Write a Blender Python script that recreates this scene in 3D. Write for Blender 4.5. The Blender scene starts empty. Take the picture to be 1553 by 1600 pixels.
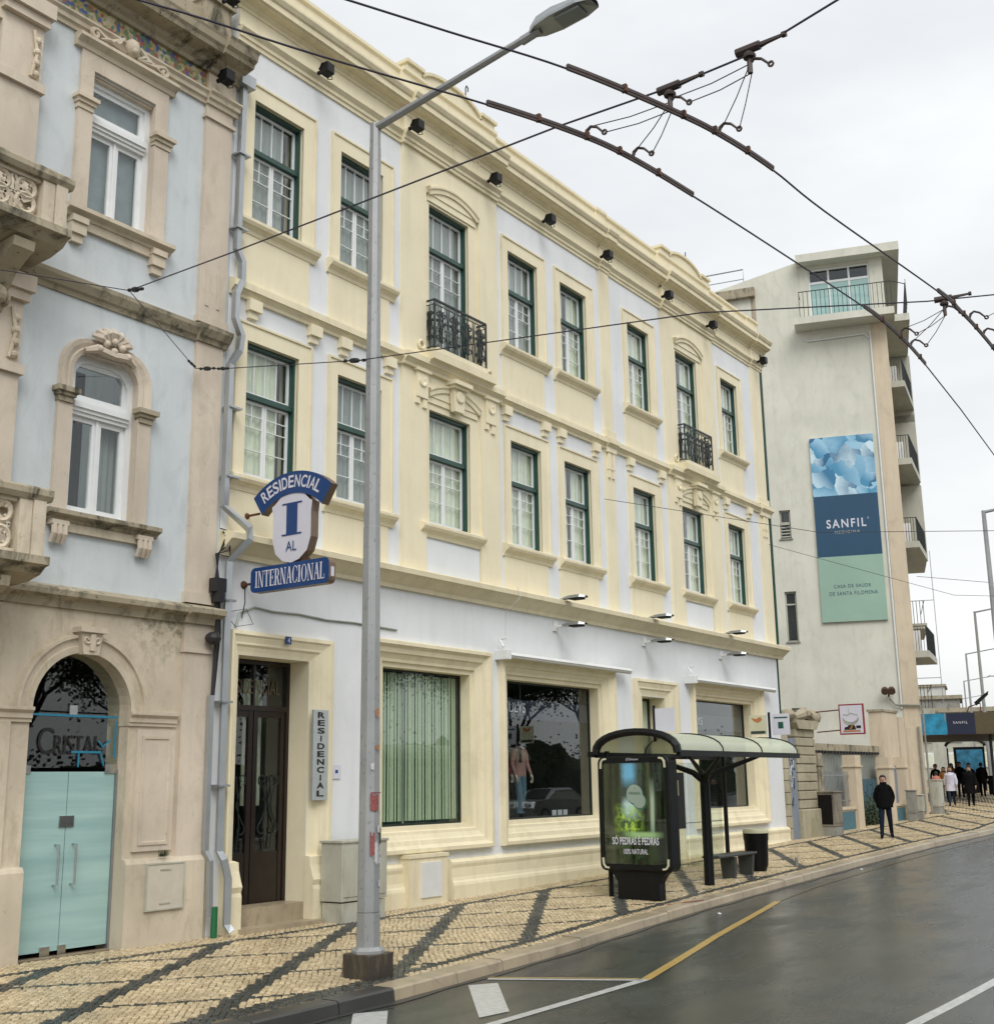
import bpy, bmesh, math, random
from mathutils import Vector, Matrix
R = math.radians
random.seed(7)
S = bpy.context.scene
COL = S.collection
# ------------------------------------------------------------------ camera, sky, sun
cam = bpy.data.objects.new('camera', bpy.data.cameras.new('camera')); COL.objects.link(cam); S.camera = cam
cam.data.sensor_fit = 'HORIZONTAL'; cam.data.sensor_width = 36; cam.data.lens = 36*1894/1553
cam.data.clip_end = 6000; cam.data.clip_start = .1
_y, _p, _r = R(54.779), R(12.604), R(-.815)
f_ = Vector((math.sin(_y)*math.cos(_p), math.cos(_y)*math.cos(_p), math.sin(_p)))
r0 = Vector((math.cos(_y), -math.sin(_y), 0)); u0 = r0.cross(f_)
r_ = math.cos(_r)*r0+math.sin(_r)*u0; u_ = -math.sin(_r)*r0+math.cos(_r)*u0
M = Matrix((r_, u_, -f_)).transposed().to_4x4(); M.translation = Vector((0, -13.8, 2.2))
cam.matrix_world = M
SUN_EL, SUN_AZ = R(52), R(-62)      # high, in front of the street fronts, behind the camera
w = bpy.data.worlds.new('World'); S.world = w; w.use_nodes = True
nt = w.node_tree; N = nt.nodes; Lk = nt.links; bg = N['Background']
sky = N.new('ShaderNodeTexSky'); sky.sky_type = 'NISHITA'; sky.sun_disc = False
sky.sun_elevation = SUN_EL; sky.sun_rotation = R(180-40); sky.air_density = 1.5; sky.dust_density = 4
tc = N.new('ShaderNodeTexCoord'); mp = N.new('ShaderNodeMapping'); mp.inputs['Scale'].default_value = (1.1, 1.1, 3.2)
ns = N.new('ShaderNodeTexNoise'); ns.inputs['Scale'].default_value = 1.7; ns.inputs['Detail'].default_value = 5; ns.inputs['Roughness'].default_value = .55
Lk.new(tc.outputs['Generated'], mp.inputs['Vector']); Lk.new(mp.outputs[0], ns.inputs['Vector'])
cr = N.new('ShaderNodeValToRGB'); cr.color_ramp.elements[0].position = .33; cr.color_ramp.elements[1].position = .68
cr.color_ramp.elements[0].color = (6.35, 6.5, 6.65, 1); cr.color_ramp.elements[1].color = (8.3, 8.4, 8.45, 1)   # cloud deck
Lk.new(ns.outputs['Fac'], cr.inputs['Fac'])
mx = N.new('ShaderNodeMix'); mx.data_type = 'RGBA'; mx.inputs[0].default_value = .9
Lk.new(sky.outputs[0], mx.inputs[6]); Lk.new(cr.outputs[0], mx.inputs[7]); Lk.new(mx.outputs[2], bg.inputs['Color'])
bg.inputs['Strength'].default_value = .1
sl = bpy.data.lights.new('sun', 'SUN'); sl.energy = 1.5; sl.angle = R(35); sl.color = (1, .975, .94)
so = bpy.data.objects.new('sun', sl); COL.objects.link(so)
sd = Vector((-.62, -.66, .95)).normalized()          # towards the sun
so.rotation_euler = sd.to_track_quat('Z', 'Y').to_euler(); so.location = (0, -30, 40)
S.view_settings.view_transform = 'Standard'; S.view_settings.look = 'None'; S.view_settings.exposure = .38; S.view_settings.gamma = 1
S.render.engine = 'CYCLES'

# ------------------------------------------------------------------ materials
MATS = {}
def newmat(name):
    m = bpy.data.materials.new(name); m.use_nodes = True; MATS[name] = m
    return m, m.node_tree, m.node_tree.nodes['Principled BSDF']
def ramp(nt, src, p0, p1, c0=(0, 0, 0, 1), c1=(1, 1, 1, 1)):
    r = nt.nodes.new('ShaderNodeValToRGB'); e = r.color_ramp.elements
    e[0].position, e[1].position = p0, p1; e[0].color, e[1].color = c0, c1
    nt.links.new(src, r.inputs['Fac']); return r.outputs['Color']
def noise(nt, scale, detail=4, vec=None, mapping=None, rough=.55, dist=0):
    n = nt.nodes.new('ShaderNodeTexNoise'); n.inputs['Scale'].default_value = scale; n.inputs['Detail'].default_value = detail
    n.inputs['Roughness'].default_value = rough; n.inputs['Distortion'].default_value = dist
    if vec is None: vec = geo(nt)
    if mapping:
        mp = nt.nodes.new('ShaderNodeMapping'); mp.inputs['Scale'].default_value = mapping; nt.links.new(vec, mp.inputs['Vector']); vec = mp.outputs[0]
    nt.links.new(vec, n.inputs['Vector']); return n.outputs['Fac']
def geo(nt):
    return nt.nodes.new('ShaderNodeNewGeometry').outputs['Position']
def mix(nt, fac, a, b, mode='MIX'):
    m = nt.nodes.new('ShaderNodeMix'); m.data_type = 'RGBA'; m.blend_type = mode; m.clamp_factor = True
    for i, v in ((0, fac), (6, a), (7, b)):
        if hasattr(v, 'node'): nt.links.new(v, m.inputs[i])
        elif i == 0: m.inputs[0].default_value = v
        else: m.inputs[i].default_value = (*v[:3], 1)
    return m.outputs[2]
def mth(nt, op, a, b=0.0):
    m = nt.nodes.new('ShaderNodeMath'); m.operation = op
    for i, v in enumerate((a, b)):
        if hasattr(v, 'node'): nt.links.new(v, m.inputs[i])
        else: m.inputs[i].default_value = v
    return m.outputs[0]
def bumpit(nt, b, h, strength, dist=.01):
    bp = nt.nodes.new('ShaderNodeBump'); bp.inputs['Strength'].default_value = strength; bp.inputs['Distance'].default_value = dist
    nt.links.new(h, bp.inputs['Height']); nt.links.new(bp.outputs[0], b.inputs['Normal'])
def sep(nt, v=None):
    s = nt.nodes.new('ShaderNodeSeparateXYZ'); nt.links.new(v or geo(nt), s.inputs[0]); return s.outputs
def plaster(name, col, var=.08, grime=None, *, streak=.12, bump=.25, rough=.85, stain=None, stain_amt=.0, spot=.0):
    m, nt, b = newmat(name)
    dk = tuple(c*(1-var*2.2) for c in col)
    c = mix(nt, ramp(nt, noise(nt, .7, 5), .35, .7), dk, col)
    c = mix(nt, mth(nt, 'MULTIPLY', ramp(nt, noise(nt, 1, 5, mapping=(5, 5, .35)), .5, .75), streak), c, tuple(k*.62 for k in col))
    c = mix(nt, mth(nt, 'MULTIPLY', ramp(nt, noise(nt, 28, 3), .45, .7), .10), c, tuple(k*.8 for k in col))
    if stain_amt:
        c = mix(nt, mth(nt, 'MULTIPLY', ramp(nt, noise(nt, 1.6, 8, mapping=(1.6, 1.6, .8), rough=.72, dist=.6), .50, .66), stain_amt), c, stain)
    if spot:
        c = mix(nt, mth(nt, 'MULTIPLY', ramp(nt, noise(nt, 7, 6, rough=.75), .60, .68), spot), c, (.06, .06, .045))
    if grime:                                                 # rain streaks and moss growing down from a ledge
        zz = sep(nt)[2]; g_ = mth(nt, 'SUBTRACT', zz, mth(nt, 'MULTIPLY', noise(nt, 1, 5, mapping=(3.2, 3.2, .12)), grime[2]))
        g_ = mth(nt, 'MULTIPLY', mth(nt, 'MULTIPLY', mth(nt, 'SUBTRACT', g_, grime[0]), 1/(grime[1]-grime[0])), mth(nt, 'LESS_THAN', zz, 4.9))
        c = mix(nt, mth(nt, 'MULTIPLY', ramp(nt, g_, .0, 1.0), mth(nt, 'MULTIPLY', ramp(nt, noise(nt, 5, 7, rough=.75), .46, .60), mth(nt, 'MINIMUM', mth(nt, 'MAXIMUM', mth(nt, 'SUBTRACT', sep(nt)[0], 10.35), .12), 1.0))), c, (.10, .10, .05))
    nt.links.new(c, b.inputs['Base Color']); b.inputs['Roughness'].default_value = rough
    bumpit(nt, b, noise(nt, 60, 4), bump, .006)
    return m
def simple(name, col, rough=.6, metal=0, var=.15, scale=6, bump=0, spec=.5, emit=None):
    m, nt, b = newmat(name)
    c = mix(nt, ramp(nt, noise(nt, scale, 5), .3, .75), tuple(k*(1-var) for k in col), tuple(min(1, k*(1+var*.6)) for k in col))
    nt.links.new(c, b.inputs['Base Color']); b.inputs['Roughness'].default_value = rough; b.inputs['Metallic'].default_value = metal
    b.inputs['Specular IOR Level'].default_value = spec
    if bump: bumpit(nt, b, noise(nt, scale*8, 3), bump, .004)
    return m
def glassy(name, tint=(.75, .8, .78), rough=.02, ior=1.5, alpha=.0, boost=0.0):
    m = bpy.data.materials.new(name); m.use_nodes = True; MATS[name] = m; nt = m.node_tree
    for n in list(nt.nodes):
        if n.type != 'OUTPUT_MATERIAL': nt.nodes.remove(n)
    out = [n for n in nt.nodes if n.type == 'OUTPUT_MATERIAL'][0]
    t = nt.nodes.new('ShaderNodeBsdfTransparent'); t.inputs[0].default_value = (*tint, 1)
    g = nt.nodes.new('ShaderNodeBsdfGlossy'); g.inputs['Roughness'].default_value = rough; g.inputs[0].default_value = (.9, .93, .95, 1)
    fr = nt.nodes.new('ShaderNodeLayerWeight'); fr.inputs[0].default_value = .5
    fac = mth(nt, 'ADD', mth(nt, 'MULTIPLY', mth(nt, 'POWER', fr.outputs['Facing'], 4.0), .9), .045+boost)
    ms = nt.nodes.new('ShaderNodeMixShader'); nt.links.new(fac, ms.inputs[0]); nt.links.new(t.outputs[0], ms.inputs[1]); nt.links.new(g.outputs[0], ms.inputs[2])
    if alpha:
        d = nt.nodes.new('ShaderNodeBsdfDiffuse'); d.inputs[0].default_value = (*tint, 1)
        m2 = nt.nodes.new('ShaderNodeMixShader'); m2.inputs[0].default_value = alpha
        nt.links.new(ms.outputs[0], m2.inputs[1]); nt.links.new(d.outputs[0], m2.inputs[2]); ms = m2
    nt.links.new(ms.outputs[0], out.inputs[0]); return m

YEL = (.86, .785, .575)
plaster('yellow', YEL, .04, streak=.22, bump=.3, stain=(.62, .54, .34), stain_amt=.16)
plaster('yellow_trim', (.845, .765, .545), .05, streak=.30, bump=.25, stain=(.45, .38, .24), stain_amt=.26)
plaster('white_wall', (.79, .815, .835), .04, streak=.16, bump=.35, stain=(.56, .58, .58), stain_amt=.16)
plaster('blue_wall', (.645, .695, .71), .06, streak=.25, bump=.3, stain=(.40, .45, .46), stain_amt=.4)
plaster('stone', (.71, .62, .48), .12, (3.15, 3.95, 1.1), streak=.35, bump=.5, stain=(.36, .30, .20), stain_amt=.55, spot=.25)
plaster('stone_pink', (.70, .61, .495), .10, streak=.3, bump=.4, stain=(.44, .37, .28), stain_amt=.45, spot=.15)
plaster('stone_mossy', (.46, .40, .285), .12, streak=.5, bump=.6, stain=(.05, .05, .032), stain_amt=1.0, spot=.9)
plaster('green_wall', (.70, .695, .60), .06, streak=.2, bump=.25, stain=(.42, .44, .34), stain_amt=.3)
plaster('pink_wall', (.68, .575, .425), .05, streak=.25, bump=.25, stain=(.4, .32, .24), stain_amt=.35)
plaster('pier_stone', (.50, .45, .32), .12, streak=.4, bump=.6, stain=(.16, .18, .08), stain_amt=.6, spot=.3)
plaster('concrete', (.36, .35, .31), .12, streak=.4, bump=.6, stain=(.10, .10, .07), stain_amt=.6, spot=.3)
plaster('cab_paint', (.50, .50, .42), .06, streak=.3, bump=.1, rough=.5, stain=(.22, .2, .14), stain_amt=.4)
plaster('far_peach', (.62, .45, .31), .06, streak=.2, bump=.1)
plaster('far_white', (.62, .62, .58), .06, streak=.2, bump=.1)
plaster('kerb_stone', (.46, .38, .26), .15, streak=.1, bump=.5, rough=.32, stain=(.17, .14, .10), stain_amt=.6)
plaster('kerb_dark', (.055, .055, .05), .2, streak=.1, bump=.5, rough=.35)
simple('frame_green', (.016, .065, .050), .35); simple('frame_white', (.78, .80, .80), .35, var=.04)
simple('door_brown', (.016, .009, .007), .3, var=.4); simple('iron_black', (.012, .02, .018), .4, var=.3)
simple('black_paint', (.007, .008, .009), .42, var=.3, spec=.25); simple('rubber', (.02, .02, .02), .7)
simple('steel', (.36, .38, .385), .42, .75, var=.12, scale=3); simple('zinc', (.42, .45, .47), .38, .6, var=.15, scale=2)
simple('chrome', (.6, .6, .6), .2, 1); simple('cable', (.02, .02, .022), .6); simple('rust', (.13, .055, .03), .7, .2, var=.4, scale=30)
simple('sign_blue', (.008, .05, .19), .3, var=.08); simple('sign_white', (.66, .66, .74), .35, var=.03); simple('sign_brown', (.21, .15, .105), .45, .3)
simple('white_paint', (.74, .75, .74), .4, var=.05); simple('curtain_cream', (.72, .75, .60), .9, var=.12, scale=5); simple('curtain_grey', (.30, .33, .32), .9, var=.1, scale=4)
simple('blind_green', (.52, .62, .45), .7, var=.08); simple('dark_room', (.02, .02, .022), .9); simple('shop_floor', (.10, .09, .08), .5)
simple('mark_worn', (.10, .08, .04), .3, var=.4, scale=9); simple('meter_paint', (.58, .54, .44), .5, var=.08)
simple('inner_grey', (.22, .26, .28), .8)
simple('pink_cloth', (.36, .20, .19), .9); simple('red_cloth', (.30, .03, .03), .9); simple('denim', (.10, .17, .24), .9); simple('mannequin', (.55, .47, .40), .5)
simple('dark_letters', (.012, .011, .010), .5); simple('tape_blue', (.02, .20, .32), .6); simple('green_pipe', (.012, .14, .05), .4)
simple('plaque', (.50, .54, .54), .3, .3, var=.06); simple('gate_blue', (.028, .10, .14), .45, var=.25); simple('panel_blue', (.07, .18, .22), .6, var=.2)
simple('zinc_sheet', (.34, .37, .34), .5, .3, var=.12, scale=2); simple('graffiti', (.05, .07, .10), .6); simple('door_grey', (.22, .26, .32), .5, var=.15)
simple('sign_cream', (.62, .60, .42), .5, var=.05); simple('sign_green', (.01, .09, .06), .5); simple('sign_red', (.28, .02, .03), .5); simple('sign_dark', (.04, .06, .05), .5)
simple('orange_paint', (.50, .20, .06), .5); simple('car_silver', (.42, .43, .44), .25, .5); simple('car_white', (.70, .70, .70), .25); simple('car_red', (.35, .02, .03), .3); simple('tyre', (.015, .015, .015), .8)
simple('bark', (.05, .04, .03), .9); simple('foliage', (.05, .07, .03), .9); simple('skin', (.46, .26, .19), .6, var=.06); simple('hair_dark', (.02, .014, .01), .6); simple('awning_fabric', (.64, .63, .58), .7, var=.05)
simple('mural_brown', (.10, .075, .035), .6); simple('mark_white', (.50, .51, .49), .35, var=.25, scale=14); simple('mark_yellow', (.46, .31, .09), .35, var=.25, scale=14)
for nm, c in dict(cloth_black=(.007, .007, .008), cloth_navy=(.012, .018, .032), cloth_dark=(.014, .012, .011), coat_white=(.62, .62, .72), cloth_tan=(.33, .15, .05), cloth_jean=(.03, .045, .07), cloth_pink=(.55, .22, .17)).items(): simple(nm, c, .95, var=.2, spec=.08)
glassy('glass', (.96, .98, .97), .015, 1.5); glassy('shop_glass', (.92, .95, .93), .01, 1.5); glassy('shelter_glass', (.93, .97, .93), .02, 1.3)
glassy('roof_plastic', (.58, .62, .48), .15, 1.4, alpha=.6)
m, nt, b = newmat('frosted')                                  # frosted glass doors, horizontal film bands
c = mix(nt, ramp(nt, noise(nt, 1, 4, mapping=(.4, .4, 5)), .35, .7), (.30, .47, .46), (.41, .60, .57))
nt.links.new(c, b.inputs['Base Color']); b.inputs['Roughness'].default_value = .25
m, nt, b = newmat('asphalt')
c = mix(nt, ramp(nt, noise(nt, 1, 6, mapping=(.25, 1.3, 1)), .35, .7), (.025, .030, .027), (.040, .046, .041))
c = mix(nt, ramp(nt, noise(nt, 70, 3), .5, .75), c, (.12, .12, .105))
c = mix(nt, mth(nt, 'MULTIPLY', ramp(nt, noise(nt, .35, 3, dist=1.0), .52, .56), .35), c, (.018, .019, .017))
vc = nt.nodes.new('ShaderNodeTexVoronoi'); vc.feature = 'DISTANCE_TO_EDGE'; vc.inputs['Scale'].default_value = .38; wv = nt.nodes.new('ShaderNodeVectorMath'); wv.operation = 'ADD'
cn = nt.nodes.new('ShaderNodeTexNoise'); cn.inputs['Scale'].default_value = 2.2; cn.inputs['Detail'].default_value = 5; nt.links.new(geo(nt), cn.inputs['Vector']); nt.links.new(geo(nt), wv.inputs[0]); nt.links.new(cn.outputs['Color'], wv.inputs[1]); nt.links.new(wv.outputs[0], vc.inputs['Vector'])
c = mix(nt, mth(nt, 'MULTIPLY', ramp(nt, vc.outputs['Distance'], .003, .010, (1, 1, 1, 1), (0, 0, 0, 1)), ramp(nt, noise(nt, .5, 3), .45, .6)), c, (.008, .008, .008))
nt.links.new(c, b.inputs['Base Color'])
rr = mth(nt, 'ADD', mth(nt, 'MULTIPLY', ramp(nt, noise(nt, .8, 5, mapping=(.5, 1.5, 1)), .4, .62), .22), .13)
nt.links.new(rr, b.inputs['Roughness']); bumpit(nt, b, noise(nt, 160, 3), .30, .006)
b.inputs['Specular IOR Level'].default_value = .4
def stone_mat(name, c0, c1, rough):
    m, nt, b = newmat(name)
    at = nt.nodes.new('ShaderNodeAttribute'); at.attribute_name = 'tone'
    c = mix(nt, at.outputs['Fac'], c0, c1)
    c = mix(nt, mth(nt, 'MULTIPLY', ramp(nt, noise(nt, 1.1, 6), .40, .66), .45), c, tuple(k*.62 for k in c0))
    nt.links.new(c, b.inputs['Base Color'])
    rr = mth(nt, 'ADD', mth(nt, 'MULTIPLY', ramp(nt, noise(nt, .9, 4), .4, .65), .3), rough)
    nt.links.new(rr, b.inputs['Roughness']); bumpit(nt, b, noise(nt, 120, 3), .3, .004)
stone_mat('limestone', (.42, .325, .18), (.70, .575, .36), .20); stone_mat('basalt', (.018, .022, .018), (.055, .06, .048), .28)
simple('grout', (.16, .125, .075), .5, var=.25, scale=20)
m, nt, b = newmat('tile_frieze')                              # painted flower tiles
v = nt.nodes.new('ShaderNodeTexVoronoi'); v.inputs['Scale'].default_value = 17; nt.links.new(geo(nt), v.inputs['Vector'])
c = mix(nt, ramp(nt, noise(nt, 5, 5), .45, .6), (.38, .30, .12), (.50, .46, .30))
sx = nt.nodes.new('ShaderNodeSeparateColor'); nt.links.new(v.outputs['Color'], sx.inputs[0])
c = mix(nt, ramp(nt, sx.outputs[0], .72, .78), c, (.06, .10, .28)); c = mix(nt, ramp(nt, sx.outputs[1], .78, .83), c, (.32, .09, .06)); c = mix(nt, ramp(nt, sx.outputs[2], .75, .8), c, (.12, .20, .08))
nt.links.new(c, b.inputs['Base Color']); b.inputs['Roughness'].default_value = .4
m, nt, b = newmat('petals')                                   # printed blue petals
vs = nt.nodes.new('ShaderNodeTexVoronoi'); vs.inputs['Scale'].default_value = 1.6; vs.feature = 'F1'
wn = noise(nt, 1.3, 3); cv = nt.nodes.new('ShaderNodeVectorMath'); cv.operation = 'ADD'
cb = nt.nodes.new('ShaderNodeCombineXYZ'); nt.links.new(wn, cb.inputs[1]); nt.links.new(mth(nt, 'MULTIPLY', wn, 1.5), cb.inputs[2])
nt.links.new(geo(nt), cv.inputs[0]); nt.links.new(cb.outputs[0], cv.inputs[1]); nt.links.new(cv.outputs[0], vs.inputs['Vector'])
sb_ = nt.nodes.new('ShaderNodeVectorMath'); sb_.operation = 'SUBTRACT'; nt.links.new(cv.outputs[0], sb_.inputs[0]); nt.links.new(vs.outputs['Position'], sb_.inputs[1])
s2_ = nt.nodes.new('ShaderNodeVectorMath'); s2_.operation = 'SUBTRACT'; nt.links.new(vs.outputs['Color'], s2_.inputs[0]); s2_.inputs[1].default_value = (.5, .5, .35)
dt_ = nt.nodes.new('ShaderNodeVectorMath'); dt_.operation = 'DOT_PRODUCT'; nt.links.new(sb_.outputs[0], dt_.inputs[0]); nt.links.new(s2_.outputs[0], dt_.inputs[1])
c = mix(nt, ramp(nt, mth(nt, 'ADD', mth(nt, 'MULTIPLY', dt_.outputs['Value'], 1.6), .5), .22, .70), (.02, .13, .27), (.58, .76, .84))
sx = nt.nodes.new('ShaderNodeSeparateColor'); nt.links.new(vs.outputs['Color'], sx.inputs[0])
c = mix(nt, mth(nt, 'MULTIPLY', ramp(nt, sx.outputs[0], .3, .5), .55), c, (.10, .38, .60)); nt.links.new(c, b.inputs['Base Color'])
simple('banner_navy', (.012, .065, .13), .5, var=.06, scale=1); simple('banner_mint', (.30, .45, .36), .5, var=.10, scale=.6); simple('canopy_navy', (.008, .014, .045), .5)
simple('canopy_blue', (.02, .28, .48), .5, var=.5, scale=2.5); simple('brick_dark', (.10, .06, .04), .8)
# advertisement print: a forest stream, in the panel's own object coordinates (x across 0..1.2, z up 0..1.9)
m, nt, b = newmat('forest_print')
tc = nt.nodes.new('ShaderNodeTexCoord'); ob = tc.outputs['Object']; xyz = sep(nt, ob)
n1 = noise(nt, 9, 8, vec=ob, rough=.75); n2 = noise(nt, 2.2, 4, vec=ob, mapping=(4, 1, .35))
base = mix(nt, ramp(nt, n2, .42, .62), (.004, .006, .003), (.035, .045, .02))
base = mix(nt, mth(nt, 'MULTIPLY', ramp(nt, n1, .5, .60), ramp(nt, mth(nt, 'ABSOLUTE', mth(nt, 'SUBTRACT', xyz[0], .60)), .12, .42, (1, 1, 1, 1), (.06, .06, .06, 1))), base, (.03, .10, .02))
def band(v, c0, wdt):   # soft bump around c0
    return ramp(nt, mth(nt, 'ABSOLUTE', mth(nt, 'SUBTRACT', v, c0)), wdt*.35, wdt, (1, 1, 1, 1), (0, 0, 0, 1))
xd = mth(nt, 'ADD', xyz[0], mth(nt, 'MULTIPLY', n1, .16))
mid = band(xd, .63, .19); top = band(xyz[2], 1.62, .32); low = band(xyz[2], .72, .35)
c = mix(nt, mth(nt, 'MULTIPLY', mid, top), base, (.16, .42, .70))
c = mix(nt, mth(nt, 'MULTIPLY', mid, band(xyz[2], .95, .22)), c, (.55, .66, .74))
leaf = mix(nt, ramp(nt, n1, .42, .62), (.06, .20, .01), (.55, .68, .08))
c = mix(nt, mth(nt, 'MULTIPLY', mth(nt, 'MULTIPLY', band(xd, .62, .34), low), ramp(nt, n1, .40, .55)), c, leaf)
c = mix(nt, mth(nt, 'MULTIPLY', band(mth(nt, 'ADD', xyz[0], mth(nt, 'MULTIPLY', n2, .1)), 1.07, .05), band(xyz[2], .9, .6)), c, (.38, .44, .36))
c = mix(nt, mth(nt, 'MULTIPLY', band(xyz[2], .50, .07), band(xyz[0], .80, .45)), c, (.38, .52, .26))
nt.links.new(c, b.inputs['Base Color']); b.inputs['Roughness'].default_value = .6; b.inputs['Specular IOR Level'].default_value = .1
nt.links.new(c, b.inputs['Emission Color']); b.inputs['Emission Strength'].default_value = .22          # slight glow added to brighten the dull print
m, nt, b = newmat('pole_paint')                               # grey lamp post: sticker glue, torn paper scraps
c = mix(nt, ramp(nt, noise(nt, 1.5, 4), .35, .7), (.30, .31, .31), (.38, .39, .39))
c = mix(nt, ramp(nt, noise(nt, 26, 4, mapping=(1, 1, .6)), .62, .66), c, (.24, .245, .24))
nt.links.new(c, b.inputs['Base Color']); b.inputs['Roughness'].default_value = .45; b.inputs['Metallic'].default_value = .25
simple('sticker_white', (.55, .55, .55), .6, var=.2, scale=40); simple('sticker_red', (.30, .09, .08), .6, var=.5, scale=40); simple('sticker_orange', (.45, .2, .07), .6, var=.4, scale=40)

# ------------------------------------------------------------------ helpers
def W(o):
    v = Vector((0, 0, 0))
    while o is not None: v += o.location; o = o.parent
    return v
class B:
    def __init__(s): s.v = []; s.f = []; s.m = []; s.cur = 0
    def add(s, vs, fs):
        k = len(s.v); s.v += [tuple(p) for p in vs]
        for f in fs: s.f.append(tuple(i+k for i in f)); s.m.append(s.cur)
        return s
    def box(s, x0, x1, y0, y1, z0, z1):
        return s.add([(x0, y0, z0), (x1, y0, z0), (x1, y1, z0), (x0, y1, z0), (x0, y0, z1), (x1, y0, z1), (x1, y1, z1), (x0, y1, z1)],
                     [(0, 3, 2, 1), (4, 5, 6, 7), (0, 1, 5, 4), (1, 2, 6, 5), (2, 3, 7, 6), (3, 0, 4, 7)])
    def quad(s, *p): return s.add(p, [tuple(range(len(p)))])
    def prism(s, poly, fn0, fn1):            # poly of 2-tuples; fn maps (a,b)->3d for both caps
        n = len(poly); vs = [fn0(*p) for p in poly]+[fn1(*p) for p in poly]
        return s.add(vs, [tuple(range(n))[::-1], tuple(range(n, 2*n))]+[(i, (i+1) % n, n+(i+1) % n, n+i) for i in range(n)])
    def sweepx(s, prof, x0, x1): return s.prism(prof, lambda a, b: (x0, a, b), lambda a, b: (x1, a, b))
    def ext_y(s, poly, y0, y1): return s.prism(poly, lambda a, b: (a, y0, b), lambda a, b: (a, y1, b))
    def ext_z(s, poly, z0, z1): return s.prism(poly, lambda a, b: (a, b, z0), lambda a, b: (a, b, z1))
    def tube(s, pts, r, n=6, closed=False, cap=True):
        pts = [Vector(p) for p in pts]; L = len(pts); rs = r if isinstance(r, (list, tuple)) else [r]*L
        vs = []; up = Vector((0, 0, 1)); prev = None
        for i, p in enumerate(pts):
            if closed: t = pts[(i+1) % L]-pts[i-1]
            else: t = pts[min(i+1, L-1)]-pts[max(i-1, 0)]
            if t.length < 1e-9: t = Vector((0, 0, 1))
            t.normalize()
            if prev is None: a = t.cross(up if abs(t.z) < .9 else Vector((1, 0, 0))).normalized()
            else:
                a = prev-t*prev.dot(t)
                a = a.normalized() if a.length > 1e-6 else t.orthogonal().normalized()
            prev = a; b = t.cross(a)
            for k in range(n):
                an = 2*math.pi*(k+.5)/n; vs.append(p+(a*math.cos(an)+b*math.sin(an))*rs[i])
        fs = []
        for i in range(L if closed else L-1):
            j = (i+1) % L
            for k in range(n): fs.append((i*n+k, i*n+(k+1) % n, j*n+(k+1) % n, j*n+k))
        if cap and not closed: fs += [tuple(range(n))[::-1], tuple(range((L-1)*n, L*n))]
        return s.add(vs, fs)
    def lathe(s, prof, cx=0, cy=0, n=16):    # prof (r,z)
        vs = [(cx+r*math.cos(2*math.pi*k/n), cy+r*math.sin(2*math.pi*k/n), z) for r, z in prof for k in range(n)]
        fs = [(i*n+k, i*n+(k+1) % n, (i+1)*n+(k+1) % n, (i+1)*n+k) for i in range(len(prof)-1) for k in range(n)]
        return s.add(vs, fs+[tuple(range(n))[::-1], tuple(range((len(prof)-1)*n, len(prof)*n))])
    def rings(s, outl, closed=True):         # list of equally long outlines of 3d points
        n = len(outl[0]); vs = [p for o in outl for p in o]; fs = []
        for i in range(len(outl)-1):
            for k in range(n if closed else n-1): fs.append((i*n+k, i*n+(k+1) % n, (i+1)*n+(k+1) % n, (i+1)*n+k))
        return s.add(vs, fs)
    def frame(s, x0, x1, z0, z1, prof):      # prof (inset, y): mitred picture frame
        return s.rings([[(x0+t, y, z0+t), (x1-t, y, z0+t), (x1-t, y, z1-t), (x0+t, y, z1-t)] for t, y in prof])
    def sphere(s, c, r, n=10, sz=1):
        prof = [(max(1e-4, r*math.sin(math.pi*i/(n//2+1))), c[2]-r*sz*math.cos(math.pi*i/(n//2+1))) for i in range(n//2+2)]
        return s.lathe(prof, c[0], c[1], n)
    def mesh(s, name, mats, off=Vector((0, 0, 0)), smooth=False):
        me = bpy.data.meshes.new(name); me.from_pydata([(p[0]-off[0], p[1]-off[1], p[2]-off[2]) for p in s.v], [], s.f)
        for mm in (mats if isinstance(mats, (list, tuple)) else [mats]): me.materials.append(MATS[mm])
        me.polygons.foreach_set('material_index', s.m)
        if smooth: me.polygons.foreach_set('use_smooth', [True]*len(s.f))
        bm = bmesh.new(); bm.from_mesh(me); bmesh.ops.recalc_face_normals(bm, faces=bm.faces); bm.to_mesh(me); bm.free()
        me.update(); return me
    def obj(s, name, mats, parent=None, loc=None, smooth=False, bevel=0, label=None, cat=None, group=None, kind=None):
        """verts are world coordinates; the object's origin is put at loc (world)"""
        loc = Vector(loc) if loc is not None else (W(parent) if parent else Vector((0, 0, 0)))
        o = bpy.data.objects.new(name, s.mesh(name, mats, loc, smooth)); COL.objects.link(o)
        o.parent = parent; o.location = loc-(W(parent) if parent else Vector((0, 0, 0)))
        if bevel:
            bv = o.modifiers.new('bevel', 'BEVEL'); bv.width = bevel; bv.segments = 2; bv.limit_method = 'ANGLE'; bv.angle_limit = R(40)
        if smooth:
            try: o.data.set_sharp_from_angle(angle=R(40))
            except Exception: pass
        tag(o, label, cat, group, kind); return o
def tag(o, label=None, cat=None, group=None, kind=None):
    for k, v in (('label', label), ('category', cat), ('group', group), ('kind', kind)):
        if v: o[k] = v
    return o
def thing(name, label, cat, loc=(0, 0, 0), group=None):
    o = bpy.data.objects.new(name, None); COL.objects.link(o); o.location = loc; o.empty_display_size = .1
    return tag(o, label, cat, group)
def put(mesh, name, parent, loc):            # shared mesh placed at world loc
    o = bpy.data.objects.new(name, mesh); COL.objects.link(o); o.parent = parent; o.location = Vector(loc)-(W(parent) if parent else Vector((0, 0, 0))); return o
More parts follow.
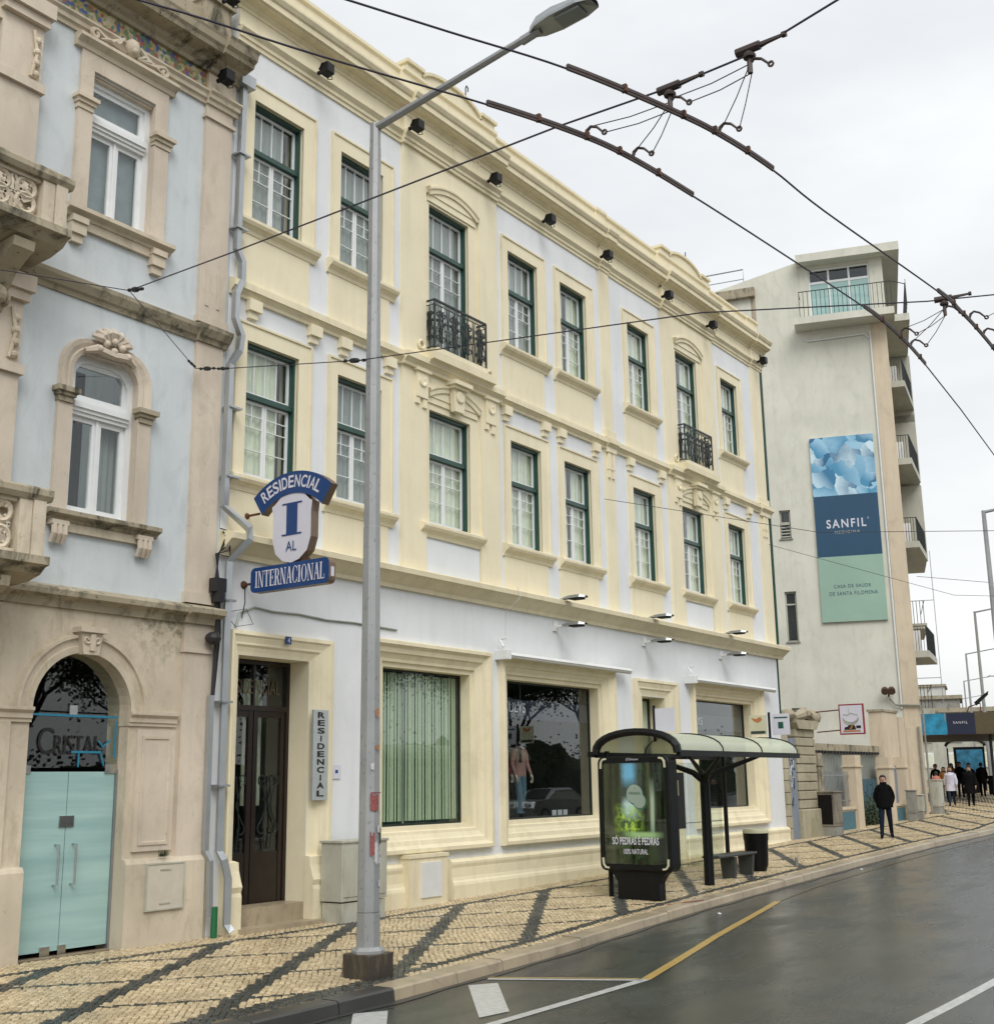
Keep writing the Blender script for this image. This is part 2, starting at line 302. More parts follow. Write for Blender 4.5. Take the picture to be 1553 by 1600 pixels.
def copy_tree(o, parent=None):
    c = o.copy(); COL.objects.link(c); c.parent = parent
    for ch in list(o.children): copy_tree(ch, c)
    return c
def dup(o, loc, label, rz=None):
    c = copy_tree(o); c.location = loc; c['label'] = label
    if rz is not None: c.rotation_euler = (0, 0, rz)
    return c
def text(s, name, mat, parent, org, ux, uy, width=None, height=None, depth=.004, align='L', bold=0, spacing=1):
    cu = bpy.data.curves.new('t', 'FONT'); cu.body = s; cu.size = 1; cu.extrude = 0; cu.offset = bold; cu.space_character = spacing
    to = bpy.data.objects.new('t', cu); COL.objects.link(to)
    me = bpy.data.meshes.new_from_object(to); bpy.data.objects.remove(to); bpy.data.curves.remove(cu)
    xs = [v.co.x for v in me.vertices]; ys = [v.co.y for v in me.vertices]
    x0, x1, y0, y1 = min(xs), max(xs), min(ys), max(ys)
    sy = height/(y1-y0) if height else None; sx = width/(x1-x0) if width else sy
    if sy is None: sy = sx
    ux, uy = Vector(ux).normalized(), Vector(uy).normalized(); nn = ux.cross(uy); org = Vector(org)
    b = B(); ox = x0 if align == 'L' else (x0+x1)/2
    k = len(me.vertices)
    base = [org+ux*(v.co.x-ox)*sx+uy*(v.co.y-y0)*sy for v in me.vertices]
    b.add([p+nn*depth for p in base], [tuple(p.vertices) for p in me.polygons])
    bpy.data.meshes.remove(me)
    return b.obj(name, mat, parent)
def arc(cx, cz, r, a0, a1, n): return [(cx+r*math.cos(R(a0+(a1-a0)*i/n)), cz+r*math.sin(R(a0+(a1-a0)*i/n))) for i in range(n+1)]
def wall_holes(b, x0, x1, z0, z1, holes, y=0.0, depth=.3, reveal_mat=None):
    """front sheet at y with rectangular holes and their reveals; holes (hx0,hx1,hz0,hz1)"""
    xs = sorted({x0, x1, *[h[0] for h in holes], *[h[1] for h in holes]}); zs = sorted({z0, z1, *[h[2] for h in holes], *[h[3] for h in holes]})
    xs = [x for x in xs if x0 <= x <= x1]; zs = [z for z in zs if z0 <= z <= z1]
    for i in range(len(xs)-1):
        for j in range(len(zs)-1):
            cx, cz = (xs[i]+xs[i+1])/2, (zs[j]+zs[j+1])/2
            if any(h[0] < cx < h[1] and h[2] < cz < h[3] for h in holes): continue
            b.quad((xs[i], y, zs[j]), (xs[i+1], y, zs[j]), (xs[i+1], y, zs[j+1]), (xs[i], y, zs[j+1]))
    old = b.cur
    if reveal_mat is not None: b.cur = reveal_mat
    for a, c, d, e in holes:
        b.quad((a, y, d), (a, y+depth, d), (a, y+depth, e), (a, y, e)); b.quad((c, y, d), (c, y, e), (c, y+depth, e), (c, y+depth, d))
        b.quad((a, y, e), (a, y+depth, e), (c, y+depth, e), (c, y, e)); b.quad((a, y, d), (c, y, d), (c, y+depth, d), (a, y+depth, d))
    b.cur = old

# ------------------------------------------------------------------ ground levels
def pw(pts, x):
    if x <= pts[0][0]: return pts[0][1]
    for (a, b), (c, d) in zip(pts, pts[1:]):
        if x <= c: return b+(d-b)*(x-a)/(c-a)
    return pts[-1][1]
GP = [(-60, .12), (12, .14), (14, .145), (16, .165), (18, .195), (20, .225), (60, 1.06), (84, 1.55), (100, 1.76), (120, 1.88), (160, 1.93)]
KP = [(-60, -5.05), (8, -5.0), (10.5, -4.92), (14.3, -4.6), (17, -4.3), (20, -4.06), (23.1, -3.95), (28.8, -3.8), (34, -3.75), (40, -3.9), (45, -3.5), (50, -2.5), (60, .1), (77, 4.5), (110, 13.2), (150, 23.8), (230, 45), (400, 90)]
FP = [(-60, 0), (34, 0), (48.3, .34), (400, .34+351.7*math.tan(R(18)))]        # line of the building fronts
def gx(x): return pw(GP, x)
def kerb(x): return pw(KP, x)
def front(x): return pw(FP, x)
def Gz(x, y):
    lat = min(0, y-front(x)); return gx(x)+.015*max(lat, -10)
# ------------------------------------------------------------------ ground, road, pavement
b = B()
b.quad((-3000, -3000, -1.2), (3000, -3000, -1.2), (3000, 3000, -1.2), (-3000, 3000, -1.2))
b.obj('ground', 'grout', kind='structure')
def frange(a, c, st):
    n = max(1, round((c-a)/st)); return [a+(c-a)*i/n for i in range(n+1)]
xsr = frange(-60, 0, 6)+frange(1, 60, 1.0)+frange(64, 400, 8)
b = B(); vs = []; ysd = [-.25, 0, .5, 1, 2, 4, 6, 9, 14, 22, 45]
for x in xsr:
    for d in ysd:
        y = kerb(x)+.28-d; vs.append((x, y, Gz(x, y)-.13))
ny = len(ysd)
b.add(vs, [(i*ny+j, (i+1)*ny+j, (i+1)*ny+j+1, i*ny+j+1) for i in range(len(xsr)-1) for j in range(ny-1)])
road = b.obj('road', 'asphalt', smooth=True, kind='structure')
b = B(); vs = []; tt = [0, .15, .35, .6, .85, 1]
for x in xsr:
    y0, y1 = kerb(x)+.30, front(x)+.6
    for t in tt:
        y = y0+(y1-y0)*t; vs.append((x, y, Gz(x, y)-.014))
ny = len(tt)
b.add(vs, [(i*ny+j, (i+1)*ny+j, (i+1)*ny+j+1, i*ny+j+1) for i in range(len(xsr)-1) for j in range(ny-1)])
pavement = b.obj('pavement', 'grout', kind='structure', smooth=True)
# pattern of the paving: wide bands one way, narrow bands the other, a border along wall and kerb
def is_dark(x, y):
    k = kerb(x)
    if x > 47 and 0: return False
    if y > front(x)-.62: return front(x)-.72 < y < front(x)-.60
    if y < k+.62: return y > k+.46 or (x < 11.3 and y < k+.62)
    if y > front(x)-.74: return True
    u = (x-14.3-(y+2.5)/.6) % 2.65
    if min(u, 2.65-u) < .21: return True
    u = (x-12.4+(y+2.5)/.68) % 2.65
    return min(u, 2.65-u) < .092
sets = {'limestone': ([], [], []), 'basalt': ([], [], [])}
st = .066; ca, sa = math.cos(R(40)), math.sin(R(40))
for i in range(-60, 800):
    for j in range(-760, 60):
        u, v = (i+.5*(j % 2)*0)*st, j*st
        x, y = u*ca-v*sa, u*sa+v*ca
        x += .02*math.sin(y*5+x*1.3)
        if not (6.6 < x < 47): continue
        k = kerb(x)
        if y < k+.33 or y > front(x)-.02 or (y < k+.40 and random.random() < .25): continue
        x += random.uniform(-.008, .008); y += random.uniform(-.008, .008)
        dark = is_dark(x, y)
        vv, ff, tn = sets['basalt' if dark else 'limestone']
        h = st*.5*random.uniform(.80, .93); an = R(40)+random.uniform(-.16, .16)
        z = Gz(x, y)+random.uniform(-.003, .003); t1, t2 = random.uniform(-.05, .05), random.uniform(-.05, .05)
        c_, s_ = math.cos(an), math.sin(an); n0 = len(vv)
        for (hh, dz) in ((h, -.014), (h*.86, 0)):
            for a_, b_ in ((-1, -1), (1, -1), (1, 1), (-1, 1)):
                dx, dy = (a_*c_-b_*s_)*hh, (a_*s_+b_*c_)*hh
                vv.append((x+dx, y+dy, z+dz+dx*t1+dy*t2))
        ff.append((n0+4, n0+5, n0+6, n0+7))
        for q in range(4): ff.append((n0+q, n0+(q+1) % 4, n0+4+(q+1) % 4, n0+4+q))
        t = random.random(); tn += [t]*8
rn = random.Random(8); xx = 47.0                           # coarser rows farther off
while xx < 84:
    yy = kerb(xx)+.36
    while yy < front(xx)-.05:
        dark = is_dark(xx, yy); vv, ff, tn = sets['basalt' if dark else 'limestone']; h = .066; n0 = len(vv); z = Gz(xx, yy)+rn.uniform(-.004, .002)
        for hh, dz in ((h, -.014), (h*.88, 0)):
            for a_, b_ in ((-1, -1), (1, -1), (1, 1), (-1, 1)): vv.append((xx+a_*hh, yy+b_*hh, z+dz))
        ff.append((n0+4, n0+5, n0+6, n0+7))
        for q in range(4): ff.append((n0+q, n0+(q+1) % 4, n0+4+(q+1) % 4, n0+4+q))
        tn += [rn.random()]*8; yy += .142+rn.uniform(-.004, .004)
    xx += .142
for nm, (vv, ff, tn) in sets.items():
    me = bpy.data.meshes.new(nm); me.from_pydata(vv, [], ff); at = me.attributes.new('tone', 'FLOAT', 'POINT'); at.data.foreach_set('value', tn)
    me.materials.append(MATS[nm]); o = bpy.data.objects.new(nm+'_paving', me); COL.objects.link(o); o.parent = pavement; o['kind'] = 'stuff'
# kerb stones
kr = thing('kerb', None, None); kr['kind'] = 'structure'
x = 5.2; first = True
while x < 84:
    ln = random.uniform(.95, 1.25); x1 = x+ln-.015
    if x < 10.55 < x1: x1 = 10.55; ln = x1-x+.015
    b = B(); sec = []
    dz = random.uniform(-.008, .008); wd = .30 if x > 10.5 else .24
    for xx in (x, (x+x1)/2, x1):
        k = kerb(xx); z = Gz(xx, k)+dz+.006
        sec.append([(xx, k+wd, z-.16), (xx, k+wd, z+.004), (xx, k+.03, z), (xx, k+.005, z-.02), (xx, k-.02, z-.20)])
    b.rings(sec, closed=False); n = 5
    b.add(sec[0], [tuple(range(5))]); b.add(sec[-1], [tuple(range(5))])
    b.obj('kerb_stone', 'kerb_dark' if x < 10.5 else 'kerb_stone', kr, loc=(x, kerb(x), Gz(x, kerb(x))))
    x += ln
b = B(); b.add([(x, kerb(x)+dy, Gz(x, kerb(x)+dy)+.012) for x, dy in ((18.9, .34), (19.9, .06), (19.98, .10), (18.98, .38))], [(0, 1, 2, 3)]); b.obj('red_stripe', 'sign_red', kr)
# gutter strip of wet stones along the kerb foot
b = B(); gxs = frange(5, 60, .5); vs = []
for xx in gxs:
    k = kerb(xx); vs += [(xx, k+.02, Gz(xx, k)-.118), (xx, k-.10-.03*math.sin(xx*3.1), Gz(xx, k)-.126)]
b.add(vs, [(2*i, 2*i+2, 2*i+3, 2*i+1) for i in range(len(gxs)-1)])
b.obj('gutter', 'kerb_dark', road)
def mark(name, mat, pts, lift=.005):
    b = B(); vs = []
    for q in pts: vs.append((q[0], q[1], Gz(q[0], q[1])-.13+lift))
    b.add(vs, [tuple(range(len(vs)))]); return b.obj(name, mat, road)
def line(name, mat, path, wd, lift=.005):
    P = []
    for (a, c), (d, e) in zip(path, path[1:]):
        n = max(1, int(math.hypot(d-a, e-c)/1.0))
        P += [(a+(d-a)*i/n, c+(e-c)*i/n) for i in range(n)]
    P.append(path[-1]); b = B(); vs = []
    for i, (a, c) in enumerate(P):
        p, q = P[max(0, i-1)], P[min(len(P)-1, i+1)]; t = Vector((q[0]-p[0], q[1]-p[1])).normalized()
        for sgn in (-1, 1):
            X, Y = a-t.y*sgn*wd/2, c+t.x*sgn*wd/2; vs.append((X, Y, Gz(X, Y)-.13+lift))
    b.add(vs, [(2*i, 2*i+1, 2*i+3, 2*i+2) for i in range(len(P)-1)]); return b.obj(name, mat, road)
line('white_line', 'mark_white', [(-5, -6.5), (8, -6.48), (13.3, -6.45)], .12)
line('yellow_line', 'mark_yellow', [(13.3, -6.45), (17, -5.6), (21.4, -4.72)], .12)
line('yellow_line', 'mark_worn', [(21.4, -4.72), (24, -4.45), (30, -4.25), (40, -4.3)], .07)
line('yellow_line', 'mark_yellow', [(12.36, -4.86), (13.28, -6.38)], .05, .009); line('white_line', 'mark_white', [(12.28, -4.9), (13.24, -6.45)], .09)
for dx, dy in ((0, 0), (-2.0, -.04), (-4, -.06)):
    mark('crossing_bar', 'mark_white', [(11.80+dx, -4.97+dy), (12.12+dx, -5.16+dy), (10.80+dx, -6.24+dy), (10.36+dx, -6.18+dy)])
line('white_line', 'mark_white', [(-4, -9.78), (12.6, -9.81), (15.3, -9.87), (45, -10.2), (80, -2)], .13)

# ------------------------------------------------------------------ YELLOW BUILDING
yb = thing('hotel_building', 'long yellow and white three storey building with green windows behind the bus shelter', 'building', (22.9, 0, .1))
X0, X1 = 12.26, 33.5
WX = [(12.67, 13.83), (14.78, 15.94), (17.33, 18.63), (20.04, 21.19), (22.13, 23.28), (25.25, 26.37), (27.86, 29.10), (30.64, 31.74)]
UT, UB, MT, MB = 13.43, 11.25, 9.17, 6.95
holes = []
for i, (a, c) in enumerate(WX):
    holes.append((a, c, 10.45 if i in (2, 6) else UB, UT)); holes.append((a, c, MB, MT))
SHOP = [(16.18, 18.72), (19.96, 23.5), (28.28, 31.75)]
for a, c in SHOP: holes.append((a-.235, c+.235, 1.24, 4.455))
DOOR = (12.72, 14.24); DOOR2 = (25.32, 26.46)
holes.append((*DOOR, .0, 4.15)); holes.append((*DOOR2, .0, 4.14))
b = B(); wall_holes(b, X0, X1, -.4, 14.5, holes, 0, .42, 1)
b.obj('wall', ['white_wall', 'yellow'], yb)
b = B(); b.quad((X0, 0, -.4), (X0, 12, -.4), (X0, 12, 15.3), (X0, 0, 15.3)).quad((X1, 0, -.4), (X1, 0, 15.3), (X1, 12, 15.3), (X1, 12, -.4)).quad((X0, 12, -.4), (X1, 12, -.4), (X1, 12, 15.3), (X0, 12, 15.3))
b.quad((X0, .45, 5.3), (X1, .45, 5.3), (X1, 12, 5.3), (X0, 12, 5.3)).quad((X0, .45, 10.0), (X1, .45, 10.0), (X1, 12, 10.0), (X0, 12, 10.0))
b.obj('side_wall', 'white_wall', yb)
b = B(); b.quad((X0, 0, 15.3), (X1, 0, 15.3), (X1, 12, 15.3), (X0, 12, 15.3)); b.obj('roof', 'concrete', yb)
# plinth
PL = [(0, -.4), (-.15, -.4), (-.15, .42), (-.135, .47), (-.115, .50), (-.10, .56), (-.095, .72), (-.11, .78), (-.11, .82), (-.06, .87), (0, .88)]
for a, c in ((15.0, 16.55), (17.85, 24.87), (27.05, X1)):
    b = B(); b.sweepx(PL, a, c); b.obj('plinth', 'yellow_trim', yb)
# ground floor ledge, string course, cornice
def course(name, prof, a, c, m='yellow_trim'): b = B(); b.sweepx(prof, a, c); return b.obj(name, m, yb)
course('ledge', [(0, 5.60), (-.07, 5.60), (-.08, 5.67), (-.12, 5.70), (-.29, 5.84), (-.33, 5.84), (-.34, 5.93), (-.30, 5.95), (0, 6.0)], X0-.02, 33.86)
SC = [(0, 9.84), (-.05, 9.84), (-.06, 9.89), (-.13, 9.96), (-.15, 9.96), (-.15, 10.07), (0, 10.13)]
for a, c, d in ((X0, 16.44, 0), (16.44, 19.60, .09), (19.60, 23.9, 0), (23.9, 24.37, .05), (24.37, 27.04, 0), (27.04, 30.14, .09), (30.14, 32.82, 0), (32.82, 33.62, .05)):
    course('string_course', [(0, SC[0][1])]+[(y-d, z) for y, z in SC[1:-1]]+[(0, 10.13)], a, c)
ARC = [(0, 14.36), (-.03, 14.36), (-.035, 14.43), (-.06, 14.44), (-.065, 14.50), (-.13, 14.57), (-.13, 14.61), (0, 14.64)]
FRZ = [(0, 14.62), (-.04, 14.62), (-.04, 15.0), (0, 15.0)]
COR = [(0, 14.94), (-.06, 14.94), (-.07, 14.99), (-.11, 15.01), (-.13, 15.05), (-.24, 15.07), (-.25, 15.10), (-.30, 15.11), (-.30, 15.22), (-.33, 15.24), (-.37, 15.31), (-.37, 15.35), (0, 15.42)]
for a, c, d, ov in ((X0-.3, 16.44, 0, 0), (16.44, 19.60, .09, 0), (19.60, 23.9, 0, 0), (23.9, 24.37, .04, 0), (24.37, 27.04, 0, 0), (27.04, 30.14, .09, 0), (30.14, 32.82, 0, 0), (32.82, 33.5, .04, .32)):
    sh = lambda P, o=d: [(0, P[0][1])]+[(y-o, z) for y, z in P[1:-1]]+[(0, P[-1][1])]
    course('architrave', sh(ARC), max(a, X0), c+(.12 if ov else 0)); course('frieze', sh(FRZ), max(a, X0), c, 'yellow'); course('cornice', sh(COR), a, c+ov)
    course('parapet', [(.3, 15.38), (.02-d, 15.38), (.02-d, 15.90), (-.03-d, 15.93), (-.03-d, 16.0), (.33, 16.0)], a, c+(.1 if ov else 0), 'yellow')
for a, c in ((16.6, 19.45), (27.2, 30.0)):   # raised curved parapets with end piers
    m = (a+c)/2; hw = (c-a)/2-.42
    pts = [(a+.42, 15.98)]+[(m+hw*math.sin(R(t)), 15.98+.34*math.cos(R(t))**1.0) for t in range(-80, 81, 10)]+[(c-.42, 15.98)]
    b = B(); b.ext_y(pts, -.07, .25); b.obj('raised_parapet', 'yellow', yb)
    pt2 = [(m+(hw+.0)*math.sin(R(t)), 16.0+.34*math.cos(R(t))) for t in range(-80, 81, 10)]
    b = B(); b.tube([(x, -.09, z) for x, z in pt2], .045, 4); b.obj('parapet_moulding', 'yellow_trim', yb)
    for q in (a-.05, c-.40):
        b = B(); b.box(q, q+.45, -.11, .28, 15.98, 16.12); b.box(q-.05, q+.50, -.16, .3, 16.12, 16.19); b.obj('parapet_pier', 'yellow_trim', yb)
# frieze panels over the bays
for a, c in ((17.0, 17.9), (18.0, 18.75), (18.85, 19.45), (27.5, 28.3), (28.4, 29.0), (29.1, 29.8)):
    b = B(); b.frame(a, c, 14.68, 14.94, [(0, -.13), (0, -.15), (.03, -.15), (.03, -.13)]); b.obj('frieze_panel', 'yellow', yb)
# pilasters and bays
def slab(name, a, c, z0, z1, p, m='yellow', holes_=()):
    b = B(); wall_holes(b, a, c, z0, z1, list(holes_), -p, p)
    b.quad((a, -p, z0), (a, 0, z0), (a, 0, z1), (a, -p, z1)).quad((c, -p, z0), (c, 0, z0), (c, 0, z1), (c, -p, z1))
    return b.obj(name, m, yb)
for a, c, L0 in ((16.48, 19.58, 2), (27.08, 30.10, 6)):
    l, r = WX[L0]
    slab('bay_front', a, c, 10.1, 14.4, .07, 'yellow', [(l-.14, r+.30, 10.2, 13.62)])
    slab('bay_front', a, c, 5.98, 9.86, .07, 'yellow', [(l-.14, r+.30, 6.02, 9.42)])
    for z0, z1, sill in ((10.1, 13.62, 0), (6.9, 9.42, 1)):
        b = B(); H = [(l, r, 10.45 if not sill else MB, UT if not sill else MT)]
        wall_holes(b, l-.14, r+.30, z0, z1, H, -.02, .03); b.obj('window_surround', 'yellow', yb)
    for zc, kst in ((13.60, 0), (9.42, 1)):   # arched hood mouldings
        m = (l+r)/2+.08; rr = 1.62; an = math.degrees(math.asin(.80/rr)); cz = zc-rr*math.cos(R(an))
        segs = ((90+an, 90-an),) if not kst else ((90+an, 97), (83, 90-an))
        for s0, s1 in segs:
            A = arc(m, cz, rr, s0, s1, 10); b = B()
            ring = lambda d, y: [(m+(x-m)*(rr+d)/rr, y, cz+(z-cz)*(rr+d)/rr) for x, z in A]
            b.rings([ring(-.02, -.05), ring(-.02, -.10), ring(.05, -.105), ring(.08, -.13), ring(.12, -.13), ring(.12, -.05)], closed=False)
            b.rings([[ring(d, y)[e] for d, y in ((-.02, -.05), (-.02, -.10), (.06, -.115), (.10, -.17), (.15, -.17), (.15, -.05))] for e in (0,)]+[[(A[0][0], -.05, A[0][1])]*6], closed=False)
            b.obj('hood_moulding', 'yellow_trim', yb)
        # flat field below the arch
        A = arc(m, cz, rr-.01, 90+an, 90-an, 10); b = B(); b.ext_y([(A[0][0], zc-.12)]+A+[(A[-1][0], zc-.12)], -.05, 0); b.obj('hood_field', 'yellow', yb)
        if kst:
            b = B(); b.prism([(m-.14, 9.25), (m+.14, 9.25), (m+.19, 9.70), (m-.19, 9.70)], lambda p, q: (p, -.09, q), lambda p, q: (p, -.20, q))
            b.box(m-.24, m+.24, -.26, -.07, 9.70, 9.76); b.box(m-.28, m+.28, -.32, -.07, 9.76, 9.84)
            b.add([(m+.10*math.cos(t), -.235, 9.55+.10*math.sin(t)) for t in [k*math.pi/6 for k in range(12)]], [tuple(range(12))]); b.tube([(m+.10*math.cos(t), -.215, 9.55+.10*math.sin(t)) for t in [k*math.pi/6 for k in range(12)]], .022, 5, closed=True)
            b.obj('keystone', 'yellow', yb)
    b = B(); b.box(l-.12, r+.26, -.03, 0, 6.03, 6.62); b.obj('panel', 'white_wall', yb)
    for q in (l-.50, r+.42):                  # scrolled brackets beside the lower window
        b = B(); b.box(q, q+.34, -.13, -.05, 9.30, 9.86); b.box(q-.05, q+.40, -.17, -.05, 9.80, 9.86); b.box(q, q+.12, -.11, -.05, 9.17, 9.30); b.box(q+.22, q+.34, -.11, -.05, 9.12, 9.30)
        b.tube([(q+.17+.09*math.cos(R(t)), -.14, 9.62+.09*math.sin(R(t))) for t in range(-200, 60, 20)], .028, 5); b.obj('scroll_bracket', 'yellow', yb)
        b = B(); b.tube([(q+.17+.08*math.cos(R(t)), -.10, 10.36+.08*math.sin(R(t))) for t in range(0, 360, 30)], .025, 5, closed=True); b.box(q+.02, q+.32, -.10, -.05, 10.13, 10.24); b.obj('rosette', 'yellow', yb)
for a, c in ((23.92, 24.35), (32.82, 33.48)):
    slab('pilaster', a, c, 10.1, 14.38, .05); slab('pilaster', a, c, 5.98, 9.86, .05)
    m = (a+c)/2; b = B(); b.box(a-.03, c+.03, -.10, 0, 10.12, 10.30); b.obj('pilaster_base', 'yellow_trim', yb)
    b = B()
    for q in (m-.15, m+.03): b.box(q, q+.13, -.10, -.04, 9.35, 9.80); b.box(q+.02, q+.11, -.09, -.04, 9.15, 9.35)
    b.box(a, c, -.12, -.04, 9.76, 9.86); b.obj('pilaster_ornament', 'yellow', yb)
# small brackets under the string course
BRK = B(); BRK.box(0, .27, -.12, 0, 9.66, 9.85); BRK.box(.03, .22, -.07, 0, 9.54, 9.66); bm_ = BRK.mesh('bracket', 'yellow')
for x in (12.62, 14.02, 14.78, 16.0, 19.74, 21.22, 21.86, 23.35, 24.98, 26.6, 30.4, 31.95): put(bm_, 'bracket', yb, (x, 0, 0))
# window surrounds, sills, aprons
for i, (l, r) in enumerate(WX):
    for (z0, z1, up) in ((UB, UT, 1), (MB, MT, 0)):
        if i in (2, 6) and up: continue
        if i not in (2, 6):
            b = B(); a, c, t = l-.25, r+.30, z1+.30
            wall_holes(b, a, c, z0-.02, t, [(l, r, z0, z1)], -.03, .04)
            b.quad((a, -.03, z0), (a, 0, z0), (a, 0, t), (a, -.03, t)).quad((c, -.03, z0), (c, 0, z0), (c, 0, t), (c, -.03, t)).quad((a, -.03, t), (c, -.03, t), (c, 0, t), (a, 0, t))
            b.obj('window_surround', 'yellow', yb)
            b = B(); ts = [(0, -.028), (0, -.055), (.035, -.055), (.045, -.03)]
            b.rings([[(a+q, y, z0), (a+q, y, t-q), (c-q, y, t-q), (c-q, y, z0)] for q, y in ts], closed=False); b.obj('surround_moulding', 'yellow_trim', yb)
            zb = 10.10 if up else 5.98; zt = z0-.2
            b = B(); b.box(l-.27, r+.20, -.025, 0, zb, zt); b.obj('apron', 'yellow', yb)
        b = B(); b.sweepx([(0, z0-.27), (-.04, z0-.27), (-.06, z0-.21), (-.11, z0-.16), (-.14, z0-.15), (-.17, z0-.10), (-.17, z0-.05), (-.05, z0), (.2, z0+.004), (.2, z0-.05), (0, z0-.1)], l-.32, r+.34)
        b.obj('sill', 'yellow_trim', yb)
# windows: green casing > white sashes, panes, curtain
WM = {}
def window(parent, l, r, z0, z1, curtain, door=False, name='window'):
    key = (round(r-l, 2), round(z1-z0, 2), door); w_, H = r-l, z1-z0
    if key not in WM:
        D = {}; T = .036; y0, y1 = .06, .18
        b = B(); b.box(0, T, y0, .30, 0, H).box(w_-T, w_, y0, .30, 0, H).box(T, w_-T, y0, .30, H-T-.02, H).box(T, w_-T, y0+.04, .30, 0, .05)
        zt = H-.41*min(H, 2.25); b.box(T, w_-T, y0+.02, .28, zt, zt+.085); D['case'] = b.mesh('window', 'frame_green')
        panes = []; s = .045; ys, ye = .155, .195; bar = .014
        def sash(xa, xb, za, zb, vb, hb, small=None):
            b.box(xa, xa+s, ys, ye, za, zb).box(xb-s, xb, ys, ye, za, zb).box(xa+s, xb-s, ys, ye, za, za+s).box(xa+s, xb-s, ys, ye, zb-s, zb)
            X = [xa+s]+[xa+s+(xb-xa-2*s)*q for q in vb]+[xb-s]; Z = [za+s]+[za+s+(zb-za-2*s)*q for q in hb]+[zb-s]
            return X, Z
        b = B(); xa, xb, za, zb = T+.005, w_-T-.005, zt+.09, H-T-.025
        X, Z = sash(xa, xb, za, zb, (.25, .5, .75), ())
        for q in X[1:-1]: b.box(q-bar/2, q+bar/2, ys+.005, ye, Z[0], Z[1])
        D['top'] = b.mesh('transom_sash', 'frame_white')
        for p, q in zip(X, X[1:]): panes.append((p, q, Z[0], Z[1]))
        mid = w_/2; low = .055
        for kk, (xa, xb) in enumerate(((T+.005, mid-.004), (mid+.004, w_-T-.005))):
            b = B(); Hs = zt-.005-low; hb = (.34, .66, .83) if not door else (.26, .5, .72, .86)
            X, Z = sash(xa, xb, low, zt-.005, (.5,), hb)
            for q in Z[1:-1]: b.box(X[0], X[-1], ys+.006, ye, q-bar/2, q+bar/2)
            b.box(X[1]-bar/2, X[1]+bar/2, ys+.005, ye, Z[-3], Z[-1]); D['leaf%d' % kk] = b.mesh('sash', 'frame_white')
            for p, q in zip(Z, Z[1:]):
                if q > Z[-3]+.01: panes += [(X[0], X[1], p, q), (X[1], X[2], p, q)]
                else: panes.append((X[0], X[2], p, q))
        D['panes'] = []; cache = {}
        for (p, q, z_a, z_b) in panes:
            kk = (round(q-p, 3), round(z_b-z_a, 3))
            if kk not in cache: bb = B(); bb.box(0, q-p, .172, .178, 0, z_b-z_a); cache[kk] = bb.mesh('pane', 'glass')
            D['panes'].append((cache[kk], p, z_a))
        D['cur'] = []
        for segs in (((0, 1),), ((0, .42), (.58, 1)), ((0, .8),), ((.12, 1),)):
            bb = B()
            for s0, s1 in segs:
                n = max(4, int(26*(s1-s0))); P = [(w_*(s0+(s1-s0)*k/n), .24+.02*math.sin(k*1.9+s0*9)) for k in range(n+1)]
                bb.add([(x, y, z) for x, y in P for z in (0, H)], [(2*k, 2*k+2, 2*k+3, 2*k+1) for k in range(n)])
            D['cur'].append(bb)
        WM[key] = D
    D = WM[key]; o = put(D['case'], name, parent, (l, 0, z0))
    put(D['top'], 'transom_sash', o, (l, 0, z0)); put(D['leaf0'], 'sash', o, (l, 0, z0)); put(D['leaf1'], 'sash', o, (l, 0, z0))
    for me, p, z in D['panes']: put(me, 'pane', o, (l+p, 0, z0+z))
    D['n'] = D.get('n', -1)+1; vk = (0, 2, 0, 1, 3, 0, 2, 1)[(D['n']*3+int(l*2)) % 8]
    if (vk, curtain) not in D: D[(vk, curtain)] = D['cur'][vk].mesh('curtain', curtain)
    put(D[(vk, curtain)], 'curtain', o, (l, 0, z0)); return o
for i, (l, r) in enumerate(WX):
    window(yb, l, r, 10.45 if i in (2, 6) else UB, UT, 'curtain_grey' if i < 4 else 'curtain_cream', i in (2, 6))
    window(yb, l, r, MB, MT, 'curtain_cream' if i != 1 else 'curtain_grey')
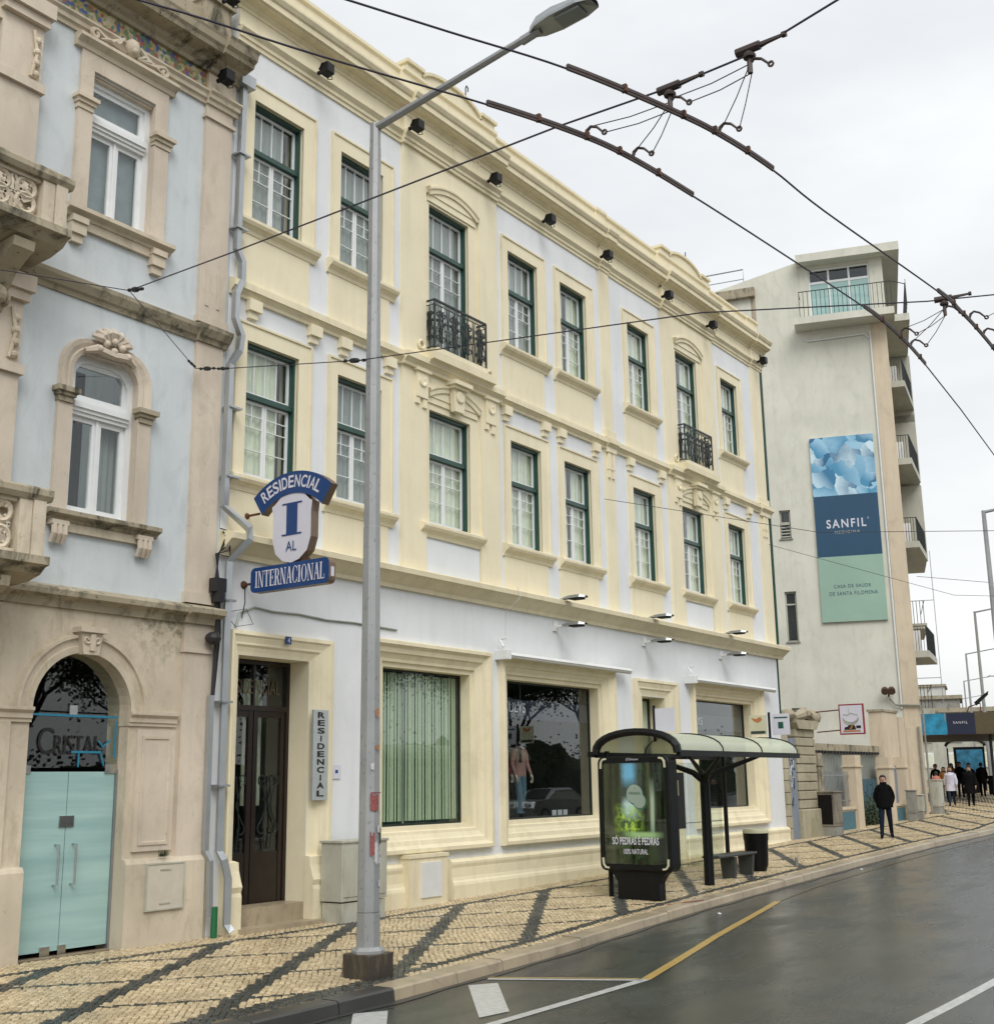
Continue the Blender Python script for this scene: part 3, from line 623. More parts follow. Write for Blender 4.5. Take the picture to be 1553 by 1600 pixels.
# balconies with cast iron railings
def spiral(cx, cz, r0_, r1_, a0, a1, n=14): return [(cx+(r0_+(r1_-r0_)*k/n)*math.cos(R(a0+(a1-a0)*k/n)), cz+(r0_+(r1_-r0_)*k/n)*math.sin(R(a0+(a1-a0)*k/n))) for k in range(n+1)]
def motif(b, u0, wd, z0, h, fn):
    c = u0+wd/2
    for s in (-1, 1):
        P = spiral(c+s*wd*.23, z0+h*.80, wd*.05, wd*.20, 90 if s > 0 else 90, (90-s*330), 12)
        b.tube([fn(u, z) for u, z in P]+[fn(c+s*wd*.12, z0+h*.52), fn(c+s*.02, z0+h*.25), fn(c, z0+h*.12)], .016, 4); b.tube([fn(u, z) for u, z in spiral(c+s*wd*.30, z0+h*.62, wd*.02, wd*.10, 0, 360*s, 10)], .014, 4)
        P = spiral(c+s*wd*.24, z0+h*.22, wd*.04, wd*.21, -90, -90+s*320, 12); b.tube([fn(u, z) for u, z in P]+[fn(c+s*wd*.06, z0+h*.45)], .015, 4)
        b.tube([fn(c+s*wd*.46, z0), fn(c+s*wd*.40, z0+h*.35), fn(c+s*wd*.47, z0+h*.6), fn(c+s*wd*.42, z0+h)], .011, 4)
        b.tube([fn(c+s*wd*.30, z0+h*.42), fn(c+s*wd*.20, z0+h*.60), fn(c+s*wd*.34, z0+h*.66)], .010, 4)
    b.tube([fn(c, z0), fn(c, z0+h*.5), fn(c, z0+h)], .012, 4)
    P = [(c+wd*.12*math.cos(R(t)), z0+h*.60+wd*.17*math.sin(R(t))) for t in range(0, 360, 36)]; b.tube([fn(u, z) for u, z in P], .010, 4, closed=True)
for L0 in (2, 6):
    l, r = WX[L0]; a, c = l-.12, r+.26; zf = 10.34; h = .97; pd = .25
    b = B(); b.sweepx([(0, 9.90), (-.24, 9.98), (-.28, 10.04), (-.36, 10.06), (-.36, 10.22), (0, 10.24)], a-.16, c+.20); b.obj('balcony_slab', 'yellow_trim', yb)
    b = B(); b.box(a+.02, c-.02, -.32, 0, 10.24, 10.33); b.obj('balcony_floor', 'yellow', yb)
    b = B(); b.tube([(a, 0, zf+h), (a, -pd, zf+h), (c, -pd, zf+h), (c, 0, zf+h)], .026, 4); b.tube([(a, 0, zf+.02), (a, -pd, zf+.02), (c, -pd, zf+.02), (c, 0, zf+.02)], .018, 4)
    b.tube([(a, 0, zf+h-.09), (a, -pd, zf+h-.09), (c, -pd, zf+h-.09), (c, 0, zf+h-.09)], .011, 4)
    for x in (a, c): b.tube([(x, -pd, zf), (x, -pd, zf+h)], .02, 4)
    n = 26
    for k in range(n+1):
        x = a+(c-a)*k/n; b.tube([(x, -pd, zf+h-.09), (x, -pd, zf+h)], .010, 4)
    rl = b.obj('railing', 'iron_black', yb)
    nn = 4; wd = (c-a)/nn
    b = B(); motif(b, 0, wd, 0, h-.10, lambda u, z: (u, 0, z)); me = b.mesh('scroll_panel', 'iron_black')
    for k in range(nn): put(me, 'scroll_panel', rl, (a+wd*k, -pd, zf+.02))
    b = B(); motif(b, 0, pd, 0, h-.10, lambda u, z: (0, -u, z)); me = b.mesh('scroll_panel', 'iron_black')
    for x in (a, c): put(me, 'scroll_panel', rl, (x, 0, zf+.02))
# ground floor openings
SF = [(0, 0), (0, -.11), (.015, -.12), (.075, -.12), (.085, -.10), (.13, -.055), (.21, -.035), (.23, .0), (.31, .045), (.36, .055), (.375, .10), (.45, .11), (.45, .42)]
for k, (a, c) in enumerate(SHOP):
    b = B(); b.frame(a-.45, c+.45, 1.03, 4.67, SF); b.obj('shop_surround', 'yellow_trim', yb)
    b = B(); b.frame(a, c, 1.48, 4.22, [(0, .34), (.035, .34), (.035, .42), (0, .42)])
    wn = b.obj('shop_window', 'iron_black', yb)
    b = B(); b.box(a+.03, c-.03, .362, .368, 1.51, 4.19); b.obj('pane', 'shop_glass', wn)
    if k == 0:
        n = 34; bb = B(); ww = (c-a-.1)/n
        for q in range(n):
            x = a+.05+q*ww; bb.box(x+.004, x+ww-.002, .42+.012*math.sin(q*2.1), .424+.012*math.sin(q*2.1)+.002*(q % 3), 1.58, 4.05)
        me = None
        for q in range(n):
            if me is None: t = B(); t.add([(0, .415, 1.56), (ww*.95, .425, 1.56), (ww*.95, .425, 4.16), (0, .415, 4.16), (ww*.5, .41, 1.56), (ww*.5, .41, 4.16)], [(0, 4, 5, 3), (4, 1, 2, 5)]); me = t.mesh('blind_slat', 'blind_green')
            put(me, 'blind_slat', wn, (a+.05+q*ww, .01*math.sin(q*1.7), 0))
        b = B(); b.box(a-.1, c+.1, .46, .47, 1.4, 4.3); b.obj('back_board', 'frame_green', wn)
        b = B(); b.box(a+.86, a+.90, .375, .395, 1.52, 4.18); b.obj('mullion', 'zinc_sheet', wn)
    else:
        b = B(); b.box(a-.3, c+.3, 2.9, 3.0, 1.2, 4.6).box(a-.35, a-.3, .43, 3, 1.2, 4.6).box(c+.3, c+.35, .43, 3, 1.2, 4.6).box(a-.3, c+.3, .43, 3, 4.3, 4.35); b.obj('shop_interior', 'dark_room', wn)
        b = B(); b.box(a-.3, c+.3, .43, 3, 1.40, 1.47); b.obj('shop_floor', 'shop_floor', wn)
        b = B(); b.box(a+.03, c-.03, .385, .39, 3.47, 3.86); b.obj('name_band', 'canopy_navy', wn)
        text('ULYS', 'lettering', 'sign_white', wn, (20.40 if k == 1 else 28.62, .38, 3.60), (1, 0, 0), (0, 0, 1), width=.6, height=.20)
        b = B(); b.tube([(a+.95, .46, 4.2), (a+1.15, .6, 2.6)], .03, 4); b.obj('mullion', 'iron_black', wn)
def door_surround(a, c, top, ztop, plinth_h):
    b = B(); oz = ztop+.36
    prof = [(0, 0), (0, -.10), (.07, -.11), (.10, -.085), (.20, -.06), (.24, -.06), (.28, -.03), (.36, -.01), (.42, 0)]
    L, Rr = a-.22 if a < 13 else a-.45, c+.48
    t0 = (a-L)/.42
    b.rings([[(L+t*t0, y, -.1), (L+t*t0, y, oz-t*.85), (Rr-t*1.12, y, oz-t*.85), (Rr-t*1.12, y, -.1)] for t, y in prof], closed=False)
    b.obj('door_surround', 'yellow_trim', yb)
    PP = [(0, 1.14), (-.11, 1.12), (-.125, 1.0), (-.165, .88), (-.205, .78), (-.18, .70), (-.195, .64), (-.195, -.1), (0, -.1)]
    for p, q in ((L-.02, a+.03), (c-.02, Rr+.10)):
        b = B(); b.sweepx(PP, p, q); b.obj('door_plinth', 'yellow_trim', yb)
door_surround(*DOOR, 0, 4.15, 1); 
b = B(); oz = 4.53; prof = [(0, 0), (0, -.10), (.07, -.11), (.10, -.085), (.20, -.06), (.24, -.06), (.28, -.03), (.36, -.01), (.42, 0)]
b.rings([[(24.87+t*1.07, y, 0), (24.87+t*1.07, y, oz-t*.9), (27.05-t*1.4, y, oz-t*.9), (27.05-t*1.4, y, 0)] for t, y in prof], closed=False); b.obj('door_surround', 'yellow_trim', yb)
# hotel door
a, c = DOOR; dz = .46
b = B(); b.box(a, c, .0, .9, -.1, dz-.01); b.obj('door_step', 'kerb_stone', yb); b = B(); b.box(a-.02, c+.1, -.32, 0, -.1, .2); b.obj('doorstep', 'kerb_stone', yb)
b = B(); b.box(a, a+.07, .42, .52, dz, 4.15).box(c-.07, c, .42, .52, dz, 4.15).box(a+.07, c-.07, .42, .52, 4.08, 4.15).box(a+.07, c-.07, .42, .52, 3.36, 3.44)
dr = b.obj('entrance_door', 'door_brown', yb)
mid = (a+c)/2
for p, q in ((a+.07, mid-.01), (mid+.01, c-.07)):
    b = B(); b.box(p, p+.09, .44, .50, dz, 3.36).box(q-.09, q, .44, .50, dz, 3.36).box(p+.09, q-.09, .45, .50, dz, dz+.75).box(p+.09, q-.09, .445, .50, 3.26, 3.36); b.obj('door_leaf', 'door_brown', dr)
    b = B(); b.box(p+.09, q-.09, .468, .474, dz+.75, 3.26); b.obj('pane', 'shop_glass', dr)
    b = B(); m = (p+q)/2
    for s in (-1, 1):
        b.tube([(m+s*u*1.0, .43, z) for u, z in spiral(.12, 1.55, .02, .11, 90, 430, 12)]+[(m+s*.03, .43, 1.9), (m+s*.12, .43, 2.2)], .012, 4)
        b.tube([(m+s*.05, .43, 1.25), (m+s*.1, .43, 1.6), (m+s*.02, .43, 2.35)], .012, 4); b.tube([(m+s*u, .43, z) for u, z in spiral(.13, 2.3, .02, .10, -90, -420, 12)], .012, 4)
    b.obj('ironwork', 'iron_black', dr)
b = B(); b.box(a+.07, c-.07, .468, .474, 3.44, 4.08); b.obj('pane', 'shop_glass', dr)
b = B(); b.box(mid-.02, mid+.02, .44, .50, 3.44, 4.08); b.obj('glazing_bar', 'door_brown', dr)
text('RESIDENCIAL', 'lettering', 'mural_brown', dr, (a+.18, .455, 3.62), (1, 0, 0), (0, 0, 1), width=1.15, height=.22)
b = B(); b.box(c-.55, c-.15, .9, .92, 1.9, 3.9); b.obj('inner_curtain', 'curtain_cream', dr)
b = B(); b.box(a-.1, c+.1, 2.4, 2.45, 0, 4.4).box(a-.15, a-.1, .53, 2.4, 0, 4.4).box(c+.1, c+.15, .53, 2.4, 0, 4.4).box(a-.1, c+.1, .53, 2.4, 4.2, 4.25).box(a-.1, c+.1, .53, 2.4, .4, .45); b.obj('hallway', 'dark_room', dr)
# second door
a, c = DOOR2
b = B(); b.box(a, a+.06, .42, .5, .3, 4.14).box(c-.06, c, .42, .5, .3, 4.14).box(a+.06, c-.06, .42, .5, 4.08, 4.14).box(a+.06, c-.06, .42, .5, 2.9, 3.0); d2 = b.obj('side_door', 'iron_black', yb)
b = B(); b.box(a+.06, c-.06, .46, .465, .35, 2.9); b.obj('pane', 'shop_glass', d2); b = B(); b.box(a+.06, c-.06, .46, .465, 3.0, 4.08); b.obj('transom_blind', 'blind_green', d2)
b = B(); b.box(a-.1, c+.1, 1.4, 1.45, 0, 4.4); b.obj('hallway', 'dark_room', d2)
b = B(); b.box(a-.1, c+.1, .0, .6, -.1, .30); b.obj('doorstep', 'kerb_stone', yb)
# downpipe at the far corner, wall conduit
b = B(); b.tube([(33.60, -.02, 15.0), (33.60, -.02, 6.05), (33.60, .05, 5.9), (33.60, .05, .6)], .06, 8); b.obj('downpipe', 'frame_green', yb, smooth=True)
b = B(); b.tube([(x, -.02, z) for x, z in ((12.62, 4.55), (12.7, 4.78), (13.0, 4.9), (13.4, 4.87), (13.97, 4.89), (14.6, 4.86), (15.3, 4.88), (16.4, 4.86))], .018, 5); b.obj('wall_cable', 'zinc_sheet', yb)
b = B(); b.tube([(19.72, -.35, 6.02), (19.80, -.36, 5.8), (19.78, -.03, 5.55), (19.76, -.02, 5.1), (19.65, -.02, 4.8)], .008, 4); b.obj('wall_cable', 'white_paint', yb)
# ------------------------------------------------------------------ PALE BLUE HOUSE on the left
lb = thing('town_house', 'pale blue rendered old town house with pinkish stone trim and arched glass doorway', 'building', (10, 0, .1))
LX0, LX1 = 2.5, 12.25
AX, AR = 10.0, .76                       # door arch centre / radius
H2 = [(9.52, 10.62, 5.80, 8.10), (9.50, 10.66, 10.15, 12.32), (6.3, 7.9, 5.0, 8.2), (6.3, 7.9, 9.2, 12.4)]
b = B(); wall_holes(b, LX0, LX1, 4.7, 13.4, H2, 0, .30, 1)
b.obj('wall', ['blue_wall', 'stone_pink'], lb)
# ground floor stone front with arched opening
b = B(); cz = 3.20; n = 20
A = [(AX-AR, .0), (AX-AR, cz)]+arc(AX, cz, AR, 180, 0, n)[1:]+[(AX+AR, .0)]
out = [(LX0, -.2), (LX0, 4.72), (LX1, 4.72), (LX1, -.2)]
def arch_sheet(b, x0, x1, z0, z1, ax, r, cz, y):
    P = arc(ax, cz, r, 180, 0, 20); T = [(ax-r-(0), z1)]+[(p[0], z1) for p in P[1:-1]]+[(ax+r, z1)]
    for i in range(20): b.quad((P[i][0], y, P[i][1]), (P[i+1][0], y, P[i+1][1]), (T[i+1][0], y, z1), (T[i][0], y, z1))
    b.quad((x0, y, z0), (ax-r, y, z0), (ax-r, y, z1), (x0, y, z1)); b.quad((ax+r, y, z0), (x1, y, z0), (x1, y, z1), (ax+r, y, z1))
arch_sheet(b, LX0, LX1, -.2, 4.72, AX, AR, cz, 0)
A = [(AX-AR, -.2), (AX-AR, cz)]+arc(AX, cz, AR, 180, 0, n)[1:]+[(AX+AR, -.2)]
b.rings([[(x, 0, z) for x, z in A], [(x, .45, z) for x, z in A]], closed=False)
b.obj('stone_front', 'stone', lb)
b = B(); b.quad((LX0, .02, 4.7), (LX0, 10, 4.7), (LX0, 10, 14.2), (LX0, .02, 14.2)).quad((LX1-.005, .02, -.2), (LX1-.005, 10, -.2), (LX1-.005, 10, 14.2), (LX1-.005, .02, 14.2)).quad((LX0, .4, 4.7), (LX1-.01, .4, 4.7), (LX1-.01, 10, 4.7), (LX0, 10, 4.7)).quad((LX0, .02, 14.2), (LX1, .02, 14.2), (LX1, 10, 14.2), (LX0, 10, 14.2))
b.obj('side_wall', 'blue_wall', lb)
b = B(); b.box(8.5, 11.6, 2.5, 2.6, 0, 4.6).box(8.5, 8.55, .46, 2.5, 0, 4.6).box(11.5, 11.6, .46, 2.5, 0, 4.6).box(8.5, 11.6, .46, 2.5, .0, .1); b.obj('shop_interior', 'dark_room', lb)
# arch moulding, keystone, imposts
b = B()
ring = lambda r, y: [(x, y, z) for x, z in [(AX-r, cz-.02)]+arc(AX, cz, r, 180, 0, 24)[1:-1]+[(AX+r, cz-.02)]]
b.rings([ring(AR, .0), ring(AR, -.05), ring(AR+.09, -.06), ring(AR+.10, -.035), ring(AR+.19, -.045), ring(AR+.20, -.084), ring(AR+.24, -.084), ring(AR+.25, 0)], closed=False); b.obj('arch_moulding', 'stone', lb)
b = B(); b.prism([(AX-.12, 3.93), (AX+.12, 3.93), (AX+.17, 4.22), (AX-.17, 4.22)], lambda p, q: (p, 0, q), lambda p, q: (p, -.14, q)); b.box(AX-.21, AX+.21, -.19, 0, 4.22, 4.29)
b.tube([(AX-.08+u, -.145, z) for u, z in spiral(0, 4.12, .02, .06, 0, 400, 10)], .018, 5).tube([(AX+.08-u, -.145, z) for u, z in spiral(0, 4.12, .02, .06, 0, 400, 10)], .018, 5).box(AX-.04, AX+.04, -.17, -.1, 3.98, 4.2)
b.obj('keystone', 'stone', lb)
for a, c in ((AX+AR-.01, 11.56), (8.2, AX-AR+.01)):
    b = B(); b.sweepx([(.2, 3.03), (-.03, 3.03), (-.03, 3.07), (-.05, 3.08), (-.05, 3.14), (-.09, 3.18), (-.09, 3.22), (.2, 3.24)], a, c); b.obj('impost', 'stone', lb)
b = B(); b.box(AX+AR+.14, 11.56, -.035, 0, 1.36, 2.98); b.obj('pilaster', 'stone_pink', lb)
b = B(); b.frame(AX+AR+.22, 11.48, 1.44, 2.9, [(0, -.035), (0, -.05), (.04, -.05), (.05, -.036)]); b.obj('panel_moulding', 'stone', lb)
for a, c in ((AX+AR+.0, 12.12), (7.9, AX-AR)):
    b = B(); b.sweepx([(.25 if a > 10 and 0 else 0, -.2), (-.10, -.2), (-.10, 1.20), (-.07, 1.26), (0, 1.27)], a, c); b.obj('dado', 'stone', lb)
b = B(); b.box(11.62, 12.16, -.06, 0, 1.24, 4.55).box(11.60, 12.18, -.09, 0, 4.10, 4.16); b.obj('pilaster', 'stone_pink', lb)
b = B(); b.box(7.6, 8.95, -.05, 0, 1.27, 3.03).box(8.2, 8.75, -.04, 0, 3.24, 4.5); b.obj('pilaster', 'stone', lb)
# mouldings
LC = [(0, 4.52), (-.05, 4.52), (-.07, 4.60), (-.11, 4.63), (-.19, 4.66), (-.20, 4.73), (-.16, 4.76), (0, 4.82)]
def lcourse(name, prof, a, c, m): b = B(); b.sweepx(prof, a, c); return b.obj(name, m, lb)
lcourse('belt_course', LC, LX0, 11.58, 'stone_mossy'); lcourse('belt_course', [(y-.07 if y < 0 else y, z) for y, z in LC], 11.58, 12.22, 'stone_mossy')
MC = [(0, 8.84), (-.03, 8.84), (-.05, 8.90), (-.09, 8.92), (-.15, 9.02), (-.16, 9.08), (-.10, 9.10), (0, 9.15)]
lcourse('belt_course', MC, LX0, 11.60, 'stone_mossy'); lcourse('belt_course', [(y-.07 if y < 0 else y, z) for y, z in MC], 11.60, 12.2, 'stone_mossy')
b = B(); b.box(11.62, 12.14, -.06, 0, 4.82, 8.84).box(11.58, 12.18, -.10, 0, 4.82, 4.98).box(11.66, 12.10, -.065, 0, 4.98, 5.05); b.obj('pilaster', 'stone_pink', lb)
b = B(); b.box(11.62, 12.16, -.06, 0, 9.15, 12.86).box(11.58, 12.2, -.10, 0, 9.15, 9.26).box(11.58, 12.2, -.10, 0, 12.60, 12.66); b.obj('pilaster', 'stone_pink', lb)
for z0 in (10.0,):
    b = B(); b.box(11.74, 11.80, -.075, -.05, 9.45, 10.05).box(11.96, 12.02, -.075, -.05, 9.45, 10.05); b.obj('pilaster_flute', 'stone_pink', lb)
lcourse('architrave', [(0, 12.84), (-.04, 12.84), (-.05, 12.90), (-.09, 12.92), (-.10, 12.98), (-.14, 13.02), (-.14, 13.05), (0, 13.07)], LX0, 11.6, 'stone')
lcourse('architrave', [(0, 12.84), (-.10, 12.84), (-.11, 12.90), (-.15, 12.92), (-.16, 12.98), (-.2, 13.02), (-.2, 13.05), (0, 13.07)], 11.6, 12.24, 'stone')
b = B(); b.box(LX0, 11.62, -.02, .02, 13.07, 13.42); fz = b.obj('tile_frieze', 'tile_frieze', lb)
b = B(); b.box(11.62, 12.2, -.08, .02, 13.07, 13.42); b.obj('frieze_block', 'stone', lb)
lcourse('cornice', [(0, 13.40), (-.08, 13.40), (-.10, 13.46), (-.16, 13.50), (-.18, 13.56), (-.40, 13.60), (-.42, 13.66), (-.46, 13.70), (-.48, 13.80), (-.50, 13.84), (0, 13.92)], LX0, 11.6, 'stone_mossy')
lcourse('cornice', [(0, 13.40), (-.14, 13.40), (-.16, 13.46), (-.22, 13.50), (-.26, 13.56), (-.46, 13.60), (-.48, 13.66), (-.54, 13.70), (-.57, 13.80), (-.60, 13.84), (0, 13.92)], 11.6, 12.22, 'stone_mossy')
b = B(); b.box(LX0, 11.55, .05, .35, 13.9, 14.55).box(11.55, 12.1, -.02, .4, 13.9, 14.75).box(11.5, 12.15, -.08, .45, 14.75, 14.85); b.obj('parapet', 'stone_mossy', lb)
# upper window with carved pediment
def lwin(x0, x1, z0, z1, zt, arch):
    b = B(); T = .09; yy = .10
    cx = (x0+x1)/2; hw = (x1-x0)/2
    b.box(x0, x0+T, yy, .24, z0, z1-(.32 if arch else 0)).box(x1-T, x1, yy, .24, z0, z1-(.32 if arch else 0)).box(x0+T, x1-T, yy, .24, z0, z0+.05)
    if arch:
        O = [(x0, z1-.32)]+[(x0+.32-.32*math.cos(R(t)), z1-.32+.32*math.sin(R(t))) for t in (30, 60, 90)]+[(x1-.32+.32*math.sin(R(t)), z1-.32+.32*math.cos(R(t))) for t in (0, 30, 60)]+[(x1, z1-.32)]
        I = [(cx+(x-cx)*(hw-T)/hw, z-(T if z > z1-.315 else 0)) for x, z in O]
        b.rings([[(x, yy, z) for x, z in O], [(x, yy, z) for x, z in I], [(x, .24, z) for x, z in I]], closed=False)
        for q in (O[:4], O[4:]):
            cz_ = (x0, z1+.01) if q is O[:4] or q[0][0] < cx-.0 and q[0][0] == x0 else (x1, z1+.01)
            for p_, r_p in zip(q, q[1:]): b.prism([p_, r_p, cz_], lambda a_, c_: (a_, .085, c_), lambda a_, c_: (a_, .23, c_))
    else: b.box(x0+T, x1-T, yy, .24, z1-T, z1)
    b.box(x0+T, x1-T, yy-.02, .22, zt, zt+.05).box(x0+T, x1-T, yy-.05, .22, zt+.05, zt+.10).box(x0+T, x1-T, yy-.08, .22, zt+.10, zt+.18).box(x0+T, x1-T, yy-.05, .22, zt+.18, zt+.22)
    wn = b.obj('window', 'frame_white', lb); s = .07; mid = cx
    b = B(); za, zb = zt+.24, z1-T-(.0)
    b.box(x0+T, x0+T+s, .14, .19, za, zb).box(x1-T-s, x1-T, .14, .19, za, zb).box(x0+T+s, x1-T-s, .14, .19, za, za+s).box(x0+T+s, x1-T-s, .14, .19, zb-s, zb); b.obj('transom_sash', 'frame_white', wn)
    b = B(); b.box(x0+T+s, x1-T-s, .162, .168, za+s, zb-s); b.obj('pane', 'glass', wn)
    for a, c in ((x0+T, mid-.004), (mid+.004, x1-T)):
        b = B(); za, zb = z0+.05, zt
        b.box(a, a+s, .14, .19, za, zb).box(c-s, c, .14, .19, za, zb).box(a+s, c-s, .14, .19, za, za+s*1.4).box(a+s, c-s, .14, .19, zb-s, zb); b.obj('sash', 'frame_white', wn)
        b = B(); b.box(a+s, c-s, .162, .168, za+s*1.4, zb-s); b.obj('pane', 'glass', wn)
    b = B(); b.box(mid-.022, mid+.022, .12, .138, z0+.05, zt); b.obj('meeting_stile', 'frame_white', wn)
    return wn
wu = lwin(*H2[1][:2], 10.15, 12.32, 11.50, False); wm = lwin(*H2[0][:2], 5.80, 8.10, 7.22, True)
b = B(); b.box(9.4, 10.8, .245, .26, 10.0, 12.5); b.obj('curtain', 'inner_grey', wu)
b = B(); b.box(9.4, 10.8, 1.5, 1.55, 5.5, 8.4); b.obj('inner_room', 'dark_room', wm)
n = 10; b = B(); P = [(10.12+.5*k/n, .34+.02*(k % 2)) for k in range(n+1)]
b.add([(x, y, z) for x, y in P for z in (5.8, 7.3)], [(2*k, 2*k+2, 2*k+3, 2*k+1) for k in range(n)]); b.obj('curtain', 'curtain_grey', wm)
# upper surround
def bars(name, m, *bx):
    b = B()
    for q in bx: b.box(*q)
    return b.obj(name, m, lb)
bars('jamb', 'stone_pink', (9.30, 9.54, -.07, .02, 10.12, 11.68), (9.32, 9.54, -.05, .02, 11.86, 12.35)); bars('jamb', 'stone_pink', (10.64, 10.90, -.07, .02, 10.12, 11.68), (10.64, 10.88, -.05, .02, 11.86, 12.35))
for a, c in ((9.26, 9.56), (10.62, 10.95)): bars('capital', 'stone', (a+.02, c-.02, -.09, .02, 11.66, 11.74), (a, c, -.12, .02, 11.74, 11.80), (a-.03, c+.03, -.16, .02, 11.80, 11.86))
bars('lintel', 'stone_pink', (9.32, 10.88, -.05, .03, 12.35, 12.66), (9.5, 10.68, .03, .12, 12.29, 12.38))
def ped(z): # slightly rising cornice
    b = B(); b.sweepx([(0, 12.62), (-.07, 12.62), (-.09, 12.68), (-.15, 12.72), (-.18, 12.74), (-.18, 12.79), (0, 12.83)], 9.20, 10.98); return b
b = ped(0)
b.obj('pediment', 'stone', lb)
b = B()
for s in (-1, 1):
    P = spiral(10.10+s*.62, 12.90, .02, .09, 90, 90+s*420, 14); b.tube([(u, -.10, z) for u, z in P], .035, 6)
    b.tube([(10.10+s*.60, -.10, 12.99), (10.10+s*.42, -.11, 12.88), (10.10+s*.26, -.12, 12.95), (10.10+s*.14, -.12, 13.06)], [.03, .05, .05, .03], 6)
    b.tube([(10.10+s*.42, -.11, 12.86), (10.10+s*.30, -.13, 12.90), (10.10+s*.20, -.13, 13.0)], [.02, .045, .02], 6)
    for k in range(3): b.tube([(10.10+s*.1, -.12, 12.86), (10.10+s*(.22+.1*k), -.15, 12.88+.03*(2-k)), (10.10+s*(.33+.11*k), -.12, 12.86)], [.02, .035, .01], 5)
b.sphere((10.10, -.12, 12.98), .12, 12, 1.25).sphere((10.10, -.17, 12.92), .07, 10)
b.obj('carved_crest', 'stone', lb, smooth=True)
# sills
def lsill(z, m):
    b = B(); b.sweepx([(0, z-.14), (-.08, z-.14), (-.10, z-.10), (-.17, z-.07), (-.19, z-.06), (-.19, z), (.1, z+.02), (.1, z-.05), (0, z-.05)], 9.19, 11.03); b.obj('sill', m, lb)
lsill(10.13, 'stone'); lsill(5.80, 'stone_mossy')
bars('sill_apron', 'stone', (9.5, 10.75, -.06, 0, 9.86, 9.99)); bars('sill_apron', 'stone', (9.5, 10.75, -.06, 0, 5.54, 5.66))
for x in (9.28, 10.66):
    bars('console', 'stone', (x, x+.26, -.15, 0, 9.90, 9.99), (x+.01, x+.25, -.12, 0, 9.74, 9.90), (x+.04, x+.22, -.08, 0, 9.62, 9.74))
    b = B(); b.box(x, x+.26, -.14, 0, 5.60, 5.66)
    for k in range(3): b.tube([(x+.05+.08*k, -.11, 5.60), (x+.05+.08*k, -.12, 5.48), (x+.05+.08*k, -.06, 5.37)], .04, 6)
    b.obj('console', 'stone_pink', lb)
# middle window: arched surround with flower crest
cx = (9.52+10.62)/2
def stilt(d, y, zb):
    x0, x1, zt, r = 9.52-d, 10.62+d, 8.12+d*.9, .33+d*.72
    return [(x0, y, zb)]+[(x0+r-r*math.cos(R(t)), y, zt-r+r*math.sin(R(t))) for t in range(0, 91, 15)]+[(x1-r+r*math.sin(R(t)), y, zt-r+r*math.cos(R(t))) for t in range(0, 91, 15)]+[(x1, y, zb)]
b = B(); b.rings([stilt(-.005, .12, 7.45), stilt(-.005, -.03, 7.45), stilt(.06, -.05, 7.45), stilt(.08, -.03, 7.45), stilt(.14, -.06, 7.45), stilt(.20, -.07, 7.45), stilt(.22, 0, 7.45)], closed=False); b.obj('arch_surround', 'stone_pink', lb)
b = B(); P = stilt(-.006, .13, 7.9); b.add(P+[(10.64, .13, 8.14), (9.50, .13, 8.14)], []); 
k0 = len(b.v)
T = stilt(-.02, .115, 7.6); b.rings([T, [(p[0], .115, 8.16) if 0 < i < len(T)-1 else p for i, p in enumerate(T)]], closed=False); b.obj('arch_spandrel', 'frame_white', lb)
bars('jamb', 'stone_pink', (9.30, 9.53, -.06, .02, 5.80, 7.34)); bars('jamb', 'stone_pink', (10.61, 10.84, -.06, .02, 5.80, 7.34))
for a, c in ((9.27, 9.54), (10.60, 10.87)): bars('capital', 'stone_mossy', (a+.02, c-.02, -.09, .02, 7.30, 7.38), (a, c, -.12, .02, 7.38, 7.43), (a-.04, c+.04, -.16, .02, 7.43, 7.50))
b = B()
for k in range(7):
    t = math.pi*(k+.5)/7; p = (cx+.22*math.cos(t), 8.30+.13*math.sin(t)); b.tube([(cx+.08*math.cos(t), -.12, 8.28+.04*math.sin(t)), (p[0], -.15, p[1]), (cx+.34*math.cos(t), -.10, 8.30+.22*math.sin(t))], [.03, .07, .03], 6)
for dx, dz in ((-.13, 8.26), (.13, 8.26), (0, 8.32), (-.24, 8.16), (.24, 8.16), (0, 8.18)): b.sphere((cx+dx, -.16, dz), .055, 8)
b.tube([(cx-.42, -.08, 8.10), (cx-.25, -.13, 8.16), (cx, -.15, 8.12), (cx+.25, -.13, 8.16), (cx+.42, -.08, 8.10)], [.04, .07, .06, .07, .04], 6)
b.obj('carved_crest', 'stone_pink', lb, smooth=True)
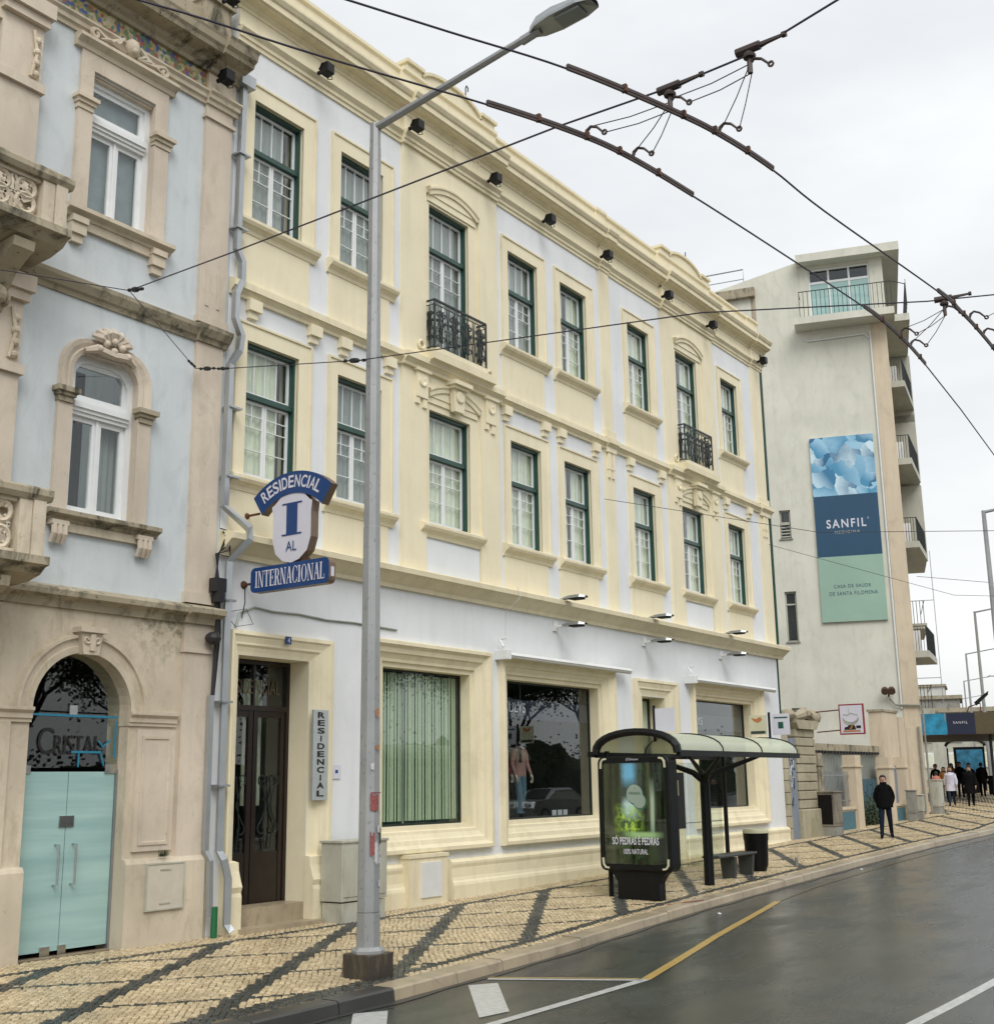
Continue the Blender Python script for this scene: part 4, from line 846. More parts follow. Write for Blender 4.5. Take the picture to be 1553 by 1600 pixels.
# stone balconies at the edge of the picture
for zf, fr, bt in ((4.72, 5.80, 0), (9.02, 9.98, 1)):
    b = B(); b.sweepx([(0, zf-.05), (-.55, zf-.02), (-.80, zf+.04), (-.90, zf+.12), (-.98, zf+.14), (-.98, zf+.24), (0, zf+.26)], 5.5, 8.66+.05)
    sl_ = b.obj('balcony', 'stone_mossy', lb)
    b = B(); b.sweepx([(-.72, fr-.16), (-.96, fr-.16), (-1.0, fr-.10), (-1.0, fr-.03), (-.97, fr), (-.72, fr)], 5.5, 8.70); b.box(8.48, 8.70, -.72, 0, fr-.14, fr); b.obj('handrail', 'stone_mossy', sl_)
    for x in (8.46, 8.28): b = B(); b.box(x, x+.17, -.94-.02*(x > 8.4), -.76, zf+.24, fr-.14); b.obj('post', 'stone', sl_)
    b = B(); b.box(8.50, 8.62, -.76, -.1, zf+.24, zf+.34); b.obj('side_panel', 'stone', sl_)
    H_ = fr-.16-zf-.26; me = None; b = B(); z0 = zf+.25; r_ = .13
    for q in (0, 1):
        for kx in (0, 1):
            c_x, c_z = .16+.36*kx, z0+.17+q*(H_-.34)
            b.tube([(c_x+r_*math.cos(t), 0, c_z+r_*math.sin(t)) for t in [k*math.pi/6 for k in range(12)]], .036, 5, closed=True)
            for t in range(4): b.tube([(c_x+.065*math.cos(t*math.pi/2+.78), 0, c_z+.065*math.sin(t*math.pi/2+.78)), (c_x+.12*math.cos(t*math.pi/2+.78), 0, c_z+.12*math.sin(t*math.pi/2+.78))], .024, 4)
    zc = z0+H_/2
    for s in (-1, 1):
        b.tube([(.34+s*.30, 0, zc), (.34+s*.16, 0, zc+.09), (.34, 0, zc+.0), (.34+s*.16, 0, zc-.09), (.34+s*.30, 0, zc)], .026, 4)
        b.tube([(.34, 0, z0), (.34+s*.05, 0, zc-.15), (.34+s*.14, 0, zc)], .026, 4); b.tube([(.34, 0, z0+H_), (.34+s*.05, 0, zc+.15), (.34+s*.14, 0, zc)], .026, 4)
    b.box(0, .70, -.05, .05, z0-.01, z0+.04).box(0, .70, -.05, .05, z0+H_-.04, z0+H_+.01)
    me = b.mesh('tracery_panel', 'stone')
    for x in (7.57, 6.86, 6.15): put(me, 'tracery_panel', sl_, (x, -.85, 0))
    for x in (7.55, 6.84): b = B(); b.box(x, x+.04, -.93, -.77, zf+.24, fr-.14); b.obj('post', 'stone', sl_)
    for x in (8.02, 5.9):                 # consoles under the slab
        b = B(); P = [(0, zf-.06), (-.80, zf-.02), (-.78, zf-.14), (-.62, zf-.22), (-.42, zf-.34), (-.24, zf-.56), (-.16, zf-.80), (0, zf-.86)]
        b.sweepx(P, x, x+.30); b.tube([(x-.01, -.20+u, z) for u, z in spiral(0, zf-.62, .03, .13, 0, 420, 14)], .03, 6); b.tube([(x+.31, -.20+u, z) for u, z in spiral(0, zf-.62, .03, .13, 0, 420, 14)], .03, 6)
        b.sphere((x+.15, -.26, zf-.62), .13, 12); b.obj('scroll_console', 'stone_mossy', sl_)
# carved pilasters beside the balcony doors
for z0, z1 in ((4.98, 8.80), (9.28, 12.84)):
    for x in (8.02, 5.85):
        bars('door_pilaster', 'stone_pink', (x, x+.62, -.14, 0, z0, z1-1.35), (x-.04, x+.66, -.20, 0, z1-1.35, z1-1.22), (x, x+.62, -.13, 0, z1-1.22, z1-.35), (x-.04, x+.66, -.22, 0, z1-.35, z1-.22), (x-.09, x+.70, -.28, 0, z1-.22, z1))
        b = B()
        for k in range(4): b.sphere((x+.52, -.15, z1-1.1+.17*k), .06, 8)
        b.tube([(x+.45, -.15, z1-1.15), (x+.52, -.16, z1-.8), (x+.46, -.15, z1-.45)], .03, 5); b.obj('carved_drop', 'stone', lb)
    bars('door_lintel', 'stone', (6.2, 8.05, -.12, 0, z1-.5, z1-.3))
    b = B(); b.box(6.3, 7.9, .2, .26, z0-.1, z1-.5); b.obj('balcony_door', 'frame_white', lb)
    b = B(); b.box(6.45, 7.05, .17, .2, z0+.5, z1-1.3).box(7.15, 7.75, .17, .2, z0+.5, z1-1.3); b.obj('pane', 'dark_room', lb)
# frosted glass doors
gd = B(); gd.box(AX-AR, AX-AR+.03, .16, .24, .12, 2.45)
gdo = gd.obj('glass_entrance', 'steel', lb); b = B(); b.box(AX+AR-.03, AX+AR, .16, .24, .12, 2.45); b.obj('door_jamb', 'steel', gdo)
for a, c in ((AX-AR+.035, AX-.005), (AX+.005, AX+AR-.035)):
    b = B(); b.box(a, c, .19, .20, .20, 2.42); b.obj('door_leaf', 'frosted', gdo)
for x in (AX-.14, AX+.12):
    b = B(); b.tube([(x, .19, 1.0), (x, .10, 1.0), (x, .10, 1.5), (x, .19, 1.5)], .014, 6); b.obj('handle', 'chrome', gdo)
for q in ((AX-.11, AX+.11, .17, .21, 1.72, 1.86), (AX-.28, AX-.14, .17, .21, .14, .26), (AX-.02, AX+.10, .17, .21, .14, .26), (AX+.55, AX+.74, .17, .21, 2.40, 2.52), (AX-.74, AX-.58, .17, .21, 2.40, 2.5), (AX-.06, AX+.06, .165, .19, 3.16, 3.28)):
    b = B(); b.box(*q); b.obj('glass_fitting', 'chrome', gdo)
b = B(); b.box(AX-AR, AX+AR, .19, .20, 2.47, 3.18); b.obj('name_pane', 'shop_glass', gdo)
b = B(); P = [(AX-AR, 3.2)]+arc(AX, cz, AR-.005, 180, 0, 20)+[(AX+AR, 3.2)]; b.ext_y(arc(AX, cz, AR-.005, 180, 0, 20), .19, .20); b.obj('fanlight', 'shop_glass', gdo)
b = B(); b.box(AX-AR, AX+AR, .15, .3, .0, .14); b.obj('threshold', 'kerb_stone', gdo)
text('C', 'lettering', 'dark_letters', gdo, (AX-.50, .18, 2.64), (1, 0, 0), (0, 0, 1), width=.24, height=.34); text('RISTAL', 'lettering', 'dark_letters', gdo, (AX-.25, .18, 2.64), (1, 0, 0), (0, 0, 1), width=.72, height=.25)
b = B(); b.box(AX+.0, AX+.45, .165, .17, 2.66, 2.69)
for p, q in (((AX+.12, 2.67), (AX+.12, 2.48)), ((AX+.45, 2.69), (AX+.52, 2.50)), ((AX+.50, 2.76), (AX+.62, 2.84)), ((AX+.42, 2.82), (AX+.50, 2.74))): b.tube([(p[0], .17, p[1]), (q[0], .17, q[1])], .012, 4)
b.box(AX+AR-.09, AX+AR-.06, .165, .17, 2.6, 3.1).box(AX-AR+.04, AX+AR-.05, .166, .17, 3.13, 3.16); b.obj('tape', 'tape_blue', gdo)
b = B(); b.box(11.10, 11.72, -.125, -.10, .60, 1.18); mb = b.obj('meter_door', 'meter_paint', lb); b = B(); b.frame(11.08, 11.74, .58, 1.20, [(0, -.10), (0, -.135), (.02, -.135), (.02, -.10)]); b.box(11.32, 11.50, -.135, -.12, 1.10, 1.12).box(11.32, 11.50, -.135, -.12, .66, .68); b.obj('meter_frame', 'cab_paint', mb)
# rainwater pipes (square section), conduit, green pipe
def pipe(name, m, pts, r=.066, n=4): b = B(); b.tube(pts, r, n); return b.obj(name, m, lb)
pipe('downpipe', 'zinc', [(12.30, -.14, 13.45), (12.28, -.14, 10.55), (12.40, -.14, 10.38), (12.40, -.14, 10.05), (12.24, -.20, 9.78), (12.22, -.22, 9.35), (12.36, -.22, 9.10), (12.34, -.20, 8.85), (12.22, -.14, 8.60), (12.20, -.14, 6.34), (12.52, -.36, 6.02), (12.52, -.38, 5.85), (12.32, -.16, 5.50), (12.34, -.14, 1.30), (12.33, -.26, 1.18), (12.40, -.28, .92), (12.40, -.28, .30), (12.44, -.34, .20)])
b = B(); b.prism([(12.16, 13.42), (12.46, 13.42), (12.46, 13.62), (12.16, 13.62)], lambda p, q: (p, -.02, q), lambda p, q: (p, -.26, q)); b.obj('rainwater_head', 'zinc', lb)
pipe('conduit', 'zinc', [(12.10, -.12, 3.50), (12.10, -.12, 1.32), (12.16, -.16, 1.18), (12.18, -.16, .42)], .05)
pipe('green_pipe', 'green_pipe', [(12.24, -.20, .55), (12.24, -.20, .12)], .05, 8)
for z in (12.2, 10.9, 7.9, 6.8, 4.9, 3.4, 2.2): b = B(); b.box(12.20 if z > 5 else 12.24, 12.44, -.22, -.02, z, z+.03); b.obj('pipe_strap', 'zinc', lb)
b = B()
for k in range(5):
    o = .03*k; b.tube([(12.18+o, -.10-.02*k, 6.0-.05*k), (12.30+.5*o, -.14, 5.98-.1*k), (12.16-o*.6, -.12, 5.6), (12.10+o*.6, -.12, 5.2), (12.12-o, -.14, 4.95)], .012, 5)
b.tube([(12.12, -.14, 5.0), (12.15, -.14, 4.5), (12.12, -.13, 3.5)], .03, 6); b.tube([(12.17, -.14, 5.0), (12.20, -.15, 4.4), (12.14, -.13, 3.5)], .016, 5)
b.box(12.02, 12.22, -.24, -.08, 5.02, 5.22).box(12.05, 12.16, -.26, -.1, 4.86, 5.02); b.sphere((12.03, -.2, 4.32), .12, 10, .8)
b.tube([(12.5, -.03, 4.65), (12.55, -.1, 4.55), (12.9, -.1, 4.62), (12.8, -.05, 4.85), (12.5, -.05, 4.78)], .006, 4).tube([(12.77, -.03, 5.25), (12.77, -.05, 4.95), (12.73, -.03, 4.7)], .008, 4)
b.obj('cable_bundle', 'cable', lb)
# ------------------------------------------------------------------ SIGNS, LAMPS AND AWNINGS ON THE HOTEL
# serif capitals drawn from strokes (u right, v up, cap height 1)
def serif(ch):
    q = []; T, t, s = .19, .07, .05
    def bar(x0, z0, x1, z1, w_): q.append([(x0-w_/2, z0), (x0+w_/2, z0), (x1+w_/2, z1), (x1-w_/2, z1)])
    def hb(x0, x1, z, h=.05): q.append([(x0, z), (x1, z), (x1, z+h), (x0, z+h)])
    def bow(cx, cz, rx, rz, a0, a1, wt, n=14):
        for k in range(n):
            A0, A1 = R(a0+(a1-a0)*k/n), R(a0+(a1-a0)*(k+1)/n)
            f = lambda A: (wt*abs(math.cos(A))+.05)
            q.append([(cx+rx*math.cos(A0), cz+rz*math.sin(A0)), (cx+rx*math.cos(A1), cz+rz*math.sin(A1)), (cx+(rx-f(A1))*math.cos(A1), cz+(rz-.05)*math.sin(A1)), (cx+(rx-f(A0))*math.cos(A0), cz+(rz-.05)*math.sin(A0))])
    if ch == 'I': bar(.2, 0, .2, 1, T); hb(.03, .37, 0); hb(.03, .37, .95); w_ = .40
    elif ch == 'N': bar(.12, 0, .12, 1, t); bar(.68, 0, .68, 1, t); bar(.62, .0, .17, 1, T*.95); hb(0, .26, 0); hb(0, .2, .95); hb(.54, .8, .95); w_ = .80
    elif ch == 'T': bar(.36, 0, .36, 1, T); hb(.2, .52, 0); hb(.02, .70, .94, .06); bar(.05, .74, .03, .95, s); bar(.67, .74, .69, .95, s); w_ = .72
    elif ch == 'E': bar(.16, 0, .16, 1, T); hb(.0, .60, .94, .06); hb(0, .62, 0, .06); hb(.2, .48, .48); bar(.59, .75, .58, .95, s); bar(.63, .03, .60, .26, s); bar(.47, .38, .47, .62, s); w_ = .66
    elif ch == 'R': bar(.16, 0, .16, 1, T); hb(0, .42, .95); hb(0, .32, 0); bow(.36, .735, .28, .265, -90, 90, .12); hb(.2, .4, .47); bar(.62, 0, .40, .5, T*.9); hb(.52, .76, 0); w_ = .74
    elif ch == 'A': bar(.10, 0, .36, 1, t); bar(.62, 0, .38, 1, T); hb(0, .22, 0); hb(.48, .76, 0); hb(.2, .52, .34); w_ = .74
    elif ch == 'C': bow(.40, .5, .38, .52, 42, 318, .13, 22); bar(.67, .68, .67, .98, s); bar(.67, .05, .67, .3, s); w_ = .72
    elif ch == 'O': bow(.40, .5, .38, .52, 0, 360, .13, 28); w_ = .80
    elif ch == 'L': bar(.16, 0, .16, 1, T); hb(.0, .34, .95); hb(0, .60, 0, .06); bar(.61, .03, .58, .28, s); w_ = .64
    return q, w_
def serif_text(s, name, mat, parent, fn, width, height, gap=.04, depth=.006):
    polys = []; x = 0
    for ch in s:
        q, w_ = serif(ch)
        for p in q: polys.append([(a+x, c) for a, c in p])
        x += w_+gap
    b = B(); x -= gap
    for k, p in enumerate(polys): b.add([fn(a/x*width, c*height, depth+k*.00002) for a, c in p], [(0, 1, 2, 3)])
    return b.obj(name, mat, parent)
SXF, SXB = 12.71, 12.85
hs = thing('hanging_sign', 'blue and white illuminated sign reading RESIDENCIAL I AL INTERNACIONAL projecting from the wall', 'sign', (12.82, -.9, 6))
fx = lambda y, z: (SXF, y, z); bx_ = lambda y, z: (SXB, y, z)
def sbody(name, poly, m_side, m_face, x0=SXF, x1=SXB):
    b = B(); b.prism(poly, lambda p, q: (x0, p, q), lambda p, q: (x1, p, q)); b.m[0] = 1; b.m[1] = 1
    return b.obj(name, [m_side, m_face], hs)
# curved upper box: circle arc in the y-z plane
cyy, czz, ro, ri = -1.05, 5.60, 1.24, .90
def arcp(r, a0, a1, n=16): return [(cyy+r*math.sin(R(a0+(a1-a0)*k/n)), czz+r*math.cos(R(a0+(a1-a0)*k/n))) for k in range(n+1)]
sbody('curved_box', arcp(ro, 41, -41)+arcp(ri, -44, 44), 'sign_brown', 'sign_blue')
sh = [(-.70, 6.32), (-.74, 6.30)]
shp = [(-.63, 6.34), (-.68, 6.36), (-.82, 6.47), (-1.06, 6.53), (-1.30, 6.47), (-1.42, 6.36), (-1.47, 6.34), (-1.45, 6.18), (-1.45, 5.80), (-1.38, 5.60), (-1.22, 5.48), (-1.06, 5.44), (-.88, 5.48), (-.73, 5.60), (-.66, 5.80), (-.66, 6.18)]
sbody('shield_box', shp, 'sign_brown', 'sign_white', SXF+.01, SXB+.03)
lo = []
for (cy_, cz_, a0) in ((-.30, 5.36, 0), (-.30, 5.14, 90), (-1.76, 5.14, 180), (-1.76, 5.36, 270)):
    lo += [(cy_+.08*math.cos(R(-(a0)+90-t)), cz_+.08*math.sin(R(-(a0)+90-t))) for t in (0, 30, 60, 90)]
sbody('name_box', lo, 'sign_brown', 'sign_blue')
b = B(); b.box(SXF+.04, SXF+.10, -1.848, -1.84, 5.16, 5.30); b.obj('sticker', 'sign_white', hs)
serif_text('INTERNACIONAL', 'lettering', 'sign_white', hs, lambda u, v, d: (SXF-d, -.32-u, 5.13+v), 1.44, .25)
q, w_ = serif('I'); b = B()
for k, p in enumerate(q): b.add([(SXF+.01-.006-k*.0002, -1.06+.24-(a*1.2)+.0, 5.86+c*.50) for a, c in p], [(0, 1, 2, 3)])
b.obj('letter', 'sign_blue', hs)
text('AL', 'lettering', 'sign_blue', hs, (SXF+.004, -.95, 5.62), (0, -1, 0), (0, 0, 1), width=.22, height=.15)
advs = [0, 6.9, 6.6, 5.1, 5.1, 7.1, 7.2, 7.2, 5.1, 4.9, 6.7]; pos = 31.5
for k, ch in enumerate('RESIDENCIAL'):
    pos -= advs[k]; an = pos; rr = ri+.09
    c0 = (cyy+rr*math.sin(R(an)), czz+rr*math.cos(R(an))); ux = (0, -math.cos(R(an)), math.sin(R(an))); uy = (0, math.sin(R(an)), math.cos(R(an)))
    text(ch, 'letter', 'sign_white', hs, (SXF-.002, c0[0], c0[1]), ux, uy, height=.19, width=.034 if ch == 'I' else .115, align='C', bold=.02)
for z in (6.30, 5.22):
    b = B(); b.tube([(12.78, -.30, z), (12.78, -.04, z)], .02, 6).tube([(12.78, -.06, z), (12.78, 0, z)], [.03, .07], 8); b.obj('bracket', 'rust', hs)
b = B(); b.tube([(12.84, -.9, 5.5), (12.84, -.9, 5.42)], .03, 6).tube([(12.84, -1.3, 5.5), (12.84, -1.3, 5.42)], .03, 6); b.obj('bracket', 'rust', hs)
vp = thing('wall_plaque', 'narrow vertical plaque with black letters RESIDENCIAL on the door surround', 'sign', (14.42, -.12, 1.9))
b = B(); b.box(14.22, 14.56, -.145, -.10, 1.97, 3.38); b.obj('plate', 'plaque', vp, bevel=.004)
for k, ch in enumerate('RESIDENCIAL'): text(ch, 'letter', 'dark_letters', vp, (14.39, -.147, 3.25-.122*k), (1, 0, 0), (0, 0, 1), width=.03 if ch == 'I' else .16, height=.092, align='C', bold=.025)
nb = thing('house_number', 'small blue enamel plate with number 4 above the hotel door', 'number plate', (13.9, -.12, 4.5))
b = B(); b.box(13.58, 13.70, -.13, -.112, 4.37, 4.49); b.obj('plate', 'sign_blue', nb); text('4', 'numeral', 'sign_white', nb, (13.64, -.132, 4.385), (1, 0, 0), (0, 0, 1), width=.05, height=.09, align='C')
ap = thing('acrylic_plate', 'small clear square plate screwed to the white wall right of the hotel door', 'sign', (14.9, 0, 2.4))
b = B(); b.box(14.80, 15.0, -.02, -.01, 2.30, 2.52); b.obj('plate', 'sign_white', ap); b = B(); b.box(14.87, 14.93, -.024, -.021, 2.39, 2.44); b.obj('emblem', 'sign_blue', ap)
# floodlights under the cornices
FL = [(11.70, 14.30, -.30, 'left house, black floodlight high on its parapet'), (11.85, 13.2, -.25, 'black floodlight on the blue house above the rainwater head')]
NM = ['first', 'second', 'third', 'fourth', 'fifth', 'sixth', 'seventh', 'eighth']
def flood(loc, label):
    t = thing('floodlight', label, 'floodlight', loc, 'black floodlights under the cornices'); x, y, z = loc
    b = B(); b.tube([(x, y+.24, z), (x, y+.05, z)], .05, 8).tube([(x-.13, y+.10, z-.02), (x-.13, y-.02, z+.10), (x+.13, y-.02, z+.10), (x+.13, y+.10, z-.02)], .015, 4); b.obj('bracket', 'black_paint', t)
    b = B(); b.prism([(-.12, -.12), (.10, -.16), (.16, .0), (.10, .14), (-.12, .12)], lambda p, q: (x-.12, y+p-.05, z+q), lambda p, q: (x+.12, y+p-.05, z+q)); b.obj('housing', 'black_paint', t, bevel=.015)
    b = B(); b.tube([(x+.09, y-.08, z-.10), (x+.12, y-.10, z-.22), (x+.04, y-.04, z-.24), (x+.02, y+.04, z-.12)], .012, 5); b.obj('cable_loop', 'black_paint', t)
    return t
f0 = flood((14.0, -.35, 14.55), 'black floodlight under the hotel cornice, between the two leftmost top windows'); f0.scale = (.76,)*3
for loc, lab in (((11.68, -.45, 14.62), 'black floodlight highest on the blue house, touching the top edge'), ((11.74, -.33, 13.26), 'black floodlight on the blue house just above the rainwater pipe head'),
                 ((16.45, -.42, 14.58), 'black floodlight right of the lamp post at the left end of the first raised bay'), ((19.05, -.42, 14.57), 'black floodlight near the right end of the first raised bay'),
                 ((21.25, -.35, 14.53), 'black floodlight over the top windows just right of the first balcony bay'), ((23.75, -.38, 14.57), 'black floodlight directly above the slim middle pilaster'),
                 ((26.85, -.40, 14.57), 'black floodlight at the left end of the second raised bay'), ((29.45, -.42, 14.55), 'black floodlight above the right side of the second balcony window'),
                 ((33.0, -.38, 14.52), 'black floodlight at the far right corner of the hotel')): dup(f0, loc, lab)
# street-type luminaires above and below the ledge
def wall_lamp(loc, label, up):
    t = thing('wall_lamp', label, 'lamp', loc, 'lamps along the hotel ledge'); x, y, z = loc
    b = B(); b.tube([(x, 0 if not up else -.1, z+(-.02 if not up else -.03)), (x, y+.18, z)], .03, 6)
    if not up: b.box(x-.08, x+.08, -.05, 0, z-.1, z+.1)
    b.obj('arm', 'white_paint' if not up else 'steel', t)
    b = B(); b.rings([[(x-.10*s, yy, z+.05*s-.01) , (x-.13*s, yy, z-.02), (x+.13*s, yy, z-.02), (x+.10*s, yy, z+.05*s-.01)] for yy, s in ((y+.2, .55), (y+.05, 1), (y-.25, 1.1), (y-.36, .5))]); b.obj('housing', 'steel', t)
    b = B(); b.box(x-.11, x+.11, y-.26, y, z-.05, z-.018); b.obj('lens', 'dark_room', t); return t
for x, lab in ((21.6, 'leftmost'), (25.5, 'middle'), (29.7, 'rightmost')):
    wall_lamp((x, -.42, 5.42), f'{lab} of the three wall lamps fixed just below the hotel ledge', 0); wall_lamp((x-.0, -.45, 5.99), f'{lab} of the three lamps standing on top of the hotel ledge', 1)
def awning(a, c, label):
    t = thing('awning_cassette', label, 'awning', (a, -.2, 4.6), 'rolled up awnings over the shop windows')
    b = B(); b.tube([(a+.1, -.22, 4.63), (c, -.22, 4.63)], .055, 10); b.obj('fabric_roll', 'awning_fabric', t, smooth=True)
    b = B(); b.sweepx([(-.12, 4.71), (-.25, 4.70), (-.29, 4.64), (-.275, 4.64), (-.24, 4.685), (-.12, 4.695)], a, c); b.obj('cassette', 'white_paint', t)
    for x in (a,): b = B(); b.box(x-.05, x+.10, -.30, 0, 4.55, 4.74); b.obj('end_bracket', 'white_paint', t, bevel=.01)
    b = B(); b.tube([(a-.02, -.20, 4.8), (a-.02, -.1, 4.95), (a+.05, -.22, 4.98)], .03, 5); b.obj('motor_arm', 'white_paint', t)
awning(19.45, 24.4, 'long white rolled up awning above the mannequin shop window'); awning(27.6, 32.7, 'rolled up white awning above the farthest shop window')
for x, lab in ((19.29, 'thin hooked antenna rod rising above the first curved parapet'), (29.9, 'thin straight antenna rod above the second curved parapet')):
    b = B(); P = [(x, .5, 16.0), (x, .5, 17.15)]+([(x+.03, .5, 17.22), (x+.09, .5, 17.18), (x+.08, .5, 17.1)] if x < 20 else [])
    b.tube(P, .015, 5); b.obj('antenna', 'cable', None, loc=(x, .5, 16), label=lab, cat='antenna')
# meter cabinet of masonry at the plinth, utility cabinet, mannequins
mc = thing('meter_cabinet', 'yellow masonry meter box with a pale metal door against the plinth', 'meter cabinet', (17.1, -.2, .1))
b = B(); b.box(16.50, 17.55, -.24, 0, .0, 1.0); b.box(16.48, 17.57, -.26, 0, .96, 1.02); b.obj('body', 'yellow_trim', mc)
b = B(); b.box(16.80, 17.36, -.262, -.235, .30, .88); b.obj('door', 'white_paint', mc)
uc = thing('utility_cabinet', 'cream electrical cabinet standing behind the grey lamp post', 'cabinet', (14.9, -.45, .1))
b = B(); b.box(14.36, 15.42, -.66, -.22, .45, 1.32); b.box(14.34, 15.44, -.68, -.20, 1.32, 1.36); b.obj('body', 'cab_paint', uc, bevel=.008)
b = B(); b.box(14.38, 15.40, -.64, -.24, .0, .43); b.obj('base', 'cab_paint', uc); b = B(); b.box(14.40, 14.86, -.672, -.655, .52, 1.26).box(14.90, 15.38, -.672, -.655, .52, 1.26).box(14.84, 14.87, -.69, -.66, .84, .94); b.obj('door', 'cab_paint', uc)
def skin_body(name, verts, edges, root, parent, matfn, mats, sub=2):
    me = bpy.data.meshes.new(name); me.from_pydata([v[0] for v in verts], edges, []); o = bpy.data.objects.new(name, me); COL.objects.link(o)
    o.modifiers.new('s', 'SKIN'); m2 = o.modifiers.new('d', 'SUBSURF'); m2.levels = sub; m2.render_levels = sub
    sv = me.skin_vertices[0].data
    for k, v in enumerate(verts): sv[k].radius = v[1] if isinstance(v[1], tuple) else (v[1], v[1])
    for k in range(len(verts)): sv[k].use_root = (k == root)
    dg = bpy.context.evaluated_depsgraph_get(); e = o.evaluated_get(dg); nm = bpy.data.meshes.new_from_object(e); bpy.data.objects.remove(o)
    for mm in mats: nm.materials.append(MATS[mm])
    for p in nm.polygons: p.material_index = matfn(p.center); p.use_smooth = True
    o = bpy.data.objects.new(name, nm); COL.objects.link(o); o.parent = parent; return o
def person(label, x, y, z, rz, H=1.72, top='cloth_black', legs='cloth_navy', hair='hair_dark', stride=.25, arms='swing', coat=None, long_hair=False, hood=False, bulk=1.0, cat='person', skin='skin', head=True, group=None, name='person', bag=None):
    t = thing(name, label, cat, (0, 0, 0), group); V = []; E = []
    def v(p, r, par=None):
        V.append((p, r if isinstance(r, tuple) else r)); 
        if par is not None: E.append((par, len(V)-1))
        return len(V)-1
    B_ = bulk
    pel = v((0, 0, .96), (.125*B_, .155*B_)); wa = v((0, 0, 1.12), (.115*B_, .145*B_), pel); ch = v((0, 0, 1.32), (.135*B_, .175*B_), wa); nb_ = v((0, 0, 1.44), (.07, .09), ch)
    nk = v((.01, 0, 1.50), .052, nb_)
    if head: hb = v((.02, 0, 1.56), (.075, .065), nk); hd = v((.02, 0, 1.63), (.095, .080), hb); v((.01, 0, 1.70), (.065, .055), hd)
    for s in (-1, 1):
        sh_ = v((0, s*.165, 1.40), .068*B_, nb_)
        if arms == 'pocket': el = v((-.09, s*.25, 1.14), .062*B_, sh_); wr = v((.04, s*.19, .95), .05, el); v((.08, s*.15, .90), .045, wr)
        else:
            k_ = s*stride*.7 if arms == 'swing' else .06
            if arms == 'bag' and s > 0: k_ = .14
            el = v((k_*.35-.02, s*.235, 1.13), .048*B_, sh_); wr = v((k_+.06, s*.235, .90), .030, el); hn = v((k_+.08, s*.235, .84), (.022, .034), wr)
            for f, (fx_, ln) in enumerate(((.028, .075), (.010, .085), (-.010, .08), (-.028, .062))):
                a_ = v((k_+.08+fx_, s*.238, .80), .0105, hn); bb_ = v((k_+.085+fx_, s*.225, .80-ln*.55), .0095, a_); v((k_+.08+fx_, s*.208, .80-ln*.9), .008, bb_)
            th = v((k_+.115, s*.222, .84), .012, hn); v((k_+.125, s*.205, .795), .010, th)
        st_ = -s*stride; sp_ = .04 if arms == 'pocket' else 0
        hp = v((0, s*.085, .88), (.095*B_, .09*B_), pel); kn = v((st_*.55+.05, s*(.095+sp_*.5), .50), .072, hp)
        an_ = v((st_+(-.04 if st_ < 0 else 0), s*(.10+sp_), .10 if st_ >= 0 else .13), .054, kn); v((st_+.16-(.03 if st_ < 0 else 0), s*(.115+sp_), .035), (.052, .036), an_)
    def mf(c):
        if c.z > 1.515: return 0
        if arms != 'pocket' and abs(c.y) > .17 and c.z < .905: return 0
        if c.z < .105: return 3
        if c.z < .87: return 2
        return 1
    body = skin_body('body', V, E, 0, t, mf, [skin, top, legs, 'cloth_black'])
    if head:
        b = B(); b.lathe([(.001, 1.755), (.05, 1.745), (.085, 1.71), (.098, 1.66), (.095, 1.62), (.085, 1.60)] if not hood else [(.001, 1.77), (.06, 1.76), (.10, 1.72), (.115, 1.66), (.115, 1.56), (.11, 1.50), (.13, 1.46)], -.005, 0, 12)
        for i, p in enumerate(b.v):
            if p[0] > .045 and p[2] < 1.70: b.v[i] = (.045, p[1], p[2])
            if p[0] < 0 and p[2] < 1.62 and not hood: b.v[i] = (p[0], p[1], p[2]-.03)
        if long_hair: b.tube([(-.05, 0, 1.66), (-.07, 0, 1.5), (-.06, 0, 1.32)], [.075, .085, .05], 8).tube([(.01, .07, 1.62), (.03, .085, 1.48), (.06, .07, 1.36)], [.03, .035, .02], 6).tube([(.01, -.07, 1.62), (.03, -.085, 1.48), (.06, -.07, 1.36)], [.03, .035, .02], 6)
        b.obj('hair', hair, t, smooth=True)
        b = B()
        for s in (-1, 1): b.sphere((.094, s*.032, 1.645), .012, 6)
        b.tube([(.10, -.022, 1.59), (.108, 0, 1.588), (.10, .022, 1.59)], .006, 4); b.obj('face_features', 'hair_dark', t)
        b = B(); b.tube([(.10, 0, 1.65), (.125, 0, 1.615), (.10, 0, 1.61)], [.010, .015, .010], 6)
        for s in (-1, 1): b.tube([(.01, s*.082, 1.655), (-.005, s*.094, 1.64), (.005, s*.083, 1.61)], .012, 5)
        b.obj('nose_and_ears', skin, t, smooth=True)
    if coat:
        cm, zl = coat; b = B(); n = 16; outl = []
        for z_, rx, ry, in ((1.44, .09, .13), (1.36, .16*B_, .21*B_), (1.15, .15*B_, .19*B_), (1.0, .16*B_, .20*B_), (.85, .18*B_, .22*B_), (zl, .20*B_+stride*.3, .235*B_), (zl+.02, .18*B_+stride*.28, .215*B_)):
            outl.append([(rx*math.cos(2*math.pi*k/n)*(1+.04*math.sin(5*k)), ry*math.sin(2*math.pi*k/n), z_) for k in range(n)])
        b.rings(outl); b.obj('coat', cm, t, smooth=True)
        b = B()
        for s in (-1, 1):
            k_ = s*stride*.7; b.tube([(0, s*.16, 1.40), (k_*.35-.02, s*.24, 1.13), (k_+.04, s*.24, .93)], [.085*B_, .07, .055], 8)
        b.obj('sleeves', cm, t, smooth=True)
